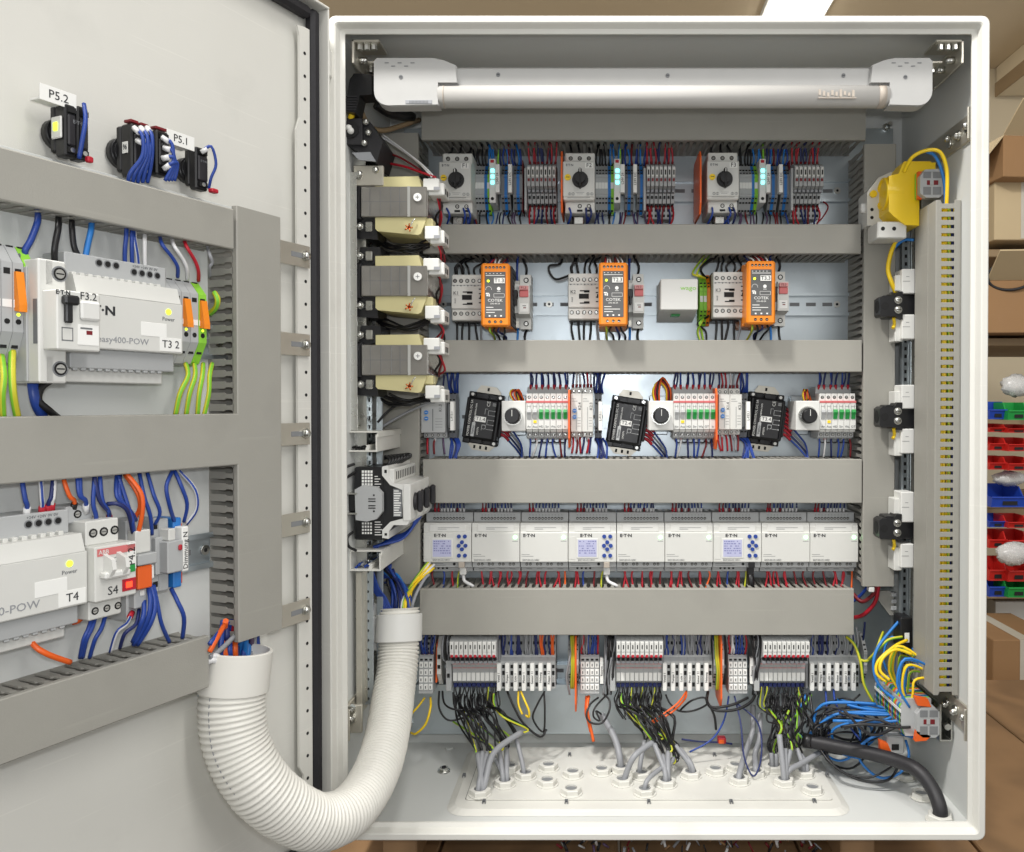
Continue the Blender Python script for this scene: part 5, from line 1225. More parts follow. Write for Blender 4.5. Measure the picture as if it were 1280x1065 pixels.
# ================================================================ left wall
t = T(W, 'rail_post', 'bright steel rail standing on the left cabinet wall', 'mounting rail', X_(440, 1088), 1090, Z_(885, 1088))
m = MB('steel'); a, b = X_(437, 1088), X_(446.5, 1088); m.box(a, b, 1088, 1090, Z_(538, 1088), Z_(215, 1088), .4); m.box(a, a+2, 1090, 1103, Z_(538, 1088), Z_(215, 1088)); t.part('rail', m, infr=True)
m = MB('steel_y'); a, b = X_(444, 1088), X_(451, 1088); m.box(a, b, 1088, 1090, Z_(885, 1088), Z_(716, 1088), .4); m.box(b-2, b, 1090, 1106, Z_(885, 1088), Z_(716, 1088)); t.part('lower_rail', m, infr=True)
m = MB('steel_y'); m.box(X_(425, 1060), X_(452, 1060), 1056, 1061, Z_(915, 1060), Z_(880, 1060), 1); m.box(X_(428, 1060)-2, X_(433, 1060), 1040, 1056, Z_(915, 1060), Z_(880, 1060), 1); t.part('foot_bracket', m, infr=True)
for v in (888, 900): x = X_(437, 1050); z = Z_(v, 1050); t.part('bolt', MB('steel').cyl('y', (x, 1049, z), 6, 7, 6).cyl('y', (x, 1044, z), 3, 5, 10), infr=True)
t = T(W, 'mounting_panel', 'galvanised perforated strip on the left wall below the breaker block', 'mounting rail', X_(455, 1110), 1110, Z_(880, 1110))
t.part('strip', MB('zinc').box(X_(452, 1110), X_(466, 1110), 1108, 1111, Z_(880, 1110), Z_(700, 1110), .5), infr=True); m = MB('zinc'); m.box(X_(470, 1140), X_(478, 1140), 1140, 1143, Z_(870, 1140), Z_(490, 1140), .5)
t.part('strip', m, infr=True)
hm = MB('hole').cyl('y', (0, 0, 0), 2.2, .4, 8).mesh('hole')
for k in range(14): t.inst('hole', hm, (X_(459, 1110)-t.off[0], -2.4, 8+k*13))
def transformer(vt, lab):
    Y0 = 1090; xl, xr = X_(452, Y0), X_(534, Y0); zt_, zb_ = Z_(vt, Y0), Z_(vt+38, Y0); zc = (zt_+zb_)/2
    t = T(W, 'transformer', lab, 'transformer', xl, Y0+50, zb_, 'cream coiled transformers on the left wall')
    m = MB('lam'); m.box(xl, xr, Y0, Y0+100, zb_, zt_, .8); core = t.part('core', m, infr=True)
    m = MB('steel'); m.box(X_(510, Y0), X_(513.5, Y0), Y0-.8, Y0, zb_, zt_); m.box(xr, xr+.6, Y0+4, Y0+80, zb_+2, zt_-2); t.part('weld_seam', m, parent=core, infr=True)
    m = MB('dev_dg')
    for uu in (463, 476, 489, 500): m.box(X_(uu, Y0), X_(uu, Y0)+.5, Y0-.3, Y0+.1, zb_+1, zt_-1)
    m.box(xl+1, X_(509, Y0), Y0-.25, Y0+.1, (zt_+zb_)/2-.25, (zt_+zb_)/2+.25); t.part('lamination_gaps', m, parent=core, infr=True, kind='stuff')
    m = MB('cream'); x0, x1 = X_(469, Y0), X_(527, Y0)
    m.prism('y', [(x0, zt_), (x0, zt_+13), (x1-4, zt_+14), (x1, zt_)], Y0+3, Y0+80); t.part('upper_coil', m, infr=True)
    m = MB('cream'); m.prism('y', [(x0, zb_), (x1+6, zb_), (x1+5, zb_-5), (x1-1, zb_-21), (x1-5, zb_-23), (x0+3, zb_-18), (x0, zb_-15)], Y0+3, Y0+80); t.part('lower_coil', m, infr=True)
    m = MB('cream'); m.box(x1, xr+4, Y0+8, Y0+30, zt_, zt_+9, 1.5); m.box(x1, xr+6, Y0+8, Y0+30, zb_-12, zb_, 1.5); t.part('bobbin_flange', m, infr=True)
    for s, v0, v1 in ((0, vt-8, vt+12), (1, vt+51, vt+72)):
        za, zb2 = Z_(v0, Y0+10), Z_(v1, Y0+10); m = MB('dev'); xa, xb = X_(531+s*2, Y0+10), X_(551, Y0+10)
        m.box(xa, xb, Y0+2, Y0+36, zb2+5, za, 1); m.box(xa+6, xb+6, Y0+6, Y0+40, zb2, za-5, 1); m.use('wgrey'); m.box(xb-7, xb+1, Y0+1.6, Y0+2, zb2+6, zb2+10); m.use('hole'); m.box(xb+6, xb+6.4, Y0+12, Y0+18, zb2+3, zb2+10); m.box(xb+6, xb+6.4, Y0+24, Y0+30, zb2+3, zb2+10)
        t.part('connector', m, infr=True)
        for k in range(0 if (vt > 420 and s) else 3): wire(t, [(xb-4-k*3, Y0+20, zb2+6), (xb-2+J(4), Y0+30, zb2-8), (xb-8+J(8), Y0+45, zb2-20), (xb-14, Y0+70, zb2-26+J(6))], ['redd', 'red', 'black'][k], 1.5)
    x, z = X_(523, Y0), Z_(vt+14, Y0); m = MB('white'); m.cyl('y', (x, Y0-3, z), 5.3, 3, 16); m.use('inkg'); m.box(x-2.5, x+2.5, Y0-3.3, Y0-3, z-.4, z+.4); m.box(x-.4, x+.4, Y0-3.3, Y0-3, z-2.5, z+2.5); t.part('screw_cap', m, infr=True)
    x, z = X_(512, Y0), Z_(vt+52, Y0); m = MB('copper')
    for k in range(5): a = k*1.26; m.tube([(x, Y0-1, z), (x+5*math.cos(a), Y0-3-k % 2*2, z+5*math.sin(a))], 1.1, 5, raw=True)
    m.use('steel'); m.tube([(x+1, Y0-1, z), (x+5, Y0-2, z+8), (x+8, Y0-1, z+12)], .9, 5); t.part('copper_ends', m, infr=True)
    m = MB('black'); m.prism('y', [(xl-4, zt_+26), (xl+22, zt_+26), (xl+24, zt_+6), (xl+4, zt_), (xl-6, zt_+4)], Y0+10, Y0+60); m.prism('y', [(xl-8, zb_-26), (xl+20, zb_-28), (xl+16, zb_), (xl-8, zb_)], Y0+8, Y0+56); m.box(xl-10, xl, Y0+2, Y0+60, zb_-4, zt_+4, 2)
    t.part('mounting_foot', m, infr=True)
    m = MB('steel'); 
    for dz in (zt_+13, zb_-12):
        m.cyl('y', (xl-2, Y0+2, dz), 5, 8, 6); m.ball((xl-2, Y0+1, dz), 4); m.box(xl+4, xl+13, Y0+4, Y0+9, dz-6, dz+7, 1)
    t.part('foot_bolts', m, infr=True, kind='stuff')
    for k in range(5): wire(t, [(xl+4, Y0+60, zb_-22+J(5)), (xl+26, Y0+40, zb_-34+J(7)), (xl+56, Y0+36+J(10), zb_-36+J(6)), (xl+80, Y0+44, zb_-26+J(8))], 'black', 1.7)
    return t
transformer(233, 'transformer with cream coils, uppermost on the left wall'); transformer(332, 'transformer with cream coils, middle one on the left wall'); transformer(431, 'transformer with cream coils, lowest on the left wall')
# fuse switch on top, wires to first transformer
Y0 = 1075
t = T(W, 'isolator_switch', 'black switch block with white toggle at the top left', 'switch', X_(440, Y0), Y0+30, Z_(200, Y0))
m = MB('blackm'); m.box(X_(427, Y0), X_(454, Y0), Y0, Y0+30, Z_(181, Y0), Z_(147, Y0), 1.2); m.prism('y', [(X_(436, Y0), Z_(181, Y0)), (X_(470, Y0), Z_(202, Y0)), (X_(478, Y0), Z_(175, Y0)), (X_(462, Y0), Z_(150, Y0)), (X_(454, Y0), Z_(150, Y0))], Y0+6, Y0+70); bd = t.part('body', m, infr=True)
m = MB('black'); m.cyl('y', (X_(439.5, Y0), Y0-2, Z_(162, Y0)), 11, 2, 20); m.use('white'); m.ball((X_(438.5, Y0), Y0-4, Z_(161, Y0)), 4, 10, 6, (1, 1, 1)); m.ball((X_(441, Y0), Y0-5, Z_(165, Y0)), 4.4, 10, 6, (1, 1, 1)); t.part('toggle', m, infr=True)
m = MB('wgrey'); m.prism('y', [(X_(440, Y0), Z_(190, Y0)), (X_(463, Y0), Z_(189, Y0)), (X_(470, Y0), Z_(201, Y0)), (X_(449, Y0), Z_(199, Y0))], Y0+3, Y0+6); t.part('type_plate', m, infr=True)
m = MB('steel')
for u, v in ((424, 155), (424, 178), (458, 152), (461, 165), (456, 178), (450, 217), (470, 212)): m.ball((X_(u, Y0), Y0+2, Z_(v, Y0)), 4.5, 8, 5)
t.part('screws', m, infr=True, kind='stuff')
m = MB('steel_y'); m.box(X_(438, Y0), X_(476, Y0), Y0+16, Y0+22, Z_(228, Y0), Z_(202, Y0), 1); t.part('bracket', m, infr=True)
for c, r, pts in (('wwhite', 1.3, [(475, 170, 1130), (500, 186, 1125), (525, 205, 1115), (540, 222, 1108)]), ('wwhite', 1.3, [(478, 168, 1130), (505, 188, 1120), (530, 208, 1112), (545, 224, 1108)]), ('red', 1.7, [(484, 204, 1140), (505, 208, 1125), (528, 216, 1112), (545, 222, 1108)]), ('redd', 1.4, [(480, 190, 1140), (500, 197, 1130), (525, 212, 1120)])):
    loose('wire', {('wwhite', 500): 'thin white wire from the switch block to the top transformer', ('wwhite', 505): 'second thin white wire from the switch block to the top transformer', ('red', 505): 'bright red wire from the switch block to the top transformer', ('redd', 500): 'dark red wire behind the bright red one near the top transformer'}[(c, pts[1][0])], 'wire', ap(pts), c, r)
# lamp plug and lead
t = T(W, 'lamp_plug', 'black angled plug on the left end of the lamp', 'plug', X_(455, 1075), 1080, Z_(145, 1075))
m = MB('black'); m.prism('y', [(X_(468, 1070), Z_(121, 1070)), (X_(468, 1070), Z_(96, 1070)), (X_(446, 1070), Z_(95, 1070)), (X_(441, 1070), Z_(102, 1070)), (X_(434, 1070), Z_(141, 1070)), (X_(448, 1070), Z_(144, 1070)), (X_(453, 1070), Z_(122, 1070))], 1062, 1090); t.part('body', m, infr=True)
m = MB('blackm')
for k in range(6): z = Z_(124+k*3.2, 1070); m.box(X_(436.5-k*.4, 1070), X_(450.5-k*.3, 1070), 1060.5, 1091, z-.9, z+.9, .3)
t.part('grip_ribs', m, infr=True, kind='stuff')
m = MB('yellow'); m.tube(ap([(440, 143, 1076), (439, 149, 1080), (446, 152, 1100)]), 4, 8); t.part('lead', m, infr=True)
loose('cable', 'yellow cable curving behind the left end of the lamp', 'cable', ap([(455, 94, 1100), (463, 84, 1110), (470, 78, 1120)]), 'yellow', 3.6)
loose('cable', 'dirty yellow cable running from the switch towards the plate', 'cable', ap([(452, 140, 1110), (462, 158, 1120), (480, 163, 1140), (505, 156, 1180), (524, 150, 1230)]), 'board', 3.6)
loose('cable', 'black bundle beside the black angled plug', 'cable', ap([(470, 130, 1130), (490, 142, 1150), (515, 146, 1200)]), 'black', 7)
# open trunking ends
def trunk(u0, v0, u1, v1, Y, dep, lab, wires_=True):
    x0, x1, z1, z0 = X_(u0, Y), X_(u1, Y), Z_(v0, Y), Z_(v1, Y)
    t = T(W, 'open_trunking', lab, 'cable trunking', (x0+x1)/2, Y+dep/2, z0); m = MB('paint'); w_ = 2
    m.box(x0, x1, Y, Y+dep, z0, z0+w_, .4); m.box(x0, x0+w_, Y, Y+dep, z0+w_, z1, .4); m.box(x1-w_, x1, Y, Y+dep, z0+w_, z1-2, .4); t.part('channel', m, infr=True)
    m = MB('paint'); m.box(x0, x1+1, Y+1, Y+dep, z1, z1+1.6, .4); m.box(x1, x1+1.4, Y+1, Y+dep, z1-6, z1, .3); t.part('lid', m, infr=True)
    m = MB('paint'); m.prism('y', [(x0+24, z0+2), (x0+26, z0+8), (x0+24, z0+9), (x0+30, z0+9), (x0+29, z0+2)], Y, Y+dep); t.part('clip_ridge', m, infr=True)
    for k in range(5): wire(t, [(x0+6+k*4, Y+8, z0+5+J(2)), (x0+8+k*4, Y+dep*.5, z0+9+J(4)), (x0+8+k*4, Y+dep-4, z0+12)], 'black' if v0 < 600 else random.choice(['blue', 'blue', 'wgrey']), 1.7)
    t.part('screw', MB('steel').ball((x0+16, Y+30, z0+8), 3.5), infr=True); return t
trunk(433, 541, 471, 565, 1080, 165, 'open ended grey trunking above the black breaker block'); trunk(436, 690, 475, 714, 1080, 165, 'open ended grey trunking below the black breaker block')
# breaker block seen from its side
Y0 = 1085
t = T(W, 'motor_switch_block', 'black and white rotary switch block mounted on the left wall', 'switch', X_(460, Y0), Y0+50, Z_(675, Y0))
m = MB('black'); m.box(X_(442, Y0), X_(480, Y0), Y0, Y0+85, Z_(675, Y0), Z_(584, Y0), 2); m.prism('y', [(X_(478, Y0), Z_(672, Y0)), (X_(478, Y0), Z_(588, Y0)), (X_(486, Y0), Z_(600, Y0)), (X_(503, Y0), Z_(612, Y0)), (X_(503, Y0), Z_(650, Y0)), (X_(486, Y0), Z_(664, Y0))], Y0+1, Y0+125); t.part('body', m, infr=True)
# the white front: stepped housing facing the cabinet's inside
P_ = lambda u, v: (X_(u, Y0), Z_(v, Y0))
m = MB('white'); pr = [P_(478, 583), P_(486, 582), P_(486, 594), P_(492, 604), P_(511, 606), P_(513, 610), P_(513, 650), P_(509, 656), P_(492, 656), P_(486, 664), P_(486, 673), P_(478, 672), P_(478, 662), P_(488, 652), P_(504, 648), P_(503, 612), P_(488, 606), P_(478, 594)]
m.prism('y', pr, Y0-3, Y0+132); m.box(X_(504, Y0), X_(513, Y0)+.6, Y0-4, Y0+133, Z_(651, Y0), Z_(605, Y0), 1); m.box(X_(486, Y0), X_(494, Y0)-1, Y0-2, Y0+130, Z_(604, Y0), Z_(586, Y0), 1)
t.part('front_housing', m, infr=True)
m = MB('hole')
for k in range(12): m.box(X_(494, Y0)-1, X_(494, Y0)-.8, Y0+8+k*10, Y0+12+k*10, Z_(600, Y0), Z_(590, Y0))
m.box(X_(506, Y0), X_(508, Y0), Y0-2.4, Y0-2, Z_(632, Y0), Z_(627, Y0)); m.box(X_(481, Y0), X_(484, Y0), Y0-3.4, Y0-3, Z_(591, Y0), Z_(587, Y0)); m.box(X_(481, Y0), X_(484, Y0), Y0-3.4, Y0-3, Z_(669, Y0), Z_(666, Y0)); t.part('vents', m, infr=True, kind='stuff')
kx = X_(513, Y0)
for k in range(3):
    yc = Y0+22+k*42; z = (Z_(606, Y0)+Z_(650, Y0))/2-1; m = MB('blackm'); m.cyl('x', (kx, yc, z), 12, 5, 20, 11); m.box(kx+4, kx+11, yc-4, yc+4, z-14, z+14, 2); kb = t.part('rotary_knob', m, infr=True)
m = MB('paper')
def sp(u0, v0, u1, v1): m.box(X_(u0, Y0), X_(u1, Y0), Y0-.4, Y0+.2, Z_(v1, Y0), Z_(v0, Y0))
for r_ in range(5):
    for c in range(4): sp(452+c*3.6, 588+r_*4, 454.6+c*3.6, 591+r_*4)
for r_ in range(4):
    for c in range(4): sp(452+c*3.4, 653+r_*4, 454.2+c*3.4, 655.5+r_*4)
for r_ in range(9): sp(468, 595+r_*3.2, 472+(r_*3) % 5, 596+r_*3.2)
for r_ in range(6): sp(468, 652+r_*3.2, 475+(r_*2) % 4, 653+r_*3.2)
t.part('printed_table', m, infr=True, kind='stuff')
m = MB('dev_dg'); Yk = Y0-1; m.box(X_(491, Yk), X_(502, Yk), Yk+.2, Yk+1.6, Z_(646, Yk), Z_(611, Yk), .3); tp = t.part('type_plate', m, infr=True)
m = MB('paper')
for r_ in range(11): m.box(X_(492, Yk), X_(498+(r_*3) % 4, Yk), Yk-.1, Yk+.2, Z_(614.5+r_*3, Yk), Z_(613+r_*3, Yk))
t.part('print', m, parent=tp, infr=True, kind='stuff')
m = MB('dev_g'); Yg = Y0-14
m.prism('y', [(X_(444, Yg), Z_(650, Yg)), (X_(443, Yg), Z_(612, Yg)), (X_(452, Yg), Z_(607, Yg)), (X_(470, Yg), Z_(609, Yg)), (X_(477, Yg), Z_(617, Yg)), (X_(477, Yg), Z_(640, Yg)), (X_(470, Yg), Z_(649, Yg)), (X_(458, Yg), Z_(652, Yg))], Yg, Y0-4); eb = t.part('end_bracket', m, infr=True)
m = MB('hole'); 
for u0, v0, u1, v1 in ((460, 623, 469, 624.2), (460, 626, 469, 627.2), (460, 631.5, 469, 632.7), (460, 634.5, 469, 635.7), (466, 618, 468, 620), (466, 638, 468, 640)): m.box(X_(u0, Yg), X_(u1, Yg), Yg-.5, Yg, Z_(v1, Yg), Z_(v0, Yg))
t.part('slots', m, parent=eb, infr=True, kind='stuff')
m = MB('steel'); m.box(X_(430, Yg), X_(446, Yg), Yg-1, Y0+80, Z_(618, Yg), Z_(616, Yg)); m.box(X_(430, Yg), X_(431, Yg), Yg-1, Y0+80, Z_(643, Yg), Z_(616, Yg)); m.box(X_(430, Yg), X_(446, Yg), Yg-1, Y0+80, Z_(643, Yg), Z_(641, Yg)); m.use('black'); m.box(X_(432, Yg), X_(444, Yg), Yg+6, Y0+60, Z_(640, Yg), Z_(619, Yg), 1); t.part('rail_end', m, infr=True)
for k in range(8):
    wire(t, [(X_(478, Y0), Y0+10+k*8, Z_(586, Y0)), (X_(484+k*2, Y0), Y0+14+k*8, Z_(577-k*.4, Y0)), (X_(476+k*2, Y0), Y0+24+k*7, Z_(572, Y0)), (X_(470+k*2, Y0), Y0+44+k*6, Z_(576, Y0))], 'black', 2.2)
for k in range(6):
    wire(t, [(X_(462+k, Y0), Y0+14, Z_(686, Y0)), (X_(476+k, Y0), Y0+20+k*4, Z_(683-k, Y0)), (X_(494, Y0), Y0+30+k*5, Z_(679-k, Y0)), (X_(505, Y0), Y0+40+k*7, Z_(667-k, Y0)), (X_(508, Y0), Y0+50+k*7, Z_(655, Y0))], 'blue', 1.9)
for c, pts, lab in (('black', [(443, 580, 1075), (430, 585, 1065), (424, 592, 1062), (430, 598, 1068), (444, 590, 1085)], 'black wire loop at the upper left of the switch block'), ('black', [(441, 665, 1075), (434, 672, 1066), (436, 683, 1066), (445, 688, 1078)], 'black wire loop at the lower left of the switch block'),
                    ('black', [(486, 492, 1120), (505, 500, 1130), (525, 499, 1130), (545, 490, 1125)], 'black wire sagging under the lowest transformer'), ('black', [(472, 528, 1140), (490, 510, 1140), (515, 500, 1135), (545, 494, 1128)], 'black wire rising from the trunking to the lowest transformer'), ('wgrey', [(475, 535, 1150), (500, 520, 1145), (525, 508, 1140), (548, 500, 1130)], 'grey wire below the lowest transformer')):
    loose('wire', lab, 'wire', ap(pts), c, 1.9)
# ================================================================ flexible hose between door and cabinet
path = [A(296, 822, 822), A(293, 848, 820), A(290, 885, 816), A(296, 930, 814), A(319, 975, 818), A(352, 1007, 834), A(392, 1027, 862), A(428, 1020, 900), A(455, 993, 950), A(474, 956, 1005), A(485, 914, 1060), A(492, 868, 1110), A(498, 818, 1142), A(499, 760, 1156)]
t = T(W, 'flexible_hose', 'white corrugated hose looping from the door into the cabinet', 'hose', *path[6][:2], path[6][2]-30)
P = [Vector(p) for p in path]; Q = []
for i in range(len(P)-1):
    p0, p1, p2, p3 = P[max(i-1, 0)], P[i], P[i+1], P[min(i+2, len(P)-1)]
    for k in range(24):
        s = k/24; Q.append(0.5*((2*p1)+(p2-p0)*s+(2*p0-5*p1+4*p2-p3)*s*s+(3*p1-p0-3*p2+p3)*s**3))
Q.append(P[-1]); cum = [0]
for i in range(1, len(Q)): cum.append(cum[-1]+(Q[i]-Q[i-1]).length)
tot = cum[-1]; PITCHH = 5.4; nr = int(tot/PITCHH); pts = []; j = 0
for i in range(nr*4+1):
    s = tot*i/(nr*4)
    while j < len(cum)-2 and cum[j+1] < s: j += 1
    f = (s-cum[j])/max(cum[j+1]-cum[j], 1e-6); pts.append(Q[j].lerp(Q[j+1], f))
def hr(i, M):
    f = i/M; base = 30.2-4.0*min(1, f*2.0); return base+(1.7, 1.0, -1.6, 1.0)[i % 4]*(1+.16*math.sin(i*.37)*math.sin(i*.113))
mb = MB('hose'); mb.tube(pts, 30, 40, raw=True, caps=False, radf=hr); hs = t.part('corrugated_tube', mb, infr=True)
mb = MB('wgrey'); mb.tube([p+Vector((-6, -29.6, 3)) if False else p+(P[6]-P[5]).normalized()*0+Vector((-.30, -.95, 0))*(31.2-4.0*min(1, k/len(pts)*2)) for k, p in enumerate(pts) if 20 < k < 190 and k % 4 in (0, 1)], .5, 4, raw=True); t.part('slit_seam', mb, parent=hs, infr=True)
d0 = (P[1]-P[0]).normalized(); c0 = P[0]-d0*8
def sleeve(m, a, b, ro, ri, n=36):
    d = (b-a).normalized(); u_ = d.orthogonal().normalized(); v_ = d.cross(u_); vs = []
    for c, r in ((a, ri), (a, ro-.8), (a+d*.8, ro), (b-d*.8, ro), (b, ro-.8), (b, ri)):
        for k in range(n): an = 2*math.pi*k/n; vs.append(c+u_*r*math.cos(an)+v_*r*math.sin(an))
    for q in range(6):
        p_ = vs[q*n:(q+1)*n]+(vs[(q+1)*n:(q+2)*n] if q < 5 else vs[:n]); m.add(p_, [(k, (k+1) % n, (k+1) % n+n, k+n) for k in range(n)], True)
m = MB('hose'); sleeve(m, c0, c0+d0*40, 33, 30); t.part('cuff', m, infr=True)
e = P[-1]; m = MB('white'); dd = (P[-2]-e).normalized(); sleeve(m, e+dd*8, e+dd*45, 31.5, 26); m.box(e.x-46, e.x-28, e.y-8, e.y+10, e.z-58, e.z+8, 2); m.box(e.x-40, e.x-20, e.y-14, e.y+16, e.z-44, e.z-8, 2); t.part('hose_clamp', m, infr=True)
t = T(W, 'wire_bundle', 'blue and coloured wires entering the top of the white hose inside the cabinet', 'wire bundle', e.x, e.y, e.z)
for k in range(26):
    c = random.choice(['blue', 'blue', 'blue', 'blue_l', 'navy', 'black']) if k < 18 else random.choice(['wwhite', 'gy', 'black', 'yellow'])
    a = J(18) if k < 18 else random.uniform(2, 20); yb = J(14)
    if k < 18: p2 = (e.x-12+a*.5, e.y+20+J(8), e.z+34+J(5)); p3 = (e.x-26+J(10), e.y+30, e.z+40+J(16))
    else: p2 = (e.x+a*.5+8, e.y+34, e.z+26+J(5)); p3 = (e.x+34+J(6), e.y+60, e.z+50+J(8))
    wire(t, [(e.x+a, e.y+yb, e.z-20), (e.x+a*.8, e.y+yb+4, e.z+10), p2, p3], c, 2.0)
wire(t, [(e.x+16, e.y-6, e.z-10), (e.x+22, e.y, e.z+16), (e.x+31, e.y+18, e.z+36), (e.x+35, e.y+30, e.z+40)], 'wgrey', 2.4)
for k in range(6): wire(t, [(e.x-18+k*3, e.y-16, e.z-10), (e.x-24+k*2, e.y-14, e.z+16), (e.x-34+k*2, e.y-20, e.z+34), (e.x-40+k, e.y-30, e.z+60+k*4)], 'blue', 1.6)
# ================================================================ right wall
x0r, x1r = RW.px(1142, 500, 72)[0], 0
Yd = 1080; xa, xb = X_(1169, Yd), XR-2.5; Yb = Yd*0+1153; zt_, zb_ = Z_(250, Yd), Z_(869, Yd)
t = T(W, 'cable_duct', 'tall grey duct on the right wall, slots facing the viewer', 'cable duct', (xa+xb)/2, Yd+36, zb_)
h_ = zt_-zb_
m = MB('duct'); m.prism('z', [(xa+6, Yd+.2), (xa+1, Yd+.2), (xa, Yd+1.2), (xa, Yb-1), (xa+1, Yb), (xa+6, Yb), (xa+6, Yb-1.5), (xa+1.6, Yb-1.5), (xa+1.6, Yd+1.6), (xa+6, Yd+1.6)], zb_, zt_); m.box(xa-.6, xa, Yd+26, Yd+27.4, zb_+1, zt_-1); t.part('cover', m, infr=True)
m = MB('duct'); m.box(xb-2, xb, Yd, Yb, zb_, zt_, .5); m.box(xb-9, xb-1.8, Yd-.6, Yd+1, zb_, zt_, .4); m.box(xb-10, xb-2, Yb-1.5, Yb, zb_, zt_); t.part('base', m, infr=True)
w_ = xb-xa; pz = 10.62; n = int(h_/pz)
fm = MB('duct'); fm.box(-w_/2+.8, w_/2-1.5, -.7, .7, -3.2, 3.2, .25); fm.box(-w_/2+.8, -w_/2+7, -.75, .75, -pz/2, pz/2); fm.box(w_/2-7, w_/2-1.6, -.75, .75, -pz/2, pz/2); fm = fm.mesh('finger')
for k in range(n): t.inst('finger', fm, (0, Yd+.9-t.off[1], pz/2+k*pz+(h_-n*pz)/2))
m = MB('duct_d'); 
for k in range(n): m.box(xa+2, xb-2, Yb-1.4, Yb, zb_+k*pz, zb_+k*pz+6)
t.part('rear_fingers', m, infr=True, kind='stuff')
for k in range(14): wire(t, [((xa+xb)/2-10+k*1.4+J(1), Yd+6+k % 3*4, zt_-4), ((xa+xb)/2-8+k*1.4+J(4), Yd+6+k % 3*4, zt_-h_*.35), ((xa+xb)/2-10+k*1.2+J(4), Yd+6+k % 3*4, zb_+h_*.3), ((xa+xb)/2-10+k*1.4+J(2), Yd+7+k % 3*4, zb_+4)], ['yellow', 'blue', 'gy', 'yellow', 'black', 'navy', 'yellow'][k % 7], 1.9, sub=8)
# rail of the right wall (vertical) and its devices
Yr = 1190
t = T(W, 'din_rail', 'vertical steel rail on the right wall behind the black clamps', 'mounting rail', X_(1133, Yr), Yr, Z_(880, Yr))
m = MB('steel'); m.box(X_(1139, Yr), X_(1142, Yr), Yr, Yr+3, Z_(880, Yr), Z_(250, Yr)); m.use('zinc'); m.box(X_(1129, Yr), X_(1139, Yr), Yr+6, Yr+8, Z_(880, Yr), Z_(250, Yr)); m.box(X_(1127, Yr), X_(1129.5, Yr), Yr, Yr+8, Z_(880, Yr), Z_(250, Yr)); t.part('rail', m, infr=True)
m = MB('hole')
k = Z_(870, Yr)
while k < Z_(300, Yr): m.box(X_(1132, Yr), X_(1135, Yr), Yr+5.6, Yr+6, k, k+5, .3); k += 11
t.part('perforation', m, infr=True, kind='stuff')
def clamp(vc, lab, pos):
    Y = 1165; t = T(W, 'cable_clamp', lab, 'cable clamp', X_(1120, Y), Y, Z_(vc+18, Y), 'black cable clamps on the right wall')
    P = lambda u, v: (X_(u, Y), Z_(vc+v, Y))
    m = MB('black'); m.box(X_(1108, Y), X_(1146, Y), Y, Y+30, Z_(vc+14, Y), Z_(vc-15, Y), 1.5)
    m.prism('y', [P(1098, -10), P(1102, -13), P(1116, -12), P(1120, -18), P(1126, -18), P(1126, 17), P(1116, 13), P(1100, 13), P(1098, 10)], Y-6, Y+20)
    bd = t.part('body', m, infr=True); xh = X_(1098, Y)
    m = MB('hole'); m.cyl('x', (xh-.4, Y+7, Z_(vc, Y)), 9, .5, 14); m.cyl('y', (X_(1104, Y), Y-6.4, Z_(vc, Y)), 5.5, .5, 12); t.part('bore', m, infr=True)
    for dv in (-7, 5):
        m = MB('steel'); m.cyl('y', (X_(1120, Y), Y-8, Z_(vc+dv, Y)), 5.2, 2.5, 14); m.ball((X_(1120, Y), Y-8, Z_(vc+dv, Y)), 4.6, 10, 5, (1, .5, 1)); m.use('hole'); m.box(X_(1120, Y)-3.4, X_(1120, Y)+3.4, Y-10.4, Y-10.1, Z_(vc+dv, Y)-.5, Z_(vc+dv, Y)+.5); t.part('screw', m, infr=True)
    t.part('spring', MB('yellow').tube(ap([(1117, vc+14, Y), (1118, vc+22, Y+4), (1116, vc+27, Y+2)]), 2.4, 8), infr=True); return t
for vc, l in ((383, 'black clamp with two bright screws, uppermost of three'), (521, 'black clamp with two bright screws, middle of three'), (660, 'black clamp with two bright screws, lowest of three')): clamp(vc, l, 0)
def wmod(v0, v1, lab, low=False):
    Y = 1160; t = T(W, 'terminal_cover', lab, 'cover', X_(1130, Y), Y+12, Z_(v1, Y), 'white covers on the right wall')
    m = MB('white'); m.box(X_(1127, Y), X_(1143.5, Y), Y, Y+30, Z_(v1, Y), Z_(v0, Y), 1.2); t.part('cover', m, infr=True)
    m = MB('dev'); 
    if not low: m.box(X_(1118, Y+10), X_(1128, Y+10), Y+8, Y+34, Z_(v1-3, Y+10), Z_(v0+8, Y+10), 1)
    else: m.box(X_(1118, Y+10), X_(1128, Y+10), Y+8, Y+34, Z_(v1+3, Y+10), Z_(v0+4, Y+10), 1)
    t.part('side_body', m, infr=True)
    m = MB('inkg'); zz = Z_(v0+(v1-v0)*(.5), Y); m.box(X_(1128, Y), X_(1137, Y), Y-.2, Y, zz-.3, zz+.3); m.box(X_(1132, Y), X_(1136, Y), Y-.2, Y, zz+6, zz+6.6); t.part('seam', m, infr=True)
for v0, v1, low, l in ((336, 367, 0, 'white cover above the uppermost black clamp'), (393, 424, 1, 'white cover below the uppermost black clamp'), (481, 511, 0, 'white cover above the middle black clamp'), (536, 567, 1, 'white cover below the middle black clamp'), (615, 653, 0, 'white cover above the lowest black clamp'), (680, 710, 1, 'white cover below the lowest black clamp')): wmod(v0, v1, l, low)
t = T(W, 'breaker', 'black module with small white tag low on the right wall', 'module', X_(1135, 1165), 1180, Z_(812, 1165))
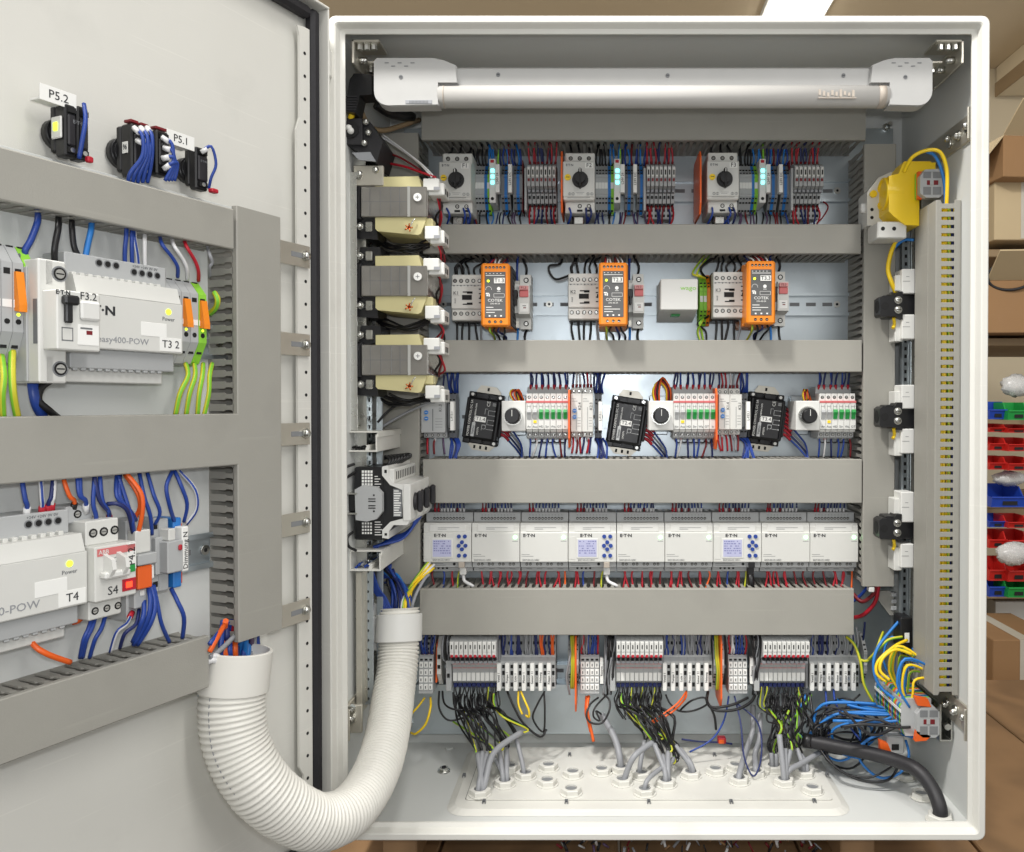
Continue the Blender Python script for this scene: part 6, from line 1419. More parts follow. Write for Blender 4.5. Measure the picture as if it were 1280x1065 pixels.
m = MB('black'); m.box(X_(1127, 1165), X_(1142, 1165), 1165, 1195, Z_(812, 1165), Z_(772, 1165), 1.5); t.part('body', m, infr=True); m = MB('paper'); m.box(X_(1132, 1165), X_(1138, 1165), 1164.5, 1165, Z_(803, 1165), Z_(791, 1165), .1); t.part('tag', m, infr=True)
# yellow socket with its breaker
Y = 1135
t = T(W, 'power_socket', 'yellow service socket with round recess at the top right', 'power socket', X_(1140, Y), Y+20, Z_(292, Y))
P = lambda u, v, YY=Y: (X_(u, YY), Z_(v, YY))
m = MB('yellow'); m.prism('y', [P(1110, 264), P(1110, 220), P(1122, 217), P(1127, 205), P(1168, 203), P(1168, 217), P(1148, 224), P(1148, 282), P(1131, 281), P(1116, 270)], Y, Y+46)
m.prism('y', [P(1127, 207), P(1131, 200), P(1164, 200), P(1168, 205)], Y+6, Y+40); t.part('body', m, infr=True)
zc = Z_(243, Y+22); xs = 388.0; n_ = 32; vs = []; m = MB('yellow')
for (x, r) in ((22, 22.5), (0, 22.5), (-1, 21.5), (0, 19.5), (7, 18.8)):
    for k in range(n_): a = 2*math.pi*k/n_; vs.append((xs+x, Y+22+r*math.cos(a), zc+r*math.sin(a)))
m.add(vs, [(q*n_+k, q*n_+(k+1) % n_, (q+1)*n_+(k+1) % n_, (q+1)*n_+k) for q in range(4) for k in range(n_)]+[tuple(4*n_+k for k in range(n_))], False)
rg = t.part('socket_ring', m, infr=True)
m = MB('hole'); m.cyl('x', (xs+6.4, Y+13, zc), 2.6, .5, 10); m.cyl('x', (xs+6.4, Y+31, zc), 2.6, .5, 10); m.use('yellow'); m.box(xs+1, xs+6.8, Y+18, Y+26, zc-2, zc+2, .6); m.use('steel'); m.box(xs+2, xs+6.8, Y+19, Y+25, zc+15, zc+17.6); t.part('pin_holes', m, parent=rg, infr=True, kind='stuff')
Yk = Y+40
m = MB('dev'); m.prism('y', [P(1083, 282, Yk), P(1083, 240, Yk), P(1097, 222, Yk), P(1112, 215, Yk), P(1128, 214, Yk), P(1128, 282, Yk)], Yk, Yk+40); m.box(X_(1097, Y), X_(1134, Y), Y+4, Y+46, Z_(297, Y), Z_(276, Y), 1.5); t.part('breaker_body', m, infr=True)
t.part('test_button', MB('yellow').cyl('y', (X_(1090, Yk), Yk-4, Z_(243, Yk)), 5, 5, 14), infr=True)
m = MB('hole'); m.cyl('y', (X_(1104, Y), Y+3.6, Z_(285, Y)), 2.8, .5, 10); m.cyl('y', (X_(1118, Y), Y+3.6, Z_(285, Y)), 2.8, .5, 10); m.cyl('y', (X_(1089, Yk), Yk-.4, Z_(262, Yk)), 2.4, .5, 10); m.cyl('y', (X_(1089, Yk), Yk-.4, Z_(272, Yk)), 2.4, .5, 10); t.part('screw_holes', m, infr=True, kind='stuff')
m = MB('white'); m.box(X_(1078, Yk), X_(1087, Yk), Yk+8, Yk+18, Z_(264, Yk), Z_(252, Yk), 1.5); t.part('rocker', m, infr=True)
# end terminals above and below the right duct
def endterm(uc, vc, su, sv, Y, lab):
    t = T(W, 'terminal_strip', lab, 'terminal strip', X_(uc, Y), Y+10, Z_(vc+sv, Y))
    P = lambda u, v: (X_(uc+u*su, Y), Z_(vc+v*sv, Y))
    m = MB('dev_g'); m.prism('y', [P(-1, .7), P(-1, -.5), P(-.6, -.95), P(.5, -1), P(.95, -.6), P(1, .7), P(.6, 1), P(-.5, 1)], Y, Y+10); bd = t.part('end_terminal', m, infr=True)
    m = MB('dev_dg')
    for a in ((-.75, -.8, -.1, -.35), (.05, -.8, .75, -.35), (-.75, .25, -.1, .8), (.05, .25, .75, .8)):
        x0, z0 = P(a[0], a[1]); x1, z1 = P(a[2], a[3]); m.box(x0, x1, Y-.4, Y, z1, z0, .2)
    m.use('redd'); x0, z0 = P(-.45, -.2); x1, z1 = P(.5, .12); m.box(x0, x1, Y-.5, Y, z1, z0, .2); m.use('dev_g'); x0, z0 = P(-.2, -.2); x1, z1 = P(.1, .12); m.box(x0, x1, Y-.9, Y, z1, z0, .2)
    t.part('clip_recesses', m, parent=bd, infr=True); return t
t = endterm(1164, 229, 15, 18, 1112, 'grey end terminal with orange edge right of the yellow socket')
t.part('terminal', MB('orange_w').box(X_(1146, 1122), X_(1152, 1122), 1122, 1128, Z_(249, 1122), Z_(214, 1122), .6), infr=True); t.part('terminal', MB('lime').box(X_(1144, 1128), X_(1149, 1128), 1129, 1134, Z_(249, 1128), Z_(216, 1128), .6), infr=True)
t = endterm(1163, 903, 15, 19, 1098, 'grey end terminal closing the colourful strip at the lower right')
tm = {}
for c in ('orange_w', 'blue_l', 'lime', 'dev_g', 'green', 'yellow'):
    b = MB(c); b.prism('y', [(-20, -24), (-26, -8), (-26, 14), (-18, 26), (14, 26), (14, -24)], -2.1, 2.1); b.use('hole'); b.box(-26.4, -26, -1.2, 1.2, 2, 6); b.box(-26.4, -26, -1.2, 1.2, -6, -2); b.use('paper'); b.box(-26.8, -26, -1.7, 1.7, 7, 11); b.use('dev_g'); b.box(-24, -21, -1.5, 1.5, 18, 22); tm[c] = b.mesh('terminal')
seq = ['dev_g', 'lime', 'blue_l', 'dev_g', 'orange_w', 'lime', 'blue_l', 'dev_g', 'orange_w', 'lime', 'blue_l', 'green', 'dev_g', 'orange_w', 'lime', 'blue_l', 'dev_g', 'green', 'blue_l', 'dev_g']
for i, c in enumerate(seq):
    YY = 1110+i*4.8; xx = X_(1160, 1098)-i*0.2; t.inst('terminal', tm[c], (xx-t.off[0]-4, YY-t.off[1], Z_(903, 1098)-t.off[2]+2))
t.part('stop_clip', MB('orange_w').prism('y', [(X_(1149, 1098), Z_(882, 1098)), (X_(1145, 1098), Z_(871, 1098)), (X_(1162, 1098), Z_(874, 1098)), (X_(1166, 1098), Z_(884, 1098))], 1098, 1106), infr=True)
t.part('stop_clip', MB('orange_w').prism('y', [(X_(1148, 1098), Z_(914, 1098)), (X_(1146, 1098), Z_(927, 1098)), (X_(1160, 1098), Z_(926, 1098)), (X_(1166, 1098), Z_(920, 1098))], 1098, 1106), infr=True)
m = MB('steel'); m.box(X_(1176, 1098), X_(1192, 1098), 1096, 1200, Z_(926, 1098), Z_(924, 1098)); m.box(X_(1176, 1098), X_(1178, 1098), 1096, 1200, Z_(924, 1098), Z_(880, 1098)); m.box(X_(1190, 1098), X_(1192, 1098), 1096, 1130, Z_(924, 1098), Z_(880, 1098)); m.cyl('y', (X_(1184, 1098), 1090, Z_(906, 1098)), 4.5, 6, 6); t.part('rail_end', m, infr=True)
for i in range(16):
    YY = 1108+i*6; c = ['blue_l', 'yellow', 'yellow', 'blue_l', 'gy'][i % 5]; x2 = xa+6+J(3)
    su = X_(1150-i*1.2, YY); sz = Z_(886-i*.4, 1098)+J(3)
    bul = random.uniform(6, 44)+i*.5
    wire(t, [(su-12, YY, sz-4), (su-bul*.7, YY-2, sz+8+bul*.5), (su-bul*.45, YY-2, sz+24+bul*.9), (x2+2, YY*.6+1120*.4, sz+30+bul*.4), (x2+10, 1120, sz+20)], c, 1.7)
for i in range(12):
    YY = 1106+i*6; sz = Z_(903, 1098); xx = X_(1140, YY)
    wire(t, [(xx, YY, sz-4+J(6)), (xx-18, YY+2, sz-10+J(4)), (xx-50+J(10), YY+10, sz-16+J(14)), (xx-90+J(12), YY+20, sz-10+J(16))], random.choice(['blue_l', 'blue_l', 'blackm', 'black']), 2.0)
m = MB('orange_w'); c = A(1108, 935, 1130); m.prism('y', [(c[0]-8, c[2]-6), (c[0]-9, c[2]+10), (c[0]+2, c[2]+6), (c[0]+8, c[2]-8)], c[1], c[1]+8)
single(W, 'end_clip', m, 'orange clip hanging loose under the lower right terminals', 'clip')
m = MB('dev_g'); c = A(1120, 932, 1138); m.box(c[0]-12, c[0]+12, c[1], c[1]+20, c[2]-12, c[2]+12, 2); m.use('hole'); m.box(c[0]-6, c[0]+4, c[1]-.5, c[1], c[2]-6, c[2]+2)
single(W, 'end_clamp', m, 'small grey end clamp behind the orange loose clip', 'clamp')
BR = [('blue wire curving down beside the right rail', 'blue_l', [(1128, 772, 1180), (1112, 790, 1170), (1096, 812, 1160), (1092, 835, 1155), (1100, 858, 1150), (1120, 875, 1140)], 2.2),
      ('yellow wire loop above the lower right terminals', 'yellow', [(1134, 800, 1160), (1118, 808, 1150), (1098, 826, 1145), (1096, 842, 1142), (1108, 852, 1138)], 2.3),
      ('second yellow wire loop above the lower right terminals', 'yellow', [(1140, 818, 1140), (1120, 812, 1142), (1104, 822, 1140), (1100, 838, 1138), (1112, 850, 1134)], 2.3),
      ('green and yellow wire reaching towards the lowest duct end', 'gy', [(1128, 796, 1165), (1110, 800, 1165), (1095, 815, 1165), (1086, 824, 1180)], 2.0),
      ('yellow wire bow over the top end of the right duct', 'yellow', [(1130, 215, 1120), (1140, 197, 1105), (1158, 188, 1096), (1175, 190, 1090), (1183, 210, 1088), (1184, 235, 1090), (1183, 260, 1096)], 2.6),
      ('blue wire bow over the top end of the right duct', 'blue_l', [(1158, 190, 1104), (1168, 194, 1098), (1176, 210, 1096), (1181, 232, 1097), (1182, 258, 1100)], 2.2),
      ('blue wire under the yellow socket', 'blue_l', [(1142, 300, 1150), (1130, 300, 1160), (1120, 308, 1170), (1114, 318, 1180)], 2.2),
      ('yellow wire under the yellow socket beside the duct', 'yellow', [(1130, 290, 1170), (1116, 310, 1170), (1110, 335, 1172), (1114, 352, 1172), (1120, 366, 1175)], 3.2),
      ('red wires leaving the lowest duct at the right', 'redd', [(1066, 742, 1230), (1078, 752, 1220), (1092, 742, 1210), (1096, 728, 1205)], 3.0),
      ('second red wire arc right of the lowest duct', 'red', [(1066, 772, 1235), (1080, 768, 1225), (1094, 752, 1215), (1098, 732, 1205)], 3.0),
      ('blue wire between the lowest duct and the vertical duct', 'blue', [(1066, 752, 1232), (1076, 744, 1222), (1084, 734, 1210)], 2.4)]
for lab, c, pts, r in BR: loose('wire', lab, 'wire', ap(pts), c, r)
m = MB('dev_g'); 
t = T(B, 'duct_end_comb', 'broken grey comb piece hanging below the vertical duct', 'duct offcut', *(lambda p: (p[0], -60, p[1]))(B.px(1105, 750, 60)))
t.part('strip', MB('duct_d').prism('y', [(-12, 14), (8, 14), (14, 4), (14, -22), (8, -22), (-10, 2)], -2, 2))
for k in range(3): t.part('finger', MB('dev_g').box(9, 17, -6, 6, 6-k*10, 12-k*10, .8))
m = MB('white'); p = A(1090, 736, 1196); m.box(p[0]-4, p[0]+4, p[1], p[1]+12, p[2]-5, p[2]+2, 1); single(W, 'duct_rivet', m, 'white rivet head under the vertical duct', 'rivet')
# ================================================================ inside of the door
hp = 14
x0, _ = D.px(-90, 500, 14); x1, _ = D.px(290, 500, 14); zt_ = D.px(260, 250, 14)[1]; zb_ = D.px(260, 850, 14)[1]
t = T(D, 'door_panel', 'bluish mounting plate behind the devices on the door', 'mounting plate', (x0+x1)/2, -6, zb_)
t.part('sheet', MB('paint_in').box(x0, x1+10, -11, -9, zb_, zt_, .5), infr=True)
xr = D.px(262, 800, 14)[0]; m = MB('zinc'); z = D.px(262, 855, 12)[1]; m.box(xr-10, xr+16, -24, -6, z-10, z-7, .5); m.box(xr+10, xr+16, -24, -9, z-7, z, .5); t.part('lower_bracket', m, infr=True)
hD = 64
def dduct(u0, v0, u1, v1, uref, lab, **k):
    xa, _ = D.px(u0, 500, hD); xb, _ = D.px(u1, 500, hD); z1 = D.px(uref, v0, hD)[1]; z0 = D.px(uref, v1, hD)[1]
    return duct(D, xa, xb, z0, z1, hD, lab, pitch=k.pop('pitch', 10), h0=11, **k)
dduct(-60, 262, 293, 312, 294, 'uppermost horizontal duct on the door', pitch=12.5, parts=-1)
dduct(-60, 517, 298, 581, 297, 'middle horizontal duct on the door', pitch=12.5, parts=-1)
dduct(-60, 795, 259, 860, 259, 'lowest horizontal duct on the door, cut above the hose', pitch=12.5, parts=1)
dduct(297, 272, 352, 786, 351, 'vertical duct on the door beside the hinge', pitch=11.2, vert=True, parts=-1)
for i, v in enumerate((318, 430, 542, 654, 765)):
    xa, z = D.px(350, v, 20); xb, _ = D.px(389, v, 20); z = D.px(370, v, 16)[1]; w = xb-xa
    t = T(D, 'slotted_strap', 'slotted steel strap between duct and door strip, '+('uppermost', 'second from the top', 'middle of five', 'second from the bottom', 'lowest')[i], 'bracket', (xa+xb)/2, -16, z, 'slotted straps beside the vertical door duct')
    m = MB('steel_y'); m.box(-w/2-6, w/2, -2, 0, -13, 12, .6); m.box(-w/2-6, -w/2-4, 0, 6, -13, 12); t.part('plate', m)
    m = MB('dev_dg'); m.box(-w*.12, w*.36, -2.4, -2, -3.2, 2.6, 1.4); t.part('slot', m)
    m = MB('steel'); m.cyl('y', (w*.32, -6, 0), 6, 4, 6); m.ball((w*.32, -7, 0), 4.6, 10, 6); t.part('bolt', m)
# rails on the door
def drail(v, uref, u0, u1, lab):
    xa, _ = D.px(u0, 500, 18); xb, _ = D.px(u1, 500, 18); z = D.px(uref, v, 18)[1]
    t = rail(D, xa, xb, z, lab); t.o.location = tuple(c*.001 for c in D.world((xa+xb)/2, -11, z)); return z
zr1 = drail(420, 180, -80, 285, 'rail on the door behind the T3.2 supply'); zr2 = drail(703, 180, -80, 266, 'rail on the door behind the T4 supply')
# ---- modular supplies
def dsupply(uR, vT, vB, uL, name, lab, sub, tag, hf=74):
    xr_, zt_ = D.px(uR, vT, hf); _, zb_ = D.px(uR, vB, hf); xl_, _ = D.px(uL, 500, hf); w = xr_-xl_; x = (xl_+xr_)/2; z = (zt_+zb_)/2; hh = (zt_-zb_)/2
    t = T(D, 'power_supply', lab, 'power supply', x, 0, z)
    m = MB('dev'); m.box(-w/2, w/2, -hf, -20, -hh, hh, 1); m.prism('x', [(-hf, hh), (-hf+6, hh+14), (-20, hh+14), (-20, hh)], -w/2+.4, w/2-2); m.use('dev_g'); m.box(-w/2+1, w/2-5, -hf+20, -18, hh+14, hh+33, .8); m.box(-w/2+1, w/2-2, -hf+12, -18, -hh-16, -hh, .8); m.use('dev'); m.box(-w/2+1, w/2-7, -hf+24, -18, -hh-27, -hh-16, .8); t.part('body', m)
    m = MB('dev'); n = int((w-8)/7)
    for k in range(n): m.box(-w/2+4+k*7, -w/2+8+k*7, -hf+14, -hf+22, hh+13.5, hh+17, .6)
    m.use('dev_g')
    for k in range(n): m.box(-w/2+4+k*7, -w/2+8+k*7, -hf+17, -hf+13, -hh-18, -hh-15, .6)
    t.part('edge_teeth', m, kind='stuff')
    m = MB('hole'); xs = [w/2-14-k*7.6 for k in range(4)]
    for xx in xs: m.use('dev_dg'); m.cyl('y', (xx, -hf+19.4, hh+25), 3.3, .7, 14); m.use('hole'); m.cyl('y', (xx, -hf+19, hh+25), 2.4, .5, 12)
    if sub:
        for k in range(3): m.use('dev_dg'); m.cyl('y', (-w/2+30+k*7.6, -hf+19.4, hh+28), 3.3, .7, 14); m.use('hole'); m.cyl('y', (-w/2+30+k*7.6, -hf+19, hh+28), 2.4, .5, 12)
    t.part('terminal_holes', m, kind='stuff')
    t.part('led', MB('led_y').cyl('y', (w/2-15, -hf-.8, hh-8), 2.6, .9, 12)); text(t, 'Power', w/2-15, -hf, hh-14.5, 3.4, 'inkg')
    t.part('blank_label', MB('paper').box(w/2-42, w/2-17, -hf-.5, -hf, -hh*.12-6, -hh*.12+6, .3))
    text(t, 'easy400-POW', w/2-(58 if sub else 66), -hf, -hh+8, 6.2 if not sub else 5.2, 'wgrey', sx=1.1); text(t, 'E·T·N', w/2-(80 if sub else 112), -hf, hh-13, 7.5, 'ink', sx=1.2)
    label(t, w/2-13, -hf, -hh+7.5, 22, 12, tag, 6.8)
    text(t, 'DC Output', w/2-30, -hf+5.2, hh+7, 3.4, 'inkg'); text(t, 'AC 115-240V', w/2-(80 if sub else 116), -hf+5.2, hh+6, 3.4, 'inkg'); text(t, '+24V +24V 0V 0V', w/2-26, -hf+20, hh+30, 2.4, 'inkg')
    return t, x, z, w, hh
sA = dsupply(228.5, 381, 442.5, 96, 'T3.2', 'grey white power supply marked T3.2 on the upper door', True, 'T3 2')
sB = dsupply(109.5, 688, 754, -60, 'T4', 'grey white power supply marked T4 at the left photo edge', False, 'T4')
# wires of the supplies
t = sA[0]
for (u, v), (u2, v2), c, f in (((157, 342), (158, 292), 'blue', 'redd'), ((166, 344), (165, 294), 'blue', 'wwhite'), ((173, 346), (168, 296), 'bw', 'redd'), ((182, 348), (181, 302), 'wwhite', 'redd')):
    wpx(t, [(u, v, 40), (u-1, (v+v2)/2, 48), (u2, v2, 50), (u2, v2-16, 30)], c, 2.0, fe=f, fl=8)
t = sB[0]
for (u, v), (u2, v2), c, f in (((33, 646, ), (28, 602), 'blue', 'wwhite'), ((52, 644), (51, 600), 'bw', 'red'), ((60, 642), (66, 600), 'navy', 'red'), ((64, 641), (68, 600), 'wwhite', 'red'), ((92, 640), (80, 600), 'orange_w', 'black')):
    wpx(t, [(u, v, 46), (u+1, v-14, 52), ((u+u2)/2+1, (v+v2)/2, 54), (u2, v2, 50), (u2, v2-16, 34)], c, 1.85, fe=f, fl=9)
wpx(t, [(38, 790, 40), (42, 806, 50), (60, 818, 58), (88, 828, 54)], 'orange_w', 2.3); wpx(t, [(106, 762, 40), (100, 774, 46), (92, 778, 40)], 'orange_w', 2.5)
# ---- breaker F3.2 with lever, in front of the T3.2 supply
hf = 98; xL_, _ = D.px(72, 500, hf); xR_, _ = D.px(126, 500, hf); zt_ = D.px(126, 368, hf)[1]; zb_ = D.px(126, 440, hf)[1]; zc = (zt_+zb_)/2; hh = (zt_-zb_)/2; xc = (xL_+xR_)/2; w = xR_-xL_
t = T(D, 'circuit_breaker', 'wide white breaker with black lever at the left of supply T3.2', 'circuit breaker', xc, 0, zc)
m = MB('dev'); m.box(-w/2, w/2, -hf, -60, -hh, hh, 1); m.box(-w/2-3, w/2-16, -76, -14, -hh-25, hh+24, 1.2); m.box(-w/2+2, w/2-26, -76, -70, hh+4, hh+24, .8); m.box(-w/2+2, w/2-26, -76, -70, -hh-25, -hh-4, .8); m.use('dev_g'); m.box(-w/2-4.5, -w/2-3, -60, -18, -hh-24, hh+18, .5); t.part('body', m)
m = MB('hole')
for zz in (hh+14, -hh-14): m.use('dev_dg'); m.cyl('y', (-4, -76.5, zz), 6.2, .8, 16); m.use('hole'); m.cyl('y', (-4, -76.9, zz), 5, .6, 14); m.use('steel'); m.cyl('y', (-4, -77.2, zz), 3.6, .5, 12); m.use('hole'); m.box(-7, -1, -77.5, -77.2, zz-.5, zz+.5)
t.part('terminal_screws', m, kind='stuff')
m = MB('black'); m.box(-w*.42, -w*.08, -hf-8, -hf, hh*.5, hh*.82, 1.5); m.box(-w*.36, -w*.2, -hf-5, -hf, -hh*.1, hh*.6, 1); t.part('lever', m)
m = MB('white'); m.box(0, w*.46, -hf-4, -hf, hh*.05, hh*.7, 1.5); t.part('window', m); m = MB('paper'); m.box(-w*.04, w*.46, -hf-.6, -hf, -hh*.8, -hh*.1, .2); m.use('redd'); m.box(w*.16, w*.3, -hf-.8, -hf-.6, -hh*.44, -hh*.3); m.use('inkg'); m.box(w*.02, w*.3, -hf-.8, -hf-.6, -hh*.26, -hh*.2); m.box(-w*.4, -w*.14, -hf-.2, -hf, -hh*.7, -hh*.66); m.box(-w*.4, -w*.14, -hf-.2, -hf, -hh*.28, -hh*.24); m.box(-w*.4, -w*.38, -hf-.2, -hf, -hh*.7, -hh*.24); m.box(-w*.16, -w*.14, -hf-.2, -hf, -hh*.7, -hh*.24); t.part('rating_plate', m)
text(t, 'F3.2', w*.22, -hf, hh*.86, 6); text(t, 'E·T·N', -w*.36, -hf, hh*.9, 3.4)
m = MB('inkg')
for k in range(6): m.cyl('x', (-w/2-4.9, -30-k % 2*20, -hh*.9+k*14), 1.8, .5, 8)
m.box(-w/2-5, -w/2-4.4, -56, -46, -10, 2); m.box(-w/2-3.4, -w/2-2.9, -74, -68, -18, 16); t.part('side_marks', m, kind='stuff')
for u, v, u2, v2, c, hh_ in ((34, 335, 47, 277, 'blue', 46), (69, 338, 73, 284, 'black', 50), (99, 342, 90, 286, 'black', 46), (108, 344, 114, 286, 'blue_l', 46)):
    r = 2.5; wpx(t, [(u, v, hh_-12), (u-1 if c != 'blue' else u-3, v-20, hh_), ((u+u2)/2-2, (v+v2)/2-6, hh_+2), (u2, v2, hh_), (u2, v2-14, hh_-14)], c, r, fe='wwhite' if c == 'blue' else 'black', fl=8)
wpx(t, [(41, 465, 36), (42, 486, 44), (46, 505, 44), (54, 520, 36)], 'blue', 4.4, fe='wwhite', fl=8); wpx(t, [(78, 464, 34), (66, 474, 44), (52, 484, 46), (48, 500, 46), (60, 512, 46), (72, 522, 36)], 'black', 3)
# ---- terminal groups on the door
def dterm(u0, v0, v1, n, hf, lab, cols, m0='dev_g', levers=(), wid=6.2):
    x, zt_ = D.px(u0, v0, hf); _, zb_ = D.px(u0, v1, hf); z = (zt_+zb_)/2; H = (zt_-zb_)/2
    t = T(D, 'terminal_strip', lab, 'terminal strip', x, 0, z); bl = {}
    for i in range(n):
        c = cols[i % len(cols)]
        if c not in bl:
            b = MB(c); b.prism('x', [(-12, -H*.7), (-12, H*.7), (-24, H), (-hf+14, H), (-hf, H*.7), (-hf, -H*.45), (-hf+14, -H*.95), (-24, -H)], -wid/2+.2, wid/2-.2)
            b.use('hole'); b.box(-wid*.3, wid*.3, -hf+13, -hf+15, H*.98, H*1.01); b.box(-wid*.28, wid*.28, -hf-.4, -hf, H*.5, H*.6); b.cyl('y', (0, -hf-.4, -H*.28), wid*.26, .5, 8)
            b.box(-wid*.28, wid*.28, -hf+6, -hf+9, -H*.72, -H*.62); b.use('paper'); b.box(-wid*.42, wid*.42, -hf-.6, -hf, -H*.05, H*.08, .2); bl[c] = b.mesh('terminal')
        t.inst('terminal', bl[c], (wid*(i+.5), 0, 0))
    for i in levers:
        q = wid*(i+.5); t.part('lever', MB('orange').prism('x', [(-hf, H*.55), (-hf-3, H*.55), (-hf-8, -H*.0), (-hf-8, -H*.12), (-hf, -H*.1)], q-wid*.36, q+wid*.36)); t.part('led', MB('led_y').cyl('y', (q, -hf-.6, -H*.16), 1.3, .6, 8))
    return t, x, z, H
a = dterm(205, 345, 455, 5, 52, 'grey terminals with two orange levers right of supply T3.2', ['dev_g', 'dev_g', 'dev_g', 'dev_g', 'lime'], levers=(2, 4), wid=9.2)
t = a[0]
for u, v, u2, v2, c in ((222, 342, 203, 306, 'blue'), (234, 345, 218, 308, 'wwhite'), (248, 347, 233, 308, 'red'), (262, 342, 262, 318, 'wgrey')):
    wpx(t, [(u, v+4, 40), (u, v-8, 52), ((u+u2)/2+3, (v+v2)/2-2, 56), (u2, v2, 58), (u2-3, v2-10, 40)], c, 1.85)
for k in range(4): wpx(t, [(232+k*11, 455, 40), (235+k*9, 470, 54), (225+k*12, 492, 56), (220+k*12+J(3), 520, 48)], 'gy', 2.5)
wpx(t, [(262, 392, 36), (270, 384, 50), (272, 374, 56), (268, 366, 50)], 'gy', 3)
a = dterm(-14, 300, 455, 4, 56, 'terminals with an orange lever cut off by the left photo edge', ['dev_g', 'dev_g', 'dev_g', 'lime'], levers=(2,), wid=8.2)
t = a[0]
wpx(t, [(2, 445, 46), (5, 470, 62), (3, 495, 62), (4, 522, 50)], 'gy', 2.5); wpx(t, [(16, 430, 40), (15, 465, 60), (17, 495, 62), (22, 522, 50)], 'gy', 2.8); wpx(t, [(9, 318, 40), (13, 335, 52), (16, 350, 48)], 'redd', 2)
# ---- twin breaker marked S4
hf = 84; xL_, _ = D.px(117, 500, hf); xR_, _ = D.px(169, 500, hf); zt_ = D.px(145, 680, hf)[1]; zb_ = D.px(145, 748, hf)[1]; zc = (zt_+zb_)/2; hh = (zt_-zb_)/2; xc = (xL_+xR_)/2; w = xR_-xL_
t = T(D, 'circuit_breaker', 'twin lever breaker with red stripe marked S4', 'circuit breaker', xc, 0, zc)
m = MB('dev'); m.box(-w/2, w/2, -hf, -18, -hh, hh, 1); m.box(-w/2, w/2-8, -hf+14, -18, hh, hh+20, 1); m.box(-w/2+2, w/2-6, -hf+14, -18, -hh-16, -hh, 1); m.use('dev_g'); m.box(-w/2-6, w/2-20, -hf+34, -18, hh+18, hh+32, 1); t.part('body', m)
m = MB('hole'); holes(m, (-w*.33, -w*.08, w*.18), hh+10, -hf+14, 3.8); holes(m, (-w*.4,), hh+25, -hf+34, 3.4); holes(m, (-w*.3, -w*.02, w*.25), -hh-9, -hf+14, 3.2); t.part('terminal_screws', m, kind='stuff')
st_ = t.part('stripe', MB('pinkp').box(-w/2+2, w/2-1, -hf-.5, -hf, hh-8, hh-2, .1)); text(t, 'ABB', -w*.3, -hf-.5, hh-5, 3.6, 'white', parent=st_)
m = MB('white'); 
for k in (-1, 1): m.prism('x', [(-hf, -2), (-hf, 16), (-hf-14, 12), (-hf-16, 4), (-hf-10, -2)], k*w*.16-w*.1-2, k*w*.16+w*.1-6)
m.box(-w*.4, w*.22, -hf-10, -hf, -4, 2, 1.5); t.part('levers', m)
t.part('marker', MB('green').box(w*.26, w*.46, -hf-1, -hf, -3, 3, .2)); bx = t.part('red_window', MB('red').box(w*.14, w*.48, -hf-1, -hf, -18, -8, .2)); t.part('led', MB('led_r').box(w*.22, w*.38, -hf-1.6, -hf-1, -15.5, -10.5, .3), parent=bx)
text(t, 'S4', -w*.08, -hf, -hh+7, 7.2); label(t, w*.38, -hf, hh*.45, 8, 22, 'P4.2', 6.5, roll=-math.pi/2)
m = MB('inkg')
for k in (-.22, .02): m.box(w*k, w*k+.5, -hf-.2, -hf, hh*.35, hh*.62); m.box(w*k-2, w*k+2, -hf-.2, -hf, hh*.5, hh*.53); m.box(w*k-2, w*k+2, -hf-.2, -hf, hh*.35, hh*.38)
t.part('printed_marks', m, kind='stuff')
for u, v, u2, v2, c, f in ((121, 654, 118, 600, 'blue', 'wwhite'), (108, 636, 100, 598, 'blue', 'wwhite'), (108, 636, 97, 598, 'blue', None), (137, 650, 125, 598, 'blue', 'red'), (137, 650, 118, 596, 'navy', 'red')):
    wpx(t, [(u, v+4, 50), (u-1, v-10, 58), ((u+u2)/2-3, (v+v2)/2+2, 60), (u2, v2, 56), (u2, v2-10, 40)], c, 1.85, fe=f, fl=9)
for u, u2, c in ((117, 100, 'blue'), (121, 103, 'blue'), (133, 112, 'blue')): wpx(t, [(u, 765, 52), (u-6, 785, 60), ((u+u2)/2-4, 800, 60), (u2, 822, 46)], c, 1.85)
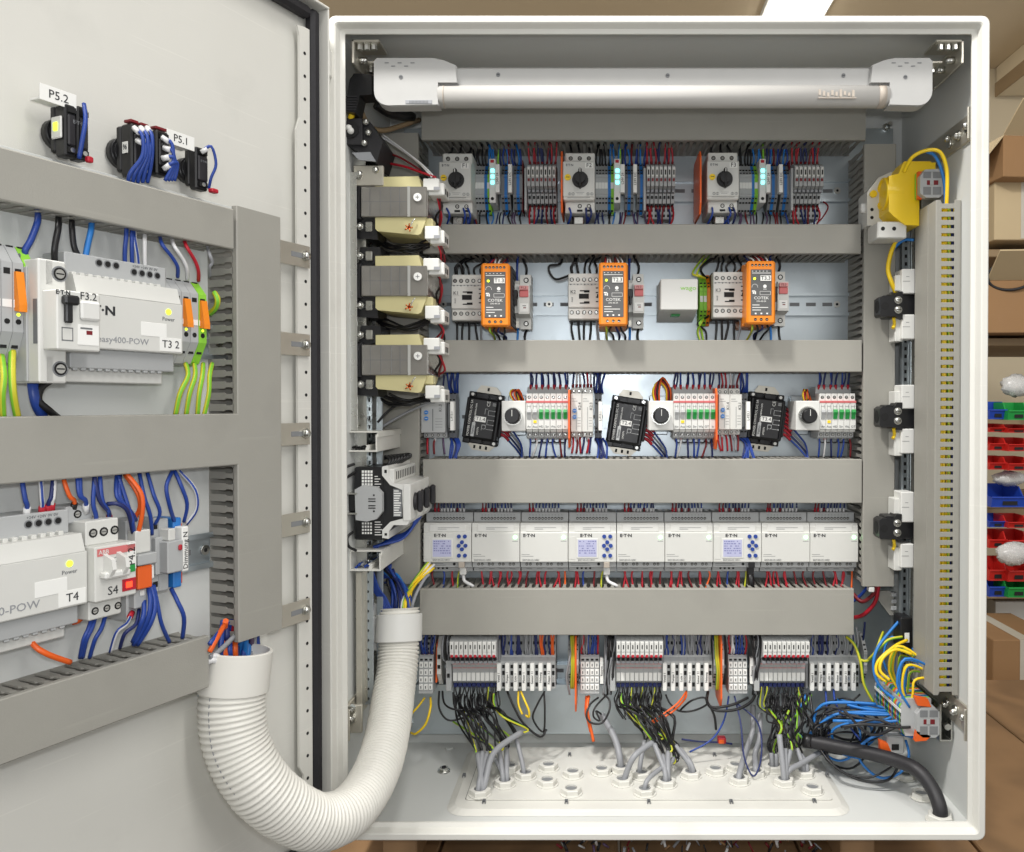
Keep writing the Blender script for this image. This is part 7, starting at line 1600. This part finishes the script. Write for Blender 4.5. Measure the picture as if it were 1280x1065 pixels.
# ---- orange relay and neighbours
def dbox(u0, u1, v0, v1, hf, name, lab, cat, parts, wires=()):
    xL_, _ = D.px(u0, 500, hf); xR_, _ = D.px(u1, 500, hf); uc = (u0+u1)/2; zt_ = D.px(uc, v0, hf)[1]; zb_ = D.px(uc, v1, hf)[1]; zc = (zt_+zb_)/2; H = (zt_-zb_)/2; w = xR_-xL_
    t = T(D, name, lab, cat, (xL_+xR_)/2, 0, zc)
    for nm, mt, a, b, c, d, h0, h1 in parts: t.part(nm, MB(mt).box(a*w/2, b*w/2, -h1, -h0, c*H, d*H, 1))
    for pts, c, r, f in wires: wpx(t, pts, c, r, fe=f)
    return t
dbox(167, 191, 650, 776, 60, 'relay', 'slim relay socket with orange relay right of breaker S4', 'relay',
     [('socket', 'dev_g', -1, .8, -1, 1, 12, 46), ('socket_front', 'dev', -.9, .7, .35, .8, 46, 60), ('retaining_clip', 'dev_g', -1, 1, .12, .34, 46, 66), ('orange_relay', 'orange_w', -.9, .6, -.35, .1, 46, 64), ('marker', 'paper', .62, .95, -.2, .08, 46, 62), ('foot', 'dev_g', -.8, .5, -.75, -.38, 40, 56), ('led_window', 'white', -.3, .2, -.52, -.4, 56, 58)],
     [([(168, 648, 50), (175, 634, 58), (172, 616, 60), (156, 592, 50)], 'orange_w', 2.2, None), ([(172, 670, 56), (178, 640, 64), (176, 616, 64), (158, 592, 54)], 'orange_w', 2.2, None), ([(168, 672, 50), (166, 655, 60), (164, 645, 60), (147, 592, 50)], 'blue', 1.9, None), ([(166, 650, 50), (160, 636, 58), (146, 620, 58), (146, 592, 46)], 'blue', 1.9, None), ([(170, 650, 50), (164, 640, 58), (150, 622, 58), (150, 592, 46)], 'blue', 1.9, None), ([(166, 666, 54), (160, 640, 66), (148, 630, 66), (134, 630, 58)], 'navy', 1.8, None),
      ([(190, 668, 50), (188, 645, 58), (180, 620, 58), (174, 590, 46)], 'blue', 1.8, None), ([(194, 655, 50), (200, 640, 58), (192, 618, 58), (184, 590, 46)], 'blue', 1.8, None),
      ([(165, 766, 50), (158, 780, 60), (146, 790, 60), (138, 815, 46)], 'bw', 1.8, 'red'), ([(174, 762, 50), (170, 780, 60), (156, 792, 60), (150, 810, 46)], 'navy', 1.8, None), ([(184, 730, 50), (188, 750, 62), (184, 775, 62), (167, 806, 46)], 'blue', 2.3, None), ([(188, 730, 50), (194, 755, 62), (188, 780, 62), (172, 806, 46)], 'blue', 2.3, None), ([(192, 732, 50), (197, 755, 60), (202, 780, 60), (212, 803, 46)], 'blue', 1.9, None), ([(180, 745, 50), (180, 765, 62), (176, 780, 62), (166, 802, 46)], 'blue', 2.3, None)])
dbox(191, 203, 648, 742, 50, 'terminal', 'narrow grey terminal between the orange relay and the labelled terminals', 'terminal', [('body', 'dev_g', -1, 1, -1, 1, 12, 44), ('clip', 'dev_g', -.8, .8, -.5, .5, 44, 52), ('upper_entry', 'hole', -.5, .5, .7, .85, 44, 44.6), ('lower_entry', 'hole', -.5, .5, -.85, -.7, 44, 44.6)])
t = dbox(201, 236, 648, 738, 56, 'terminal_strip', 'terminals with blue block and upright white label at the right', 'terminal strip',
     [('terminal', 'dev_g', -.75, -.1, -1, 1, 12, 46), ('fuse_holder', 'dev_g', -1.0, .1, -.45, .42, 46, 66), ('fuse_cap', 'dev', -.75, -.25, .42, .75, 46, 62), ('fuse_tip', 'red', -.3, -.05, .14, .3, 66, 69), ('blue_terminal', 'blue_l', .15, .75, -.98, .98, 12, 48), ('end_plate', 'orange_w', .78, .9, -.9, .8, 14, 46), ('end_clamp', 'dev_g', .95, 1.35, -.3, .35, 12, 40), ('label_carrier', 'paper', .2, .68, -.5, .75, 48, 62)],
     [([(218, 652, 46), (212, 632, 60), (208, 608, 62), (216, 588, 50)], 'blue', 1.9, None), ([(230, 652, 46), (234, 630, 58), (226, 606, 60), (218, 588, 50)], 'blue', 1.9, None), ([(233, 655, 46), (246, 636, 56), (244, 612, 60), (224, 588, 50)], 'bw', 1.9, None), ([(214, 736, 44), (222, 752, 56), (230, 772, 58), (228, 798, 44)], 'blue', 2.1, None)])
text(t, 'Dimmung N', 6.5, -62, 3, 5, roll=-math.pi/2)
# ---- push button backs above the top duct
def button(u0, u1, v0, v1, hf, tag, lab, lu, lv, red=False, nblk=2):
    xL_, _ = D.px(u0, 500, hf); xR_, _ = D.px(u1, 500, hf); uc = (u0+u1)/2; zt_ = D.px(uc, v0, hf)[1]; zb_ = D.px(uc, v1, hf)[1]; zc = (zt_+zb_)/2; H = (zt_-zb_)/2; w = xR_-xL_
    t = T(D, 'push_button_back', lab, 'push button', (xL_+xR_)/2, 0, zc)
    t.part('mounting_collar', MB('black').cyl('y', (0, -12, 0), H*.58, 11, 20).cyl('y', (0, -14, 0), H*.5, 4, 20))
    t.part('adapter', MB('black').box(-w/2, w/2, -20, -12, -H*.8, H*.9, 1.5))
    for k in range(nblk):
        a = -w/2+k*w/nblk; m = MB('black'); m.box(a+.4, a+w/nblk-.4, -hf, -20, -H, H*(1 if k else .94), 1.5); m.use('blackm'); m.box(a+2, a+w/nblk-2, -hf-3, -hf, -H*.6, H*.55, 1.2)
        if red: m.use('redd'); m.box(a+1, a+w/nblk-1, -hf+2, -24, H, H+2.5, .5)
        b = t.part('contact_block', m); m = MB('hole'); m.box(a+w/nblk*.2, a+w/nblk*.8, -hf-3.4, -hf, H*.62, H*.82); m.box(a+w/nblk*.2, a+w/nblk*.8, -hf-3.4, -hf, -H*.86, -H*.66); m.use('steel'); m.cyl('y', (a+w/nblk/2, -hf-3.8, -H*.76), 2, .5, 10); t.part('wire_entries', m, parent=b, kind='stuff')
    text(t, 'E·T·N', 0, -hf-3, H*.3, min(3.4, w*.14), 'inkg')
    return t, w, H, zc
b1 = button(83, 114, 132, 199, 36, 'P5.2', 'black push button back with one blue wire, left on the door top', 0, 0)
t = b1[0]; t.part('lamp_holder', MB('white').box(-b1[1]/2-2, -b1[1]/2-.3, -34, -18, -8, 10, 1)); t.part('lamp_glint', MB('led_y').box(-b1[1]/2-3, -b1[1]/2-2, -29, -23, -2, 5, .4))
wpx(t, [(105, 130, 40), (107, 150, 48), (103, 175, 48), (99, 198, 42)], 'blue', 1.9); t.part('red_actuator', MB('red').box(b1[1]*.1, b1[1]*.34, -50, -44, -b1[2]-3, -b1[2]+2, 1))
b2 = button(166, 191, 156, 222, 38, '96', 'large black and red contact block with many blue wires', 0, 0, True, 2)
t = b2[0]; p = t.part('label', MB('paper').box(-b2[1]/2-.6, -b2[1]/2-.1, -33, -24, -4, 6)); text(t, '96', -b2[1]/2-.7, -28.5, 1, 5, side='-x', parent=p)
for k in range(5): wpx(t, [(168+k*4, 160+k % 2*16, 45), (178+k*3, 170+k % 2*10, 54), (178+k*3, 195, 53), (163+k*6, 216, 45), (160+k*6, 228, 39)], 'blue', 1.8, fe='wwhite', fl=7)
b3 = button(197, 214, 163, 220, 36, '', 'second red edged contact block between the blue wires and label P5.1', 0, 0, True, 1)
for k in range(4): wpx(b3[0], [(203+k % 2*2, 172+k*13, 42), (215, 180+k*8, 49), (216+k*2, 205, 48), (206+k*4, 226, 42)], 'blue', 1.8, fe='wwhite', fl=7)
b4 = button(246, 262, 184, 238, 32, '', 'black push button back at the right end of the door buttons', 0, 0, False, 1)
wpx(b4[0], [(252, 190, 39), (264, 183, 46), (270, 205, 45), (264, 222, 42), (261, 236, 35)], 'blue', 1.6, fe='wwhite'); b4[0].part('red_actuator', MB('red').box(0, 8, -50, -42, -b4[2]-3, -b4[2]+1, 1))
for u, v, st, lab in ((74, 121, 'P5.2', 'white sticker reading P5.2 above the left push button'), (227, 175, 'P5.1', 'white sticker reading P5.1 right of the blue wires')):
    h_ = 6 if st == 'P5.1' else 6; x, z = D.px(u, v, h_+30); t = T(D, 'sticker', lab, 'sticker', x, -h_-28, z)
    p = t.part('card', MB('paper').box(-15, 15, -1, 0, -6.5, 6.5, .2)); text(t, st, 0, -1, 0, 7, parent=p); t.part('holder', MB('paper').box(-13, 13, 0, 20, -5, -3, .4))
# wires between the door ducts and the hose
o = D.world(*D.p3(302, 800, 46)); t = T(D, 'wire_bundle', 'orange blue and red wires dropping from the door duct into the hose cuff', 'wire bundle', *D.p3(300, 800, 46))
cols = ['blue', 'orange_w', 'navy', 'blue', 'red', 'orange_w', 'navy', 'blue_l', 'blue', 'blue_l', 'blue_l', 'wviolet', 'wgrey', 'blue']
for k, c in enumerate(cols):
    u = 276+k*3.4; wpx(t, [(u+J(2)+2, 776, 44+J(10)), (u+1, 795, 46+J(10)), (u+J(2)+1, 815, 44+J(12)), (u*.6+118, 836, 46+J(8))], c, 3.2)
for c, pts in (('blue', [(262, 806, 66), (268, 798, 64), (278, 786, 52)]), ('orange_w', [(262, 815, 66), (270, 800, 66), (280, 782, 52)]), ('wgrey', [(262, 822, 64), (276, 812, 62), (292, 796, 56)]), ('wwhite', [(262, 822, 60), (270, 820, 66), (278, 826, 64), (282, 834, 56)]), ('wwhite', [(260, 828, 60), (268, 825, 66), (275, 832, 60)])): wpx(t, pts, c, 2.8)
